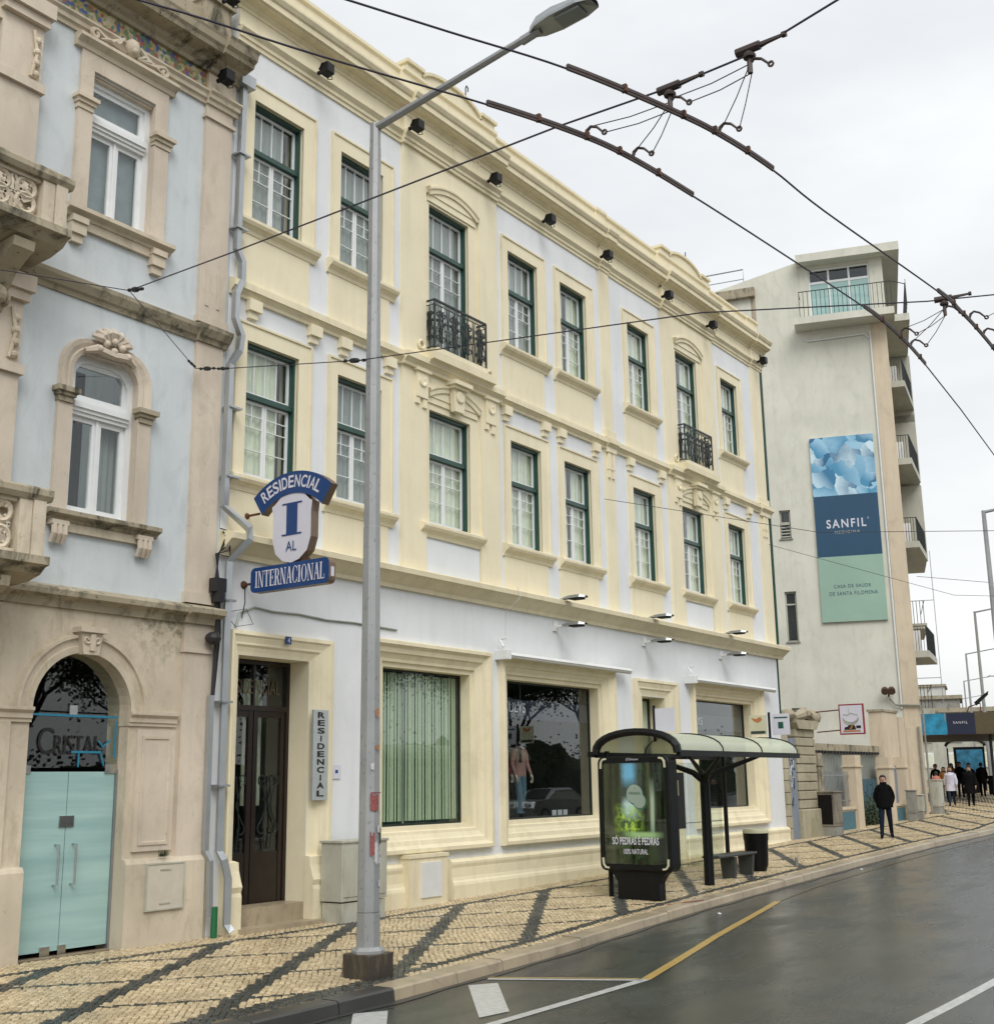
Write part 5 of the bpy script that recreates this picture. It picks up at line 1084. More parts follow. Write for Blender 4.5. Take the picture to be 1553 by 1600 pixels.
    if arms == 'pocket':                                       # bulky jacket hem and raised collar
        b = B(); n = 16; b.rings([[(rx*math.cos(2*math.pi*k/n), ry*math.sin(2*math.pi*k/n), z_) for k in range(n)] for z_, rx, ry in ((1.30, .15*B_, .19*B_), (1.10, .165*B_, .20*B_), (.92, .175*B_, .205*B_), (.85, .17*B_, .20*B_), (.855, .15*B_, .18*B_))]); b.obj('jacket', top, t, smooth=True)
        b = B(); b.rings([[(rx*math.cos(2*math.pi*k/n)-.005, ry*math.sin(2*math.pi*k/n), z_+.02*math.cos(2*math.pi*k/n)) for k in range(n)] for z_, rx, ry in ((1.44, .11, .13), (1.50, .085, .095), (1.545, .088, .095), (1.53, .075, .08))]); b.obj('collar', top, t, smooth=True)
    if bag:
        b = B(); b.prism([(-.14, .62), (.14, .62), (.12, .84), (-.12, .84)], lambda p, q: (p, -.26, q), lambda p, q: (p, -.36, q)); b.tube([(-.08, -.31, .84), (-.05, -.30, 1.0), (.05, -.30, 1.0), (.08, -.31, .84)], .012, 4); b.obj('handbag', bag, t)
    t.location = (x, y, z); t.rotation_euler = (0, 0, rz); t.scale = (H/1.75,)*3; return t
# shop mannequins (headless)
m1 = person('headless mannequin in pink blouse and blue cropped jeans in the shop window', 21.58, .95, 1.47, R(-100), 1.72, 'pink_cloth', 'denim', stride=.06, arms='hang', skin='mannequin', head=False, cat='mannequin', name='mannequin')
m2 = person('headless mannequin in red top partly hidden at the left of the shop window', 21.15, 1.15, 1.47, R(-95), 1.74, 'red_cloth', 'cloth_black', stride=.05, arms='hang', skin='mannequin', head=False, cat='mannequin', name='mannequin')
b = B()
for k in range(3): b.box(22.2+.22*k, 22.36+.22*k, .55, .56, 1.47, 1.62)
b.obj('price_cards', 'sign_white', None, loc=(22.2, .55, 1.47), label='row of small white price cards on the shop window floor', cat='price cards')

# ------------------------------------------------------------------ STREET LAMPS
def street_lamp(x, y, z0, rz, label, detail):
    t = thing('street_lamp', label, 'street lamp', (0, 0, 0), 'street lamps along the kerb'); H = 10.65; n = 8
    if detail: 
        b = B(); b.ext_z([(-.205, -.205), (.205, -.205), (.205, .205), (-.205, .205)], -.05, .26); b.obj('base_block', 'rust_block', t, bevel=.01)
        b = B(); b.lathe([(.19, .26), (.19, .29), (.15, .33)], 0, 0, 8); b.obj('base_plate', 'pole_paint', t)
    b = B(); b.tube([(0, 0, 0 if not detail else .28), (0, 0, .70)], [.143, .138], n)
    b.tube([(0, 0, .705), (0, 0, 2.4), (0, 0, 5.2)], [.135, .122, .108], n).tube([(0, 0, 5.2), (0, 0, 5.205), (0, 0, 7.6)], [.108, .103, .095], n).tube([(0, 0, 7.6), (0, 0, 7.605), (0, 0, 10.3)], [.095, .090, .080], n).tube([(0, 0, 10.3), (0, 0, 10.305), (0, 0, H)], [.080, .075, .075], n)
    b.obj('pole', 'pole_paint', t)
    b = B(); b.tube([(0, .02, H-.06), (0, -2.55, H+.34)], [.055, .045], 8).tube([(0, -2.35, H+.30), (0, -2.62, H+.35)], [.06, .06], 8); b.obj('arm', 'pole_paint', t)
    b = B(); P = [(-2.55, .12), (-2.75, .20), (-3.2, .18), (-3.35, .10), (-3.35, .06)]; zz = H+.30
    b.rings([[(-w_, yy, zz+.02+dz), (-w_*1.0, yy, zz+.06+dz), (-w_*.7, yy, zz+.06+h), (w_*.7, yy, zz+.06+h), (w_, yy, zz+.06+dz), (w_, yy, zz+.02+dz)] for yy, w_, h, dz in ((-2.50, .06, .06, .0), (-2.62, .13, .12, .01), (-2.85, .17, .14, .03), (-3.2, .16, .13, .06), (-3.38, .10, .10, .07))])
    b.add([(-.06, -2.5, zz+.02), (-.13, -2.62, zz+.03), (-.17, -2.85, zz+.05), (-.16, -3.2, zz+.08), (-.10, -3.38, zz+.09), (.10, -3.38, zz+.09), (.16, -3.2, zz+.08), (.17, -2.85, zz+.05), (.13, -2.62, zz+.03), (.06, -2.5, zz+.02)], [tuple(range(10))])
    b.obj('lamp_head', 'steel', t)
    b = B(); b.prism([(-.11, -2.88), (.11, -2.88), (.11, -3.22), (-.11, -3.22)], lambda p, q: (p, q, zz+.055+(-q-2.88)*.06-.03), lambda p, q: (p, q, zz+.055+(-q-2.88)*.06)); b.obj('lens', 'curtain_grey', t)
    if detail:
        for k, (mm, an, z_, w_, h_) in enumerate((('sticker_red', -112, 1.92, .11, .22), ('sticker_white', -80, 1.62, .07, .10), ('sticker_red', -122, 1.45, .06, .30), ('sticker_white', -100, 1.36, .05, .30), ('dark_letters', -66, 1.55, .05, .24), ('sticker_white', -66, 1.30, .09, .14), ('sign_blue', -66, 1.32, .03, .05), ('sticker_white', -68, 1.02, .09, .10), ('sticker_orange', -95, 2.55, .05, .07), ('sticker_orange', -100, 2.95, .04, .12), ('sticker_white', -125, 2.33, .04, .09), ('sign_red', -100, 2.03, .16, .015))):
            b = B(); r = .137; a0, a1 = R(an)-w_/2/r, R(an)+w_/2/r; pts = []
            rnd = random.Random(k)
            for f in range(7):
                a_ = a0+(a1-a0)*f/6; pts.append((r*math.cos(a_), r*math.sin(a_), z_+h_/2*rnd.uniform(.6, 1)))
            low = []
            for f in range(7):
                a_ = a0+(a1-a0)*f/6; low.append((r*math.cos(a_), r*math.sin(a_), z_-h_/2*rnd.uniform(.6, 1)))
            b.rings([pts, low], closed=False); b.obj('sticker', mm, t)
    t.location = (x, y, z0); t.rotation_euler = (0, 0, rz); return t
plaster('rust_block', (.055, .045, .035), .15, streak=.8, bump=.6, rough=.5, stain=(.26, .2, .12), stain_amt=.7)
L1 = street_lamp(10.98, -4.17, Gz(11, -4.2), 0, 'tall grey octagonal street lamp in the foreground on a rusty square base', 1)
for (x, y, lab) in ((43.9, -3.75, 'second street lamp, leaving the picture at the right edge'), (76.6, 4.85, 'street lamp rising through the far clinic canopy'), (107.0, 13.3, 'third street lamp of the far row counting away'), (139, 21.9, 'fourth street lamp of the far row, quite small'), (171, 30.6, 'fifth and small distant street lamp'), (204, 39.4, 'farthest and smallest street lamp')):
    l_ = street_lamp(x, y, Gz(x, y), R(15), lab, 0)

# ------------------------------------------------------------------ BUS SHELTER
bs = thing('bus_shelter', 'black bus shelter with curved translucent roof on branching post', 'bus shelter', (22.1, -3.0, .2))
Xa, Xb, yb0, yf0, zs = 19.5, 25.0, -2.18, -3.85, 2.68
def roofpt(t, x, dz=0): # arch cross-section
    a = R(180-180*t); yy = (yb0+yf0)/2-(yf0-yb0)/2*-1*math.cos(a)*-1
    yy = (yb0+yf0)/2+(yb0-yf0)/2*math.cos(R(180*t)); return (x, yy, zs+dz+.38*math.sin(R(180*t))**.8)
n = 14
b = B(); b.rings([[roofpt(k/n, x) for k in range(n+1)] for x in (Xa, Xb)], closed=False)
b.obj('roof_sheet', 'roof_plastic', bs, smooth=True)
for x in (21.35, 23.15, Xb): b = B(); b.tube([roofpt(k/n, x, .01) for k in range(n+1)], .018, 4); b.obj('roof_rib', 'black_paint', bs)
b = B(); b.tube([roofpt(k/n, Xa-.02, -.0) for k in range(n+1)], .075, 6).box(Xa-.08, Xa+.06, yb0+.0, yb0+.14, zs-.05, zs+.05); b.obj('end_arch', 'black_paint', bs)
b = B(); b.box(Xa, Xb, yf0-.04, yf0+.04, zs-.06, zs+.04); b.obj('front_gutter', 'black_paint', bs); b = B(); b.box(Xa, Xb, yb0-.03, yb0+.03, zs-.06, zs+.04); b.obj('rear_gutter', 'black_paint', bs)
b = B(); b.ext_y([(0, 0)], 0, 0) if 0 else None
zg = Gz(22.15, -3.04)
b = B(); b.tube([(22.15, -3.04, zg-.02), (22.15, -3.04, 2.30)], [.10, .095], 12); b.obj('main_post', 'black_paint', bs, smooth=True)
for p in ((21.35, -3.80), (23.15, -3.80), (21.35, -2.25), (23.15, -2.25)):
    b = B(); b.tube([(22.15, -3.04, 2.16), (22.15+(p[0]-22.15)*.2, -3.04+(p[1]+3.04)*.2, 2.34), (p[0], p[1], zs-.02)], [.07, .06, .035], 8); b.obj('branch', 'black_paint', bs, smooth=True)
for x in (19.68, 24.62):
    b = B(); b.tube([(x, yb0-.12, Gz(x, -2.3)-.02), (x, yb0-.12, zs+.06)], .045, 8); b.obj('rear_post', 'black_paint', bs)
for a, c in ((19.75, 21.32), (21.36, 22.94), (22.98, 24.56)):
    b = B(); b.box(a, c, yb0-.06, yb0-.05, .48, 2.55); b.obj('glass_panel', 'shelter_glass', bs)
    b = B(); b.tube([(a, yb0-.055, 1.35), (c, yb0-.055, 1.35)], .010, 5); b.obj('rail', 'steel', bs)
b = B(); b.box(22.2, 22.75, yb0-.11, yb0-.07, 1.25, 2.35); tb = b.obj('timetable_case', 'dark_letters', bs)
for q in ((22.28, 22.5, 1.9, 2.2), (22.3, 22.42, 1.45, 1.75)): b = B(); b.box(q[0], q[1], yb0-.114, yb0-.111, q[2], q[3]); b.obj('notice', 'sign_cream', tb)
for (x, y, ya, ybb, lab, za, zb, mm) in ((20.2, -3.03, -3.05, -3.45, 'blank pale bus stop flag on a pole above the near end of the shelter', 3.07, 3.50, 'sign_white'), (25.6, -3.0, -2.53, -2.93, 'cream bus stop sign with orange swoosh above the far shelter end', 3.16, 3.58, 'sign_cream'), (25.62, -3.0, -3.06, -3.46, 'white sign with a green square beside the far shelter end', 3.14, 3.60, 'sign_white')):
    t = thing('stop_sign', lab, 'bus stop sign', (x, y, 2.9))
    if x != 25.62: b = B(); b.tube([(x, y, 2.9), (x, y, zb+.06)], .028, 6); b.obj('pole', 'black_paint', t)
    b = B(); b.box(x-.012, x+.012, min(ya, ybb), max(ya, ybb), za, zb); b.obj('plate', mm, t)
    if x == 25.6:
        b = B(); P = [(-2.58, 3.54), (-2.64, 3.46), (-2.74, 3.42), (-2.84, 3.48), (-2.80, 3.55), (-2.70, 3.50)]; b.add([(x-.016, p, q) for p, q in P], [tuple(range(6))]); b.obj('emblem', 'orange_paint', t)
        b = B(); b.box(x-.016, x-.014, -2.90, -2.56, 3.18, 3.24); b.obj('name_bar', 'sign_dark', t)
    if x == 25.62:
        b = B(); b.box(x-.016, x-.014, -3.32, -3.20, 3.28, 3.42); b.obj('emblem', 'sign_green', t); b = B(); b.box(x-.016, x-.014, -3.42, -3.11, 3.50, 3.53); b.obj('header_bar', 'sign_green', t)
ad = thing('advertising_panel', 'poster case with a forest advert at the near end of the shelter', 'advertising panel', (0, 0, 0))
# local: faces -x; poster plane x=0; y from 0 (left) to -1.5 (right)
def rr(y0, y1, z0, z1, r, k=5):
    P = []
    for cy_, cz_, a in ((y1-r, z1-r, 0), (y0+r, z1-r, 90), (y0+r, z0+r, 180), (y1-r, z0+r, 270)): P += [(cy_+r*math.cos(R(a+90*i/k)), cz_+r*math.sin(R(a+90*i/k))) for i in range(k+1)]
    return P
O = rr(-1.50, .0, .48, 2.46, .12); I = rr(-1.40, -.10, .60, 2.34, .06)
b = B(); b.rings([[(.24, p, q) for p, q in O], [(.0, p, q) for p, q in O], [(-.02, -.75+(p+.75)*.97, 1.47+(q-1.47)*.975) for p, q in O], [(-.02, p, q) for p, q in I], [(.01, p, q) for p, q in I]]); b.add([(.24, p, q) for p, q in O], [tuple(range(len(O)))]); b.obj('case', 'black_paint', ad)
b = B(); b.prism([(-1.18, 0), (-.33, 0), (-.33, .30), (-.24, .42), (-.14, .50), (-1.36, .50), (-1.26, .42), (-1.18, .30)], lambda p, q: (.03, p, q), lambda p, q: (.23, p, q)); b.obj('foot', 'black_paint', ad)
b = B(); b.quad((0, 0, 0), (1.3, 0, 0), (1.3, 0, 1.74), (0, 0, 1.74)); po = b.obj('poster', 'forest_print', ad); po.location = (.0, -.10, .60); po.rotation_euler = (0, 0, R(-90))
b = B(); b.box(-.008, -.004, -1.40, -.10, .60, 2.34); b.obj('pane', 'shelter_glass', ad)
text('SÓ PEDRAS É PEDRAS', 'lettering', 'sign_white', ad, (-.006, -.27, .93), (0, -1, 0), (0, 0, 1), width=.96, height=.16, bold=.02); text('100% NATURAL', 'lettering', 'sign_white', ad, (-.006, -.50, .77), (0, -1, 0), (0, 0, 1), width=.50, height=.09, bold=.01)
text('JCDecaux', 'lettering', 'sign_white', ad, (-.022, -.62, 2.375), (0, -1, 0), (0, 0, 1), width=.26, height=.05)
disc = lambda cy_, cz_, r, x_, k=20: B().add([(x_, cy_+r*math.cos(2*math.pi*i/k), cz_+r*math.sin(2*math.pi*i/k)) for i in range(k)], [tuple(range(k))])
disc(-.78, 1.78, .175, -.0025).obj('print_green', 'green_pipe', ad); disc(-.76, 1.80, .165, -.0032).obj('print_white', 'plaque', ad); disc(-.88, 1.66, .14, -.0027).obj('print_green', 'green_pipe', ad); disc(-.86, 1.68, .125, -.0034).obj('print_white', 'plaque', ad)
text('PEDRAS', 'lettering', 'green_pipe', ad, (-.0042, -.66, 1.79), (0, -1, 0), (0, 0, 1), width=.22, height=.045)
b = B(); b.add([(-.0042, -.77+.02*a, 1.89+.03*c) for a, c in ((0, 1), (-.8, -.4), (0, 0), (.8, -.4))], [(0, 1, 2, 3)]); b.obj('print_star', 'orange_paint', ad)
for cy_, cz_, s1, s2 in ((-.03, 2.42, 1, 1), (-1.47, 2.42, -1, 1), (-.03, .53, 1, -1), (-1.47, .53, -1, -1)):
    b = B(); b.tube([(-.03, cy_-s1*.20+.03*s1, cz_+.0*s2), (-.03, cy_-s1*.10, cz_-.01*s2), (-.03, cy_-s1*.06, cz_-.06*s2), (-.03, cy_-.05*s1, cz_-.17*s2)], .022, 4); b.obj('corner_clip', 'sign_cream', ad)
ad.location = (19.42, -2.25, Gz(19.5, -3)-.0); ad.rotation_euler = (0, 0, R(-3))
simple('bench_paint', (.06, .065, .065), .4, .2)
bn = thing('bench', 'short grey bench under the shelter beside the thick post', 'bench', (23.6, -2.75, .2)); zb = Gz(23.6, -2.7)
b = B(); b.box(22.72, 24.55, -3.0, -2.62, zb+.42, zb+.47); b.obj('seat', 'bench_paint', bn, bevel=.015)
for x in (23.45, 24.3): b = B(); b.prism([(-2.96, 0), (-2.70, 0), (-2.66, .42), (-3.0, .42)], lambda p, q: (x, p, zb+q-.01), lambda p, q: (x+.10, p, zb+q-.01)); b.obj('leg', 'bench_paint', bn)
lbn = thing('litter_bin', 'black round litter bin with a yellow rimmed lid beyond the shelter', 'litter bin', (25.15, -2.72, .28)); zb = Gz(25.1, -2.7)
b = B(); b.lathe([(.19, zb), (.20, zb+.04), (.235, zb+.12), (.255, zb+.62), (.265, zb+.64), (.27, zb+.76), (.275, zb+.78)], 25.15, -2.72, 20); b.obj('body', 'black_paint', lbn, smooth=True)
b = B(); b.lathe([(.275, zb+.78), (.275, zb+.84), (.25, zb+.87), (.20, zb+.87), (.19, zb+.82)], 25.15, -2.72, 20); b.obj('rim', 'sign_cream', lbn, smooth=True)
for x, y, lab in ((21.2, -2.3, 'low stone bollard stub beside the poster case'), (26.4, -3.1, 'small grey peg in the paving beyond the litter bin')):
    b = B(); z = Gz(x, y); b.lathe([(.04, z), (.04, z+.16), (.025, z+.2)], x, y, 8); b.obj('peg', 'concrete', None, loc=(x, y, z), label=lab, cat='peg')
# ------------------------------------------------------------------ GATE WALL between hotel and tall block
gd_ = thing('graffiti_door', 'narrow grey steel door covered in graffiti between hotel and stone pier', 'door', (33.9, -.1, .5))
b = B(); b.box(33.66, 34.22, -.10, -.04, .45, 3.35); b.obj('leaf', 'door_grey', gd_)
for k in range(14):
    r_n = random.Random(k); y0_ = r_n.uniform(33.7, 34.1); z0_ = r_n.uniform(1.4, 2.9)
    b = B(); b.tube([(y0_, -.104, z0_), (y0_+r_n.uniform(-.1, .12), -.104, z0_+r_n.uniform(-.2, .2)), (y0_+r_n.uniform(-.1, .12), -.104, z0_+r_n.uniform(-.25, .25)), (y0_+r_n.uniform(0, .1), -.104, z0_+r_n.uniform(-.2, .2))], .018, 3); b.obj('graffiti', ['graffiti', 'sticker_white'][k % 2], gd_)
sp = thing('stone_pier', 'old rusticated stone gate pier with horizontal grooves and a weathered cap', 'gate pier', (34.9, -.1, .5))
for k in range(9): b = B(); z0_ = 1.34+.255*k; b.box(34.28, 35.72, -.14-.01*(k % 2), .5, z0_+.012, z0_+.24); b.obj('stone', 'pier_stone', sp, bevel=.02)
b = B(); b.box(34.33, 35.67, -.10, .46, .4, 3.66); b.obj('core', 'stone_mossy', sp)
b = B(); b.box(34.22, 35.80, -.24, .5, .35, 1.33); b.obj('base', 'pier_stone', sp, bevel=.03)
b = B(); b.prism([(34.30, 3.62), (35.70, 3.62), (35.82, 3.74), (35.88, 3.80), (35.88, 3.88), (34.12, 3.88), (34.12, 3.80), (34.18, 3.74)], lambda p, q: (p, -.24, q), lambda p, q: (p, .5, q)); b.obj('cap', 'pier_stone', sp)
b = B(); b.sphere((34.0, -.02, 4.02), .24, 10, .7).sphere((35.9, -.05, 4.0), .26, 10, .9); b.tube([(34.3, -.1, 3.95), (35, -.15, 4.10), (35.7, -.1, 3.98)], [.1, .18, .12], 8); b.obj('broken_finial', 'stone_mossy', sp, smooth=True)
for k in range(10): b = B(); z0_ = .5+.33*k; b.box(33.52, 33.66+.03*(k % 2), -.12, .3, z0_+.01, z0_+.32); b.obj('jamb_stone', 'pier_stone', sp)
rs = thing('projecting_sign', 'white square sign with dark red border and a car emblem on the stone pier', 'sign', (36.1, -1.2, 3.4))
b = B(); b.box(36.05, 36.11, -1.58, -.82, 3.46, 4.36); b.obj('frame', 'sign_red', rs); b = B(); b.box(36.045, 36.05, -1.54, -.86, 3.50, 4.32); b.obj('face', 'sign_white', rs)
b = B()
for k in range(5): b.tube([(36.04, -1.18+.24*math.cos(R(t)), 4.02+.20*math.sin(R(t))-.02*k) for t in range(200-8*k, 341+8*k, 20)], .008, 3)
b.tube([(36.04, -1.40, 4.03), (36.04, -1.2, 4.10), (36.04, -1.10, 4.04), (36.04, -.96, 4.06)], .012, 4).tube([(36.04, -1.14, 4.05), (36.04, -1.14, 4.24)], .008, 4); b.obj('drawing', 'cab_paint', rs)
b = B(); b.add([(36.04, -1.18+p, 3.60+q) for p, q in ((.22, .0), (.20, .08), (.12, .09), (.06, .16), (-.04, .17), (-.12, .10), (-.14, .0))], [tuple(range(7))]); b.box(36.038, 36.042, -1.47, -1.33, 3.64, 3.72); b.obj('emblem', 'dark_letters', rs)
b = B(); b.box(36.036, 36.041, -1.45, -.93, 3.54, 3.585); b.add([(36.034, -1.18+p, 3.60+q) for p, q in ((.06, .02), (-.02, .13), (-.06, .13), (0, .02))], [(0, 1, 2, 3)]); b.obj('emblem_orange', 'orange_paint', rs)
for z in (3.6, 4.2): b = B(); b.tube([(36.08, -.82, z), (35.8, -.2, z-.05)], .02, 5); b.obj('bracket', 'rust', rs)
zf = thing('metal_sheet_fence', 'pale corrugated metal sheet fence with a mossy top beam behind the piers', 'fence', (39, .6, .6))
b = B()
cx_ = [36.0+.13*k for k in range(58)]; b.add([(x, .62+(.02 if k % 2 else 0), z) for k, x in enumerate(cx_) for z in (.6, 3.02)], [(2*k, 2*k+2, 2*k+3, 2*k+1) for k in range(57)]); b.obj('sheet', 'zinc_sheet', zf)
b = B(); b.box(35.85, 43.5, .50, .72, 3.06, 3.28); b.obj('top_beam', 'stone_mossy', zf)
b = B(); 
for k in range(26): b.box(36.1+.28*k, 36.2+.28*k, .40, .56, 2.98, 3.06)
b.obj('dentils', 'dark_letters', zf)
gw = thing('garden_wall', 'low pink rendered wall with piers and blue painted panels along the pavement', 'wall', (40, 0, .6))
def pier(a, c, zt, d=.42, m='pink_wall'):
    b = B(); z = Gz(a, 0)-.1; b.box(a, c, -.10, -.10+d, z, zt-.35); b.box(a-.04, c+.04, -.14, -.06+d, zt-.38, zt-.33); b.box(a, c, -.10, -.10+d, zt-.35, zt); b.obj('pier', m, gw)
pier(39.2, 39.75, 2.92); pier(42.55, 43.08, 2.88); pier(36.0, 36.35, 2.95, m='stone_mossy'); pier(44.35, 44.62, 2.9)
for a, c, zt in ((36.35, 39.2, 1.22), (43.08, 44.35, 1.22)):
    b = B(); b.box(a, c, 0.0, .3, .4, zt); b.box(a, c, -.05, .34, zt, zt+.08); b.obj('low_wall', 'pink_wall', gw); b = B(); b.box(a+.1, c-.06, -.012, .0, Gz(a, 0)-.05, zt-.06); b.obj('painted_panel', 'panel_blue', gw)
rl = B(); 
for k in range(24): rl.tube([(36.45+.115*k, .14, 1.3), (36.45+.115*k, .14, 2.40)], .012, 4)
rl.tube([(36.4, .14, 2.28), (39.2, .14, 2.28)], .014, 4).tube([(36.4, .14, 1.5), (39.2, .14, 1.5)], .014, 4); rl.obj('railing', 'zinc', gw)
b = B(); b.box(43.1, 44.3, .2, .22, 1.3, 2.6); b.obj('grey_panel', 'door_grey', gw)
gt = thing('gate', 'dark blue double gate standing open behind the walking man', 'gate', (41, .3, .6))
for a, c in ((39.78, 41.0), (41.02, 42.5)):
    b = B(); b.box(a, c, .36, .40, .75, 2.15); b.obj('leaf', 'gate_blue', gt); 
    for k in range(3): b = B(); w_ = (c-a)/3; b.box(a+w_*k+.05, a+w_*(k+1)-.05, .345, .36, .95, 2.0); b.obj('panel', 'gate_blue', gt)
sb = B(); rn = random.Random(4)
for k in range(900):
    p = Vector((rn.gauss(41.2, .35), rn.gauss(.12, .08), abs(rn.gauss(.35, .32))+.62)); a_ = Vector((rn.uniform(-1, 1), rn.uniform(-1, 1), rn.uniform(-1, 1))).normalized()*.05; c_ = a_.orthogonal().normalized()*.025
    sb.add([p-a_, p+c_, p+a_, p-c_], [(0, 1, 2, 3)])
sh_ = thing('shrub', 'dark green weedy shrub growing in the gateway', 'shrub', (41.2, .1, .6)); o = sb.obj('foliage', 'foliage', sh_); 
b = B(); b.tube([(41.2, .1, .55), (41.15, .1, 1.0)], .02, 5); b.obj('stem', 'bark', sh_)
plaster('grimy_box', (.30, .27, .21), .15, streak=.6, bump=.5, stain=(.05, .045, .035), stain_amt=.9, spot=.5)
def cabinet(name, x0, x1, y0, y1, zt, label, m='concrete', split=True):
    z0 = Gz(x0, y0)-.03; t = thing(name, label, 'cabinet', (x0, y0, z0)); b = B(); b.box(x0, x1, y0, y1, z0+.3, zt); b.box(x0-.03, x1+.03, y0-.03, y1+.03, zt, zt+.04); b.obj('body', m, t, bevel=.01)
    b = B(); b.box(x0+.02, x1-.02, y0+.02, y1-.02, z0, z0+.3); b.obj('base', 'concrete', t)
    b = B(); b.box(x0+.05, x1-.05, y0-.015, y0, z0+.4, zt-.08); b.obj('door', m, t)
    b = B(); b.box(x0-.008, x0, y0+.04, y1-.04, z0+.36, zt-.06); b.obj('side_panel', 'cloth_dark' if m == 'grimy_box' else m, t)
cabinet('electrical_cabinet', 35.6, 36.35, -.62, -.12, 1.78, 'old grimy double electrical cabinet against the garden wall', 'grimy_box')
cabinet('electrical_cabinet', 43.7, 43.95, -.55, -.25, 1.72, 'thin grey cabinet beside the tall pink pier', 'concrete')
cabinet('electrical_cabinet', 44.9, 45.12, -.45, -.2, 1.55, 'small cream cabinet in the corner by the pipes', 'cab_paint')
cabinet('electrical_cabinet', 48.35, 49.05, -.05, .30, 2.05, 'greenish cabinet at the foot of the tall block corner', 'cab_paint')
tp = thing('boundary_pier', 'tall pink rendered pier taller than the garden wall', 'pier', (44.2, .1, .7))
b = B(); b.box(43.55, 45.25, .32, .8, .6, 4.5); b.obj('shaft', 'pink_wall', tp); b = B(); b.box(43.5, 45.3, .28, .84, 4.5, 4.58); b.obj('cap', 'stone_mossy', tp)
b = B(); b.box(45.35, 46.0, .30, .7, .6, 4.35); b.box(46.3, 46.7, .3, .6, .6, 4.0); b.obj('buttress', 'pink_wall', tp)

# ------------------------------------------------------------------ TALL BLOCK (local frame: -x is the blank gable, y runs back from the street corner)
tb_ = thing('apartment_block', 'tall pale green apartment block with blank side wall and rooftop penthouse', 'building', (0, 0, 0))
b = B(); H3 = [(4.40, 4.84, 11.85, 13.05), (4.38, 4.84, 7.6, 9.65), (4.4, 4.85, 4.3, 4.95)]
# gable wall as a sheet in the y-z plane
def yz_holes(b, y0, y1, z0, z1, holes, x, depth):
    t = B(); wall_holes(t, y0, y1, z0, z1, holes, x, depth); b.add([(p[1], p[0], p[2]) for p in t.v], t.f)
yz_holes(b, .62, 10, 0, 20.75, H3, 0, .25); b.quad((0, 3.4, 20.75), (0, 10, 20.75), (0, 10, 22.3), (0, 3.4, 23.9)); b.quad((0, 5.4, 0), (0, 5.4, 1), (0, 5.4, 2), (0, 5.4, 1.5)) if 0 else None
b.obj('gable_wall', 'green_wall', tb_)
b = B(); b.box(-.04, .3, 0, .62, 0, 20.75); b.obj('corner_strip', 'pink_wall', tb_); b = B(); b.tube([(-.06, .66, 20.4), (-.06, .68, 4.8)], .04, 6).tube([(-.06, 3.3, 20.4), (-.06, 3.2, 20.25), (-.06, .9, 20.3), (-.06, .72, 20.1)], .035, 5); b.obj('downpipe', 'white_paint', tb_)
b = B(); b.quad((0, 0, 0), (40, 0, 0), (40, 0, 20.75), (0, 0, 20.75)).quad((40, 0, 0), (40, 10, 0), (40, 10, 22), (40, 0, 22)).quad((0, 10, 0), (0, 10, 22), (40, 10, 22), (40, 10, 0)); b.obj('street_wall', 'pink_wall', tb_)
b = B(); b.quad((0, 0, 20.7), (40, 0, 20.7), (40, 10, 20.7), (0, 10, 20.7)).quad((0, 3.4, 23.9), (40, 3.4, 23.9), (40, 10, 22.3), (0, 10, 22.3)).quad((.3, .35, 20.7), (40, .35, 20.7), (40, .35, 23.7), (.3, .35, 23.7)); b.obj('roof_terrace', 'concrete', tb_)
# penthouse front facing the gable side, with window wall and overhanging roof
b = B(); yz_holes(b, .05, 3.4, 21.0, 23.72, [(.48, 3.0, 21.02, 23.52)], .02, .25); b.box(.0, .4, -.05, .3, 21, 23.7); b.obj('penthouse_wall', 'green_wall', tb_)
b = B(); b.prism([(-.75, 23.66), (3.42, 23.66), (3.45, 24.0), (-.75, 24.03)], lambda p, q: (-.55, p, q), lambda p, q: (14, p, q)); b.obj('penthouse_roof', 'green_wall', tb_)
pw_ = B(); pw_.box(.14, .22, .48, .56, 21.02, 23.52).box(.14, .22, 2.92, 3.0, 21.02, 23.52).box(.145, .22, .56, 2.92, 23.44, 23.52).box(.145, .22, .56, 2.92, 22.85, 22.95).box(.14, .22, 1.28, 1.36, 21.02, 23.5).box(.14, .22, 2.12, 2.2, 21.02, 23.5).box(.145, .22, .56, 2.92, 21.02, 21.1)
pwo = pw_.obj('window', 'frame_white', tb_)
for a, c in ((.56, 1.28), (1.36, 2.12), (2.2, 2.92)):
    b = B(); b.box(.17, .18, a, c, 21.1, 22.85); b.obj('pane', 'frosted', pwo); b = B(); b.box(.17, .18, a, c, 22.95, 23.44); b.obj('pane', 'shop_glass', pwo)
b = B(); b.box(.5, .55, .3, 3.2, 21, 23.6); b.obj('inner_room', 'cloth_navy', pwo)
b = B(); b.prism([(-.35, 20.72), (3.65, 20.72), (3.65, 21.02), (-.35, 21.02)], lambda p, q: (-1.0, p, q), lambda p, q: (0, p, q)); b.box(0, 12, -.95, 0, 20.72, 21.02); b.obj('terrace_slab', 'green_wall', tb_)
b = B()
for k in range(22): b.tube([(-.92, -.28+.175*k, 21.0), (-.92, -.28+.175*k, 22.15)], .016, 4)
for k in range(30): b.tube([(-.92+.4*k, -.86, 21.0), (-.92+.4*k, -.86, 22.15)], .016, 4)
b.tube([(-.1, 3.4, 22.15), (-.92, 3.4, 22.15), (-.92, -.3, 22.15), (-.4, -.86, 22.15), (12, -.86, 22.15)], .022, 4); b.obj('railing', 'iron_black', tb_)
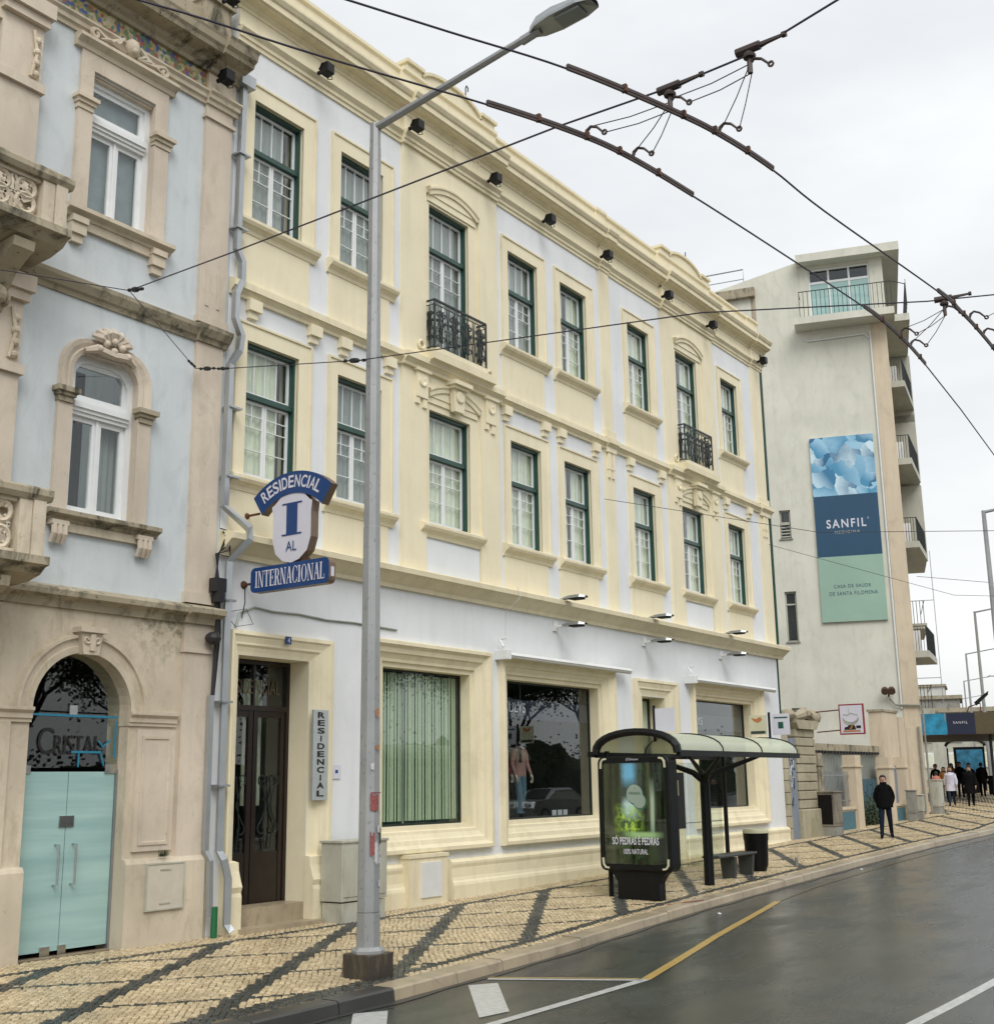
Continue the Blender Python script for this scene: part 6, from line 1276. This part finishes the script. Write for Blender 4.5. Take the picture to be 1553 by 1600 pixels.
for (a, c, d, e) in H3:
    b = B(); b.box(.12, .2, a, a+.06, d, e).box(.12, .2, c-.06, c, d, e).box(.12, .2, a, c, e-.06, e).box(.12, .2, a, c, d, d+.06).box(.10, .2, a, c, e-.55 if e-d > 1 else e-.1, e-.49 if e-d > 1 else e-.06); wo = b.obj('window', 'cab_paint', tb_)
    b = B(); b.box(.16, .165, a, c, d, e); b.obj('pane', 'shop_glass', wo); b = B(); b.box(.26, .3, a-.1, c+.1, d-.1, e+.1); b.obj('inner_room', 'dark_room', wo)
    b = B(); b.box(-.06, .1, a-.05, c+.05, d-.05, d); b.obj('sill', 'concrete', wo)
for k in range(5): b = B(); b.box(.06, .14, 4.46, 4.8, 11.92+.13*k, 11.97+.13*k); b.obj('louvre', 'cab_paint', tb_)
# rear lower roof with railing at the left, and penthouse rear wall
b = B(); b.box(.2, 8, 5.4, 16, 19, 22.5); b.obj('rear_block', 'green_wall', tb_); b = B(); b.prism([(5.25, 22.55), (12, 22.35), (12, 22.75), (5.25, 22.95)], lambda p, q: (-.25, p, q), lambda p, q: (8, p, q)); b.obj('rear_roof_edge', 'stone_mossy', tb_)
b = B(); b.box(-.0, .25, 5.25, 5.45, 8, 22.6); b.obj('rear_strip', 'pink_wall', tb_); b = B(); b.box(.17, .2, 7.4, 7.7, 21.2, 21.9); b.obj('rear_window', 'dark_room', tb_)
b = B(); b.tube([(.1, 5.7, 23.0), (.1, 5.7, 23.95), (.1, 12, 23.6)], .03, 5).tube([(.1, 5.7, 23.5), (.1, 12, 23.2)], .02, 5).tube([(.1, 7.6, 22.8), (.1, 7.6, 23.85)], .025, 5).tube([(.1, 10, 22.8), (.1, 10, 23.7)], .025, 5); b.obj('roof_railing', 'steel', tb_)
# street balconies seen end on
for z in (18.15, 14.8, 11.3, 6.85):
    b = B(); P = [(.9, 0), (.9, -.56), (4.6, -1.0), (4.6, 0)]; b.ext_z(P, z, z+.26); o = b.obj('balcony', 'cab_paint', tb_)
    b = B()
    for k in range(5): b.tube([(.95, -.1-.1*k, z+.26), (.95, -.1-.1*k, z+1.25)], .014, 4)
    for k in range(24): f = k/23; b.tube([(.95+3.6*f, -.52-.43*f, z+.26), (.95+3.6*f, -.52-.43*f, z+1.25)], .016, 4)
    b.tube([(.95, 0, z+1.25), (.95, -.52, z+1.25), (4.55, -.95, z+1.25)], .022, 4); b.obj('railing', 'iron_black', o)
    b = B(); b.box(1.6, 1.9, -.32, -.02, z+.26, z+1.15); b.obj('air_conditioner', 'white_paint', o)
for z0_, z1_ in ((15.9, 17.95), (12.4, 14.7), (18.5, 20.7)):
    b = B(); b.ext_z([(4.6, 0), (4.6, -1.0), (9, -1.0), (9, 0)], z0_-.9, z1_); b.obj('bay', 'cab_paint', tb_)
for z in (8.9, 5.0):
    b = B(); b.ext_z([(9, 0), (9, -.9), (14, -.9), (14, 0)], z, z+.25); b.obj('balcony', 'cab_paint', tb_)
    b = B(); 
    for k in range(6): b.tube([(9, -.15*k-.05, z+.25), (9, -.15*k-.05, z+1.3)], .02, 4)
    b.tube([(9, 0, z+1.3), (9, -.85, z+1.3), (14, -.85, z+1.3)], .02, 4); b.obj('railing', 'iron_black', tb_)
b = B(); b.tube([(6, -1.15, 4.5), (6, -1.15, 12)], .02, 4).tube([(6, 0, 9.8), (6, -1.15, 9.8)], .02, 4).tube([(6, 0, 6.4), (6, -1.15, 6.4)], .02, 4); b.obj('antenna_rod', 'steel', tb_)
b = B(); b.box(-.08, 0, 0, .62, .4, 4.4); b.obj('corner_base', 'pink_wall', tb_)
b = B(); b.tube([(-.12, 1.1, 5.2), (-.12, .9, 4.95), (-.12, -.0, 4.9), (-.12, -.08, 4.7), (-.14, -.1, .9)], .04, 6).tube([(-.14, .12, 4.1), (-.14, .12, .9)], .05, 6); b.obj('conduit', 'concrete', tb_)
bn_ = thing('banner', 'tall clinic banner reading SANFIL on the side wall, blue petals above, mint green below', 'banner', (0, 0, 0))
b = B(); b.box(-.10, -.005, .90, 3.42, 8.30, 15.97); b.obj('frame', 'cab_paint', bn_)
for z0_, z1_, mm in ((13.48, 15.97, 'petals'), (10.95, 13.48, 'banner_navy'), (8.30, 10.95, 'banner_mint')): b = B(); b.box(-.115, -.10, .90, 3.42, z0_, z1_); b.obj('print', mm, bn_)
text('SANFIL', 'lettering', 'sign_white', bn_, (-.118, 2.98, 12.12), (0, -1, 0), (0, 0, 1), width=1.55, height=.36, bold=.015, spacing=1.3); text('MEDICINA', 'lettering', 'cab_paint', bn_, (-.118, 2.68, 11.88), (0, -1, 0), (0, 0, 1), width=.98, height=.12, spacing=1.4)
text('CASA DE SAÚDE', 'lettering', 'banner_navy', bn_, (-.118, 2.87, 9.66), (0, -1, 0), (0, 0, 1), width=1.42, height=.17, spacing=1.2); text('DE SANTA FILOMENA', 'lettering', 'banner_navy', bn_, (-.118, 3.06, 9.36), (0, -1, 0), (0, 0, 1), width=1.85, height=.15, spacing=1.2)
text('®', 'lettering', 'sign_white', bn_, (-.118, 1.38, 12.42), (0, -1, 0), (0, 0, 1), width=.07, height=.08)
sp2 = thing('spotlight_pair', 'pair of brown spotlights on the lower side wall of the tall block', 'floodlight', (0, 0, 0))
for y in (1.25, 1.0): b = B(); b.tube([(-.25, y, 5.55), (-.42, y, 5.45)], [.13, .15], 8); b.obj('housing', 'brick_dark', sp2)
b = B(); b.tube([(0, 1.12, 5.3), (-.25, 1.12, 5.45)], .04, 5); b.obj('bracket', 'brick_dark', sp2)
cp = thing('canopy', 'blue fronted clinic entrance canopy reading SANFIL over the far pavement', 'canopy', (0, 0, 0))
b = B(); b.box(9, 22, -5.2, -.05, 4.05, 5.0); b.obj('roof_box', 'mural_brown', cp)
b = B(); b.box(8.97, 9.0, -1.35, -.05, 4.05, 5.0); b.obj('print', 'canopy_blue', cp); b = B(); b.box(8.97, 9.0, -2.55, -1.35, 4.05, 5.0); b.obj('print', 'canopy_navy', cp)
text('SANFIL', 'lettering', 'sign_white', cp, (8.96, -1.62, 4.52), (0, -1, 0), (0, 0, 1), width=.62, height=.11, spacing=1.3)
for x, y in ((10, -5.0), (16, -5.0), (10, -3.2), (21, -5.0)): b = B(); b.tube([(x, y, .9), (x, y, 4.1)], .07, 8); b.obj('post', 'iron_black', cp)
fl = thing('canopy_floodlight', 'black floodlight on a rusty bracket on top of the clinic canopy', 'floodlight', (0, 0, 0))
b = B(); b.prism([(-2.75, 5.35), (-3.25, 5.80), (-3.30, 6.0), (-2.95, 5.75), (-2.65, 5.50)], lambda p, q: (9.6, p, q), lambda p, q: (10.0, p, q)); b.obj('housing', 'black_paint', fl)
b = B(); b.tube([(9.8, -2.3, 5.0), (9.8, -2.4, 5.3), (9.8, -2.9, 5.45), (9.8, -2.9, 5.0)], .04, 4); b.obj('bracket', 'rust', fl)
for t_ in (tb_, bn_, sp2, cp, fl): t_.location = (48.3, .34, 0); t_.rotation_euler = (0, 0, R(18))

# ------------------------------------------------------------------ OVERHEAD WIRES
def wire(name, pts, r, mat, label, cat, kids=()):
    t = thing(name, label, cat, pts[0]); b = B(); b.tube(pts, r, 6); b.obj('wire', mat, t); return t
simple('wire_dark', (.035, .03, .05), .45, .3, var=.1); simple('guide_bar', (.075, .055, .05), .5, .3, var=.3, scale=10)
def cat_(pts, n=6):  # smooth
    out = []; P = [pts[0]]+list(pts)+[pts[-1]]
    for i in range(1, len(P)-2):
        if P[i][0] > 11.5 or i <= 2: out.append(Vector(P[i])); continue
        p0, p1, p2, p3 = map(Vector, P[i-1:i+3])
        for k in range(n): t = k/n; out.append(.5*((2*p1)+(p2-p0)*t+(2*p0-5*p1+4*p2-p3)*t*t+(3*p1-p0-3*p2+p3)*t**3))
    out.append(Vector(P[-1])); return [tuple(p) for p in out]
Z6 = 6.2
w1p = [(-6, -5.1, Z6), (3.7, -9.76, Z6), (4.15, -9.98, Z6), (4.67, -10.23, Z6), (5.35, -10.56, Z6), (6.13, -10.83, Z6), (6.59, -10.95, Z6), (7.19, -11.04, Z6), (7.99, -11.10, Z6), (10.0, -11.33, Z6), (10.6, -11.355, Z6), (11.25, -11.36, Z6), (12.5, -11.33, Z6), (15, -11.25, Z6), (20, -11.0, Z6), (44, -10.2, Z6+.3), (77, -2, Z6+1)]
w2p = [(-6, -5.0, Z6), (3.2, -8.96, Z6), (3.71, -9.21, Z6), (4.41, -9.51, Z6), (5.38, -9.97, Z6), (6.0, -10.22, Z6), (6.46, -10.34, Z6), (7.2, -10.44, Z6), (8.47, -10.57, Z6), (9.97, -10.71, Z6), (10.76, -10.735, Z6), (11.83, -10.69, Z6), (13.6, -10.56, Z6), (16.03, -10.35, Z6), (25, -10.0, Z6), (44, -9.6, Z6+.3), (77, -1.4, Z6+1)]
t1 = wire('trolley_wire', cat_(w1p), .0068, 'wire_dark', 'outer trolleybus contact wire, upper one over the road', 'overhead wire')
t2 = wire('trolley_wire', cat_(w2p), .0068, 'wire_dark', 'inner trolleybus contact wire passing in front of the hotel parapet', 'overhead wire')
def bar(parent, P, i0, i1):
    a_ = P[i0-1:i1+2]; A_ = [a_[0]]+list(a_)+[a_[-1]]; q = []
    for i in range(2, len(A_)-3):
        p0, p1, p2, p3 = map(Vector, A_[i-1:i+3])
        for k in range(6): t_ = k/6; q.append(.5*((2*p1)+(p2-p0)*t_+(2*p0-5*p1+4*p2-p3)*t_*t_+(3*p1-p0-3*p2+p3)*t_**3))
    q.append(Vector(P[i1])); b = B(); b.tube([(x, y, z+.020) for x, y, z in q], .014, 4); b.tube([(x, y, z+.0) for x, y, z in q], .010, 4); b.obj('guide_bar', 'guide_bar', parent)
    for k in range(3, len(q)-1, 4): b = B(); x, y, z = q[k]; b.box(x-.012, x+.012, y-.017, y+.017, z-.003, z+.044); b.obj('bar_clamp', 'rust', parent)
bar(t1, w1p, 4, 7); bar(t1, w1p, 9, 12); bar(t2, w2p, 4, 7); bar(t2, w2p, 9, 11)
Zs = 6.42
K = (8.5, -2.5, 7.97); A1 = (11.57, -.10, 8.37); A0 = (6.2, -.1, 8.4)
s1 = thing('span_wire', 'span wire crossing the road from a knot in front of the blue house', 'overhead wire', K)
b = B(); b.tube([K, (7.0, -6.0, 6.95), (6.17, -9.98, Zs), (6.20, -10.80, Zs), (6.17, -11.31, Zs), (5.96, -12.0, Zs), (5.5, -13.6, 6.5), (4.4, -17, 6.9)], .007, 5); b.obj('wire', 'wire_dark', s1)
b = B(); b.tube([K, A1], .006, 5); b.obj('bridle', 'wire_dark', s1); b = B(); b.tube([K, A0], .006, 5); b.obj('bridle', 'wire_dark', s1)
def insul(parent, p, d, L=.16, r=.03):
    d = Vector(d).normalized(); p = Vector(p); b = B()
    b.tube([p-d*L, p-d*L*.6, p-d*L*.5, p, p+d*L*.5, p+d*L*.6, p+d*L], [.008, .012, r, r*1.15, r, .012, .008], 8); b.tube([p-d*L*1.5, p-d*L*1.25], [.022, .022], 6); b.tube([p+d*L*1.25, p+d*L*1.6], [.022, .02], 6); b.obj('insulator', 'cable', parent)
insul(s1, (8.42, -2.72, 7.90), (-.3, -.9, -.3)); insul(s1, (11.35, -.28, 8.34), (.7, .5, .1), .12, .02)
s2 = thing('span_wire', 'second span wire running from the wall anchor across the hotel windows', 'overhead wire', A1)
b = B(); b.tube([A1, (11.45, -.9, 8.16), (10.90, -4.0, 7.44), (10.2, -9.0, 6.55), (10.70, -11.10, 6.42), (10.93, -11.6, 6.42), (11.4, -14, 6.6), (12, -17, 7)] if 0 else [A1, (11.45, -.9, 8.16), (10.87, -4.0, 7.44), (9.9, -9.2, 6.50), (10.72, -11.05, 6.42), (10.93, -11.58, 6.42), (11.2, -14, 6.7), (11.6, -17, 7.0)], .007, 5); b.obj('wire', 'wire_dark', s2)
insul(s2, (11.50, -.45, 8.27), (-.1, -.9, -.2), .12, .03); insul(s2, (11.45, -.85, 8.17), (-.1, -.9, -.2), .08, .025); insul(s2, (10.87, -3.95, 7.45), (-.1, -.9, -.2), .13, .03)
def hanger(x, y, z, dx, dy, label, big):
    t = thing('wire_hanger', label, 'wire fitting', (x, y, z), 'trolley wire hangers'); d = Vector((dx, dy, 0)).normalized()
    P = Vector((x, y, z)); b = B(); up = Vector((0, 0, 1))
    b.tube([P-d*.01, P+up*.035, P+d*.03+up*.055, P+d*.075+up*.035, P+d*.115-up*.01], [.010, .013, .010, .009, .008], 6); b.tube([P+d*.13-up*.02+Vector((0, 0, .015*math.sin(a)))+d*.015*math.cos(a) for a in [k*math.pi/4 for k in range(8)]], .008, 4, closed=True)
    b.obj('arm', 'guide_bar', t)
    if big: b = B(); b.tube([P-d*.08+up*.13, P+d*.07+up*.13], .028, 8).tube([P+d*.07+up*.13, P+d*.21+up*.135], [.016, .011], 4).tube([P+d*.21+up*.135, P+d*.235+up*.135], .020, 6); b.lathe([(.036, P.z+.07), (.04, P.z+.085), (.02, P.z+.11)], x, y, 12).tube([P+up*.07, P-up*.03], .016, 6); b.obj('insulator', 'guide_bar', t)
    return t
sdir = (-.03, -1)
hanger(6.17, -10.80, 6.27, *sdir, 'large brown insulator where the first span wire meets the outer contact wire', 1); hanger(6.10, -11.36, 6.28, *sdir, 'large brown insulator beyond the outer contact wire, topmost fitting', 1)
hanger(6.10, -10.24, 6.23, *sdir, 'reddish clamp on the inner contact wire near the first span', 0); hanger(6.5, -10.36, 6.22, *sdir, 'small dark clamp hanging at the inner contact wire', 0); hanger(6.56, -10.95, 6.22, *sdir, 'small dark clamp on the outer contact wire below the topmost insulator', 0)
hanger(10.70, -11.2, 6.27, .15, -1, 'insulator on the second span wire near the right edge', 1); hanger(10.93, -10.74, 6.24, .15, -1, 'upper dark clamp in front of the tall block corner', 0); hanger(11.30, -10.72, 6.24, .15, -1, 'lower dark clamp just right of the tall block corner', 0)
hanger(10.90, -11.37, 6.24, .15, -1, 'brown clamp on the outer wire at the right edge, upper', 0); hanger(11.42, -11.36, 6.24, .15, -1, 'brown clamp on the outer wire at the right edge, lower', 0)
def link(a, c, parent): b = B(); m = [(a[i]+c[i])/2 for i in range(3)]; m[2] -= .015; b.tube([a, tuple(m), c], .0035, 4); b.obj('link_wire', 'wire_dark', parent)
for a, c in (((6.10, -10.28, 6.285), (6.17, -10.79, 6.30)), ((6.10, -10.37, 6.21), (6.17, -10.81, 6.24)), ((6.5, -10.39, 6.275), (6.17, -10.80, 6.30)), ((6.5, -10.49, 6.20), (6.17, -10.81, 6.24)), ((6.17, -10.84, 6.32), (6.10, -11.35, 6.31)), ((6.166, -10.93, 6.25), (6.10, -11.37, 6.25)), ((6.56, -10.98, 6.275), (6.10, -11.36, 6.31)), ((6.556, -11.08, 6.20), (6.10, -11.37, 6.25))): link(a, c, s1)
for a, c in (((10.94, -10.77, 6.295), (10.70, -11.19, 6.30)), ((10.95, -10.87, 6.22), (10.70, -11.2, 6.24)), ((11.305, -10.75, 6.295), (10.70, -11.19, 6.30)), ((11.32, -10.85, 6.22), (10.70, -11.2, 6.24)), ((10.91, -11.50, 6.22), (11.0, -12.0, 6.44)), ((11.43, -11.49, 6.22), (11.0, -12.0, 6.44))): link(a, c, s2)
wire('span_wire', [(23.75, -.08, 8.58), (26.0, -4.3, 7.6), (33, -17, 7.2)], .007, 'wire_dark', 'thin span wire fixed to the middle pilaster of the hotel', 'overhead wire')
wire('span_wire', [(33.3, -.08, 8.95), (38, -4, 7.6), (47, -17, 7.0)], .007, 'wire_dark', 'thin span wire starting at the far end of the hotel front', 'overhead wire')
wire('span_wire', [(48.6, .1, 10.0), (60, -13, 8.6)], .010, 'wire_dark', 'thin span wire fixed to the pink corner of the tall block', 'overhead wire')

# ------------------------------------------------------------------ PEOPLE
def pg(x, y): return Gz(x, y)
toward = R(196)
person('man in dark jacket and jeans walking with hands in pockets past the blue gate', 35.25, -2.25, pg(35.25, -2.25), R(200), 1.76, 'cloth_black', 'cloth_navy', stride=.20, arms='pocket', bulk=1.12)
person('woman in a long white coat walking towards the camera', 55.6, 1.45, pg(55.6, 1.45), toward, 1.68, 'coat_white', 'cloth_jean', stride=.22, coat=('coat_white', .66), long_hair=True)
person('person in a long black coat walking beside the woman in white', 55.2, .55, pg(55.2, .55), toward, 1.70, 'cloth_black', 'cloth_black', stride=.22, coat=('cloth_black', .55), long_hair=True, bulk=1.1)
person('person in tan jacket behind the woman in white, left side', 58.6, 2.55, pg(58.6, 2.55), toward, 1.62, 'cloth_tan', 'cloth_dark', stride=.2, bulk=1.05, long_hair=True)
person('dark haired person in black hugging the wall at the far left of the crowd', 60.5, 3.45, pg(60.5, 3.45), toward, 1.74, 'cloth_black', 'cloth_black', stride=.15)
person('person carrying a pink top close to the block wall', 57.0, 2.45, pg(57, 2.45), R(20), 1.45, 'cloth_pink', 'cloth_dark', stride=.15, bulk=1.1)
person('dark green coated person between the white and black coats', 60.5, 1.9, pg(60.5, 1.9), toward, 1.78, 'cloth_dark', 'cloth_black', stride=.2, coat=('cloth_dark', .6))
person('person in dark clothes at the right of the crowd carrying a bag', 66.5, 2.85, pg(66.5, 2.85), R(20), 1.74, 'cloth_black', 'cloth_black', stride=.2, bag='cloth_black', coat=('cloth_dark', .75), bulk=1.1)
person('person in brown at the back of the crowd below the far poster', 66, 4.2, pg(66, 4.2), toward, 1.72, 'cloth_tan', 'cloth_black', stride=.15, long_hair=True)
person('person in black jacket at the back of the crowd in the middle', 64.5, 3.4, pg(64.5, 3.4), toward, 1.80, 'cloth_black', 'cloth_navy', stride=.18)

# ------------------------------------------------------------------ FAR STREET
fs_ = thing('far_bus_shelter', 'distant dark bus shelter with a blue poster beyond the crowd', 'bus shelter', (0, 0, 0))
b = B(); b.tube([(0, 1.05*math.cos(R(t)), 2.6+.45*math.sin(R(t))) for t in range(0, 181, 15)], .09, 5); b.obj('end_arch', 'black_paint', fs_); b = B(); b.rings([[(0, 1.05*math.cos(R(t)), 2.6+.45*math.sin(R(t))) for t in range(0, 181, 20)], [(5, 1.05*math.cos(R(t)), 2.6+.45*math.sin(R(t))) for t in range(0, 181, 20)]], closed=False); b.obj('roof', 'roof_plastic', fs_)
b = B(); b.box(-.1, .1, -1.0, .65, .5, 2.55); b.box(-.1, .1, -.7, .4, 0, .5); b.obj('poster_case', 'black_paint', fs_)
simple('far_poster', (.05, .25, .42), .5, var=.5, scale=3); b = B(); b.box(-.12, -.1, -.88, .5, .75, 2.4); b.obj('poster', 'far_poster', fs_)
for y in (-1.0, 1.0): b = B(); b.tube([(4.6, y, 0), (4.6, y, 2.6)], .05, 5); b.obj('post', 'black_paint', fs_)
fs_.location = (72.5, 5.1, Gz(72.5, 5.1)); fs_.rotation_euler = (0, 0, R(15))
def car(label, x, y, rz, paint, group=None):
    t = thing('car', label, 'car', (0, 0, 0), group); P = [(-2.0, .32), (-2.03, .62), (-1.9, .88), (-1.0, .98), (-.35, 1.42), (.95, 1.45), (1.65, 1.02), (2.0, .92), (2.04, .45), (2.0, .30)]
    b = B(); secs = []
    for yy, f, g in ((-.84, .86, .97), (-.86, .93, .99), (-.6, 1.0, 1.0), (.6, 1.0, 1.0), (.86, .93, .99), (.84, .86, .97)): secs.append([(px*g, yy*(1-.22*max(0, pz-.95)) if abs(yy) > .7 else yy*(1-.1*max(0, pz-.95)), .3+(pz-.3)*f if pz > 1 and abs(yy) > .7 else pz) for px, pz in P])
    b.rings(secs); b.add(secs[0], [tuple(range(10))]); b.add(secs[-1], [tuple(range(10))]); b.obj('body', paint, t)
    for s in (-1, 1):
        b = B(); b.add([(px, s*(.865-.16*(pz-.9)), pz) for px, pz in ((-.95, .98), (-.38, 1.33), (.25, 1.36), (.25, .98))], [(0, 1, 2, 3)]); b.obj('side_window', 'shop_glass', t); b = B(); b.add([(px, s*(.865-.16*(pz-.9)), pz) for px, pz in ((.30, .98), (.30, 1.36), (.90, 1.36), (1.4, 1.02))], [(0, 1, 2, 3)]); b.obj('side_window', 'shop_glass', t)
        for wx in (-1.25, 1.28): b = B(); b.tube([(wx, s*.70, .31), (wx, s*.88, .31)], .31, 16); wh = b.obj('wheel', 'tyre', t); b = B(); b.tube([(wx, s*.86, .31), (wx, s*.89, .31)], .19, 12); b.obj('rim', 'steel', wh)
        b = B(); b.box(-2.05, -1.98, s*.5-.14, s*.5+.14, .68, .80); b.obj('headlight', 'sign_white', t); b = B(); b.box(1.96, 2.05, s*.68-.1, s*.68+.1, .70, .90); b.obj('tail_light', 'sign_red', t)
    b = B(); b.quad((-1.02, -.62, 1.0), (-1.02, .62, 1.0), (-.37, .56, 1.40), (-.37, -.56, 1.40)); b.v = [(p[0]-.03, p[1], p[2]+.02) for p in b.v]; b.obj('windscreen', 'dark_room', t)
    t.location = (x, y, Gz(x, y)-.13); t.rotation_euler = (0, 0, rz); return t
car('white car driving towards the camera far down the street', 92, 6.6, R(15), 'car_white'); car('red car behind the white one at the right edge far away', 84.5, 1.8, R(15), 'car_red')
car('silver hatchback parked across the road, seen as a reflection in the shop window', 46.5, -15.8, R(5), 'car_silver')
bt = thing('kerb_bollard', 'dark squat box bin at the far lamp post', 'bin', (70.5, 3.2, 1.3)); b = B(); z = Gz(70.5, 3.2); b.box(70.3, 70.8, 3.0, 3.5, z, z+.95); b.obj('body', 'black_paint', bt, bevel=.02); b = B(); b.box(70.27, 70.83, 2.97, 3.53, z+.95, z+1.0); b.obj('lid', 'black_paint', bt)
def block(name, label, x, y, rz, L, D, H, mat, rows, cols, roof='stone_mossy', win='dark_room'):
    t = thing(name, label, 'building', (0, 0, 0)); b = B(); b.box(0, D, -L/2, L/2, -2, H); b.obj('wall', mat, t); b = B(); b.box(-.3, D+.3, -L/2-.3, L/2+.3, H, H+.4); b.obj('roof', roof, t)
    for r in range(rows):
        for c in range(cols):
            yc = -L/2+(c+.5)*L/cols; zc = 1.2+(H-1.5)*r/rows; w_ = L/cols*.22; h = (H-1.5)/rows*.5
            f = B(); f.box(-.12, .0, yc-w_-.12, yc+w_+.12, zc-.12, zc+h+.12); fo = f.obj('window', 'frame_white', t); p = B(); p.box(-.16, -.12, yc-w_, yc+w_, zc, zc+h); p.obj('pane', win, fo)
    t.location = (x, y, 1.9); t.rotation_euler = (0, 0, rz); return t
block('far_building', 'long peach coloured building closing the end of the street', 300, 62, R(12), 70, 14, 15.5, 'far_peach', 3, 14)
block('far_building', 'small white block with flat roof at the end of the street', 215, 52, R(14), 14, 10, 15.5, 'far_white', 4, 4)
block('far_building', 'mottled grey building with scaffold like roof beside the tall block', 140, 29.5, R(15), 13, 10, 8.8, 'concrete', 3, 4)
block('shop_row', 'pale shopfront building behind the far bus shelter', 118, 22.0, R(15), 16, 10, 6.2, 'cab_paint', 2, 6, win='curtain_cream')
# trees across the road (seen as reflections in the shop glass)
def tree(label, seed):
    rn = random.Random(seed); t = thing('tree', label, 'tree', (0, 0, 0), 'trees across the road'); b = B(); tips = []
    def br(p, d, L, r, lv):
        q = p+d*L; b.tube([p, p+d*L*.5+Vector((rn.uniform(-1, 1), rn.uniform(-1, 1), 0))*.04*L, q], [r, r*.8, r*.6], 5 if lv < 2 else 3)
        if lv >= 2: tips.append(q)
        if lv == 4: return
        for k in range(3 if lv else 4): br(q, (d+Vector((rn.uniform(-1, 1), rn.uniform(-1, 1), rn.uniform(-.1, .6)))*.8).normalized(), L*rn.uniform(.6, .85), r*.55, lv+1)
    br(Vector((0, 0, 0)), Vector((0, 0, 1)), 2.6, .18, 0); b.obj('trunk', 'bark', t)
    c = B()
    for p in tips:
        for k in range(70):
            a = Vector((rn.gauss(0, 1), rn.gauss(0, 1), rn.gauss(0, .8))); p2 = p+a*.38; s = a.orthogonal().normalized()*.06; u = a.normalized()*.055; c.add([p2-s, p2+u, p2+s, p2-u], [(0, 1, 2, 3)])
    c.obj('crown', 'foliage', t); return t
LB = ['across the road, nearest the camera side', 'second along the far side of the road', 'third along the far side of the road', 'opposite the hotel door reflection', 'opposite the first shop window reflection', 'opposite the bus shelter', 'standing behind the parked silver hatchback', 'past the parked silver hatchback', 'farthest along the other side of the road']
T0 = tree('leafy dark tree '+LB[0], 3); T0.location = (12, -25, -.1)
for k in range(1, 9):
    o = dup(T0, (12+6.5*k, -24-1.2*(k % 2), gx(12+6.5*k)-.1), 'leafy dark tree '+LB[k], k*1.3); o.scale = (1.15+.1*(k % 3),)*3
rn = random.Random(5); hb_ = B()
for k in range(34000):
    x = rn.uniform(2, 90); p = Vector((x, -27+rn.gauss(0, .5), gx(x)+abs(rn.gauss(0, 1.3)))); a = Vector((rn.gauss(0, 1), rn.gauss(0, 1), rn.gauss(0, 1))).normalized()*.10; c_ = a.orthogonal().normalized()*.085; hb_.add([p-a, p+c_, p+a, p-c_], [(0, 1, 2, 3)])
hc = B(); hx = [2+1.1*k for k in range(82)]; vs = []
for k, x in enumerate(hx):
    z = gx(x); vs += [(x, -26.6+.4*math.sin(k*2.1), z-.3), (x, -26.7+.5*math.sin(k*1.3), z+1.6+.3*math.sin(k*.9)), (x, -27.3, z+3.0+.6*math.sin(k*.7)+.3*math.sin(k*2.3)), (x, -28.2, z-.3)]
hc.add(vs, [(4*k+j, 4*k+4+j, 4*k+5+j, 4*k+1+j) for k in range(81) for j in range(3)]); hb_.add(hc.v, hc.f)
hb_.obj('reflection_hedge', 'foliage', None, kind='stuff', label='dense dark foliage added across the road to darken the shop reflections', cat='reflection_hedge')  # leaves and solid core added out of view to darken the shop reflections

wd_ = B(); rn = random.Random(9)
for k in range(60):
    a = rn.uniform(0, 6.28); r_n = rn.uniform(.02, .09); p = Vector((11.38+r_n*math.cos(a), -.09-abs(r_n*math.sin(a))*.5, 1.27)); wd_.add([p, p+Vector((.012, 0, .03)), p+Vector((rn.uniform(-.03, .03), -.02, rn.uniform(.05, .12)))], [(0, 1, 2)])
wd_.obj('weed', 'foliage', None, loc=(11.38, -.1, 1.27), label='small green weed tuft growing on the stone dado ledge above the meter door', cat='weed')
for x, y, lab in ((19.3, -4.6, 'small white scrap of litter on the wet road by the kerb near the shelter'), (27.6, -4.15, 'tiny white litter scrap on the road further along the kerb')):
    b = B(); z = Gz(x, y)-.125; b.add([(x, y, z), (x+.07, y+.02, z+.01), (x+.05, y+.07, z+.025), (x-.01, y+.05, z+.008)], [(0, 1, 2, 3)]); b.obj('litter', 'sign_white', None, loc=(x, y, z), label=lab, cat='litter')
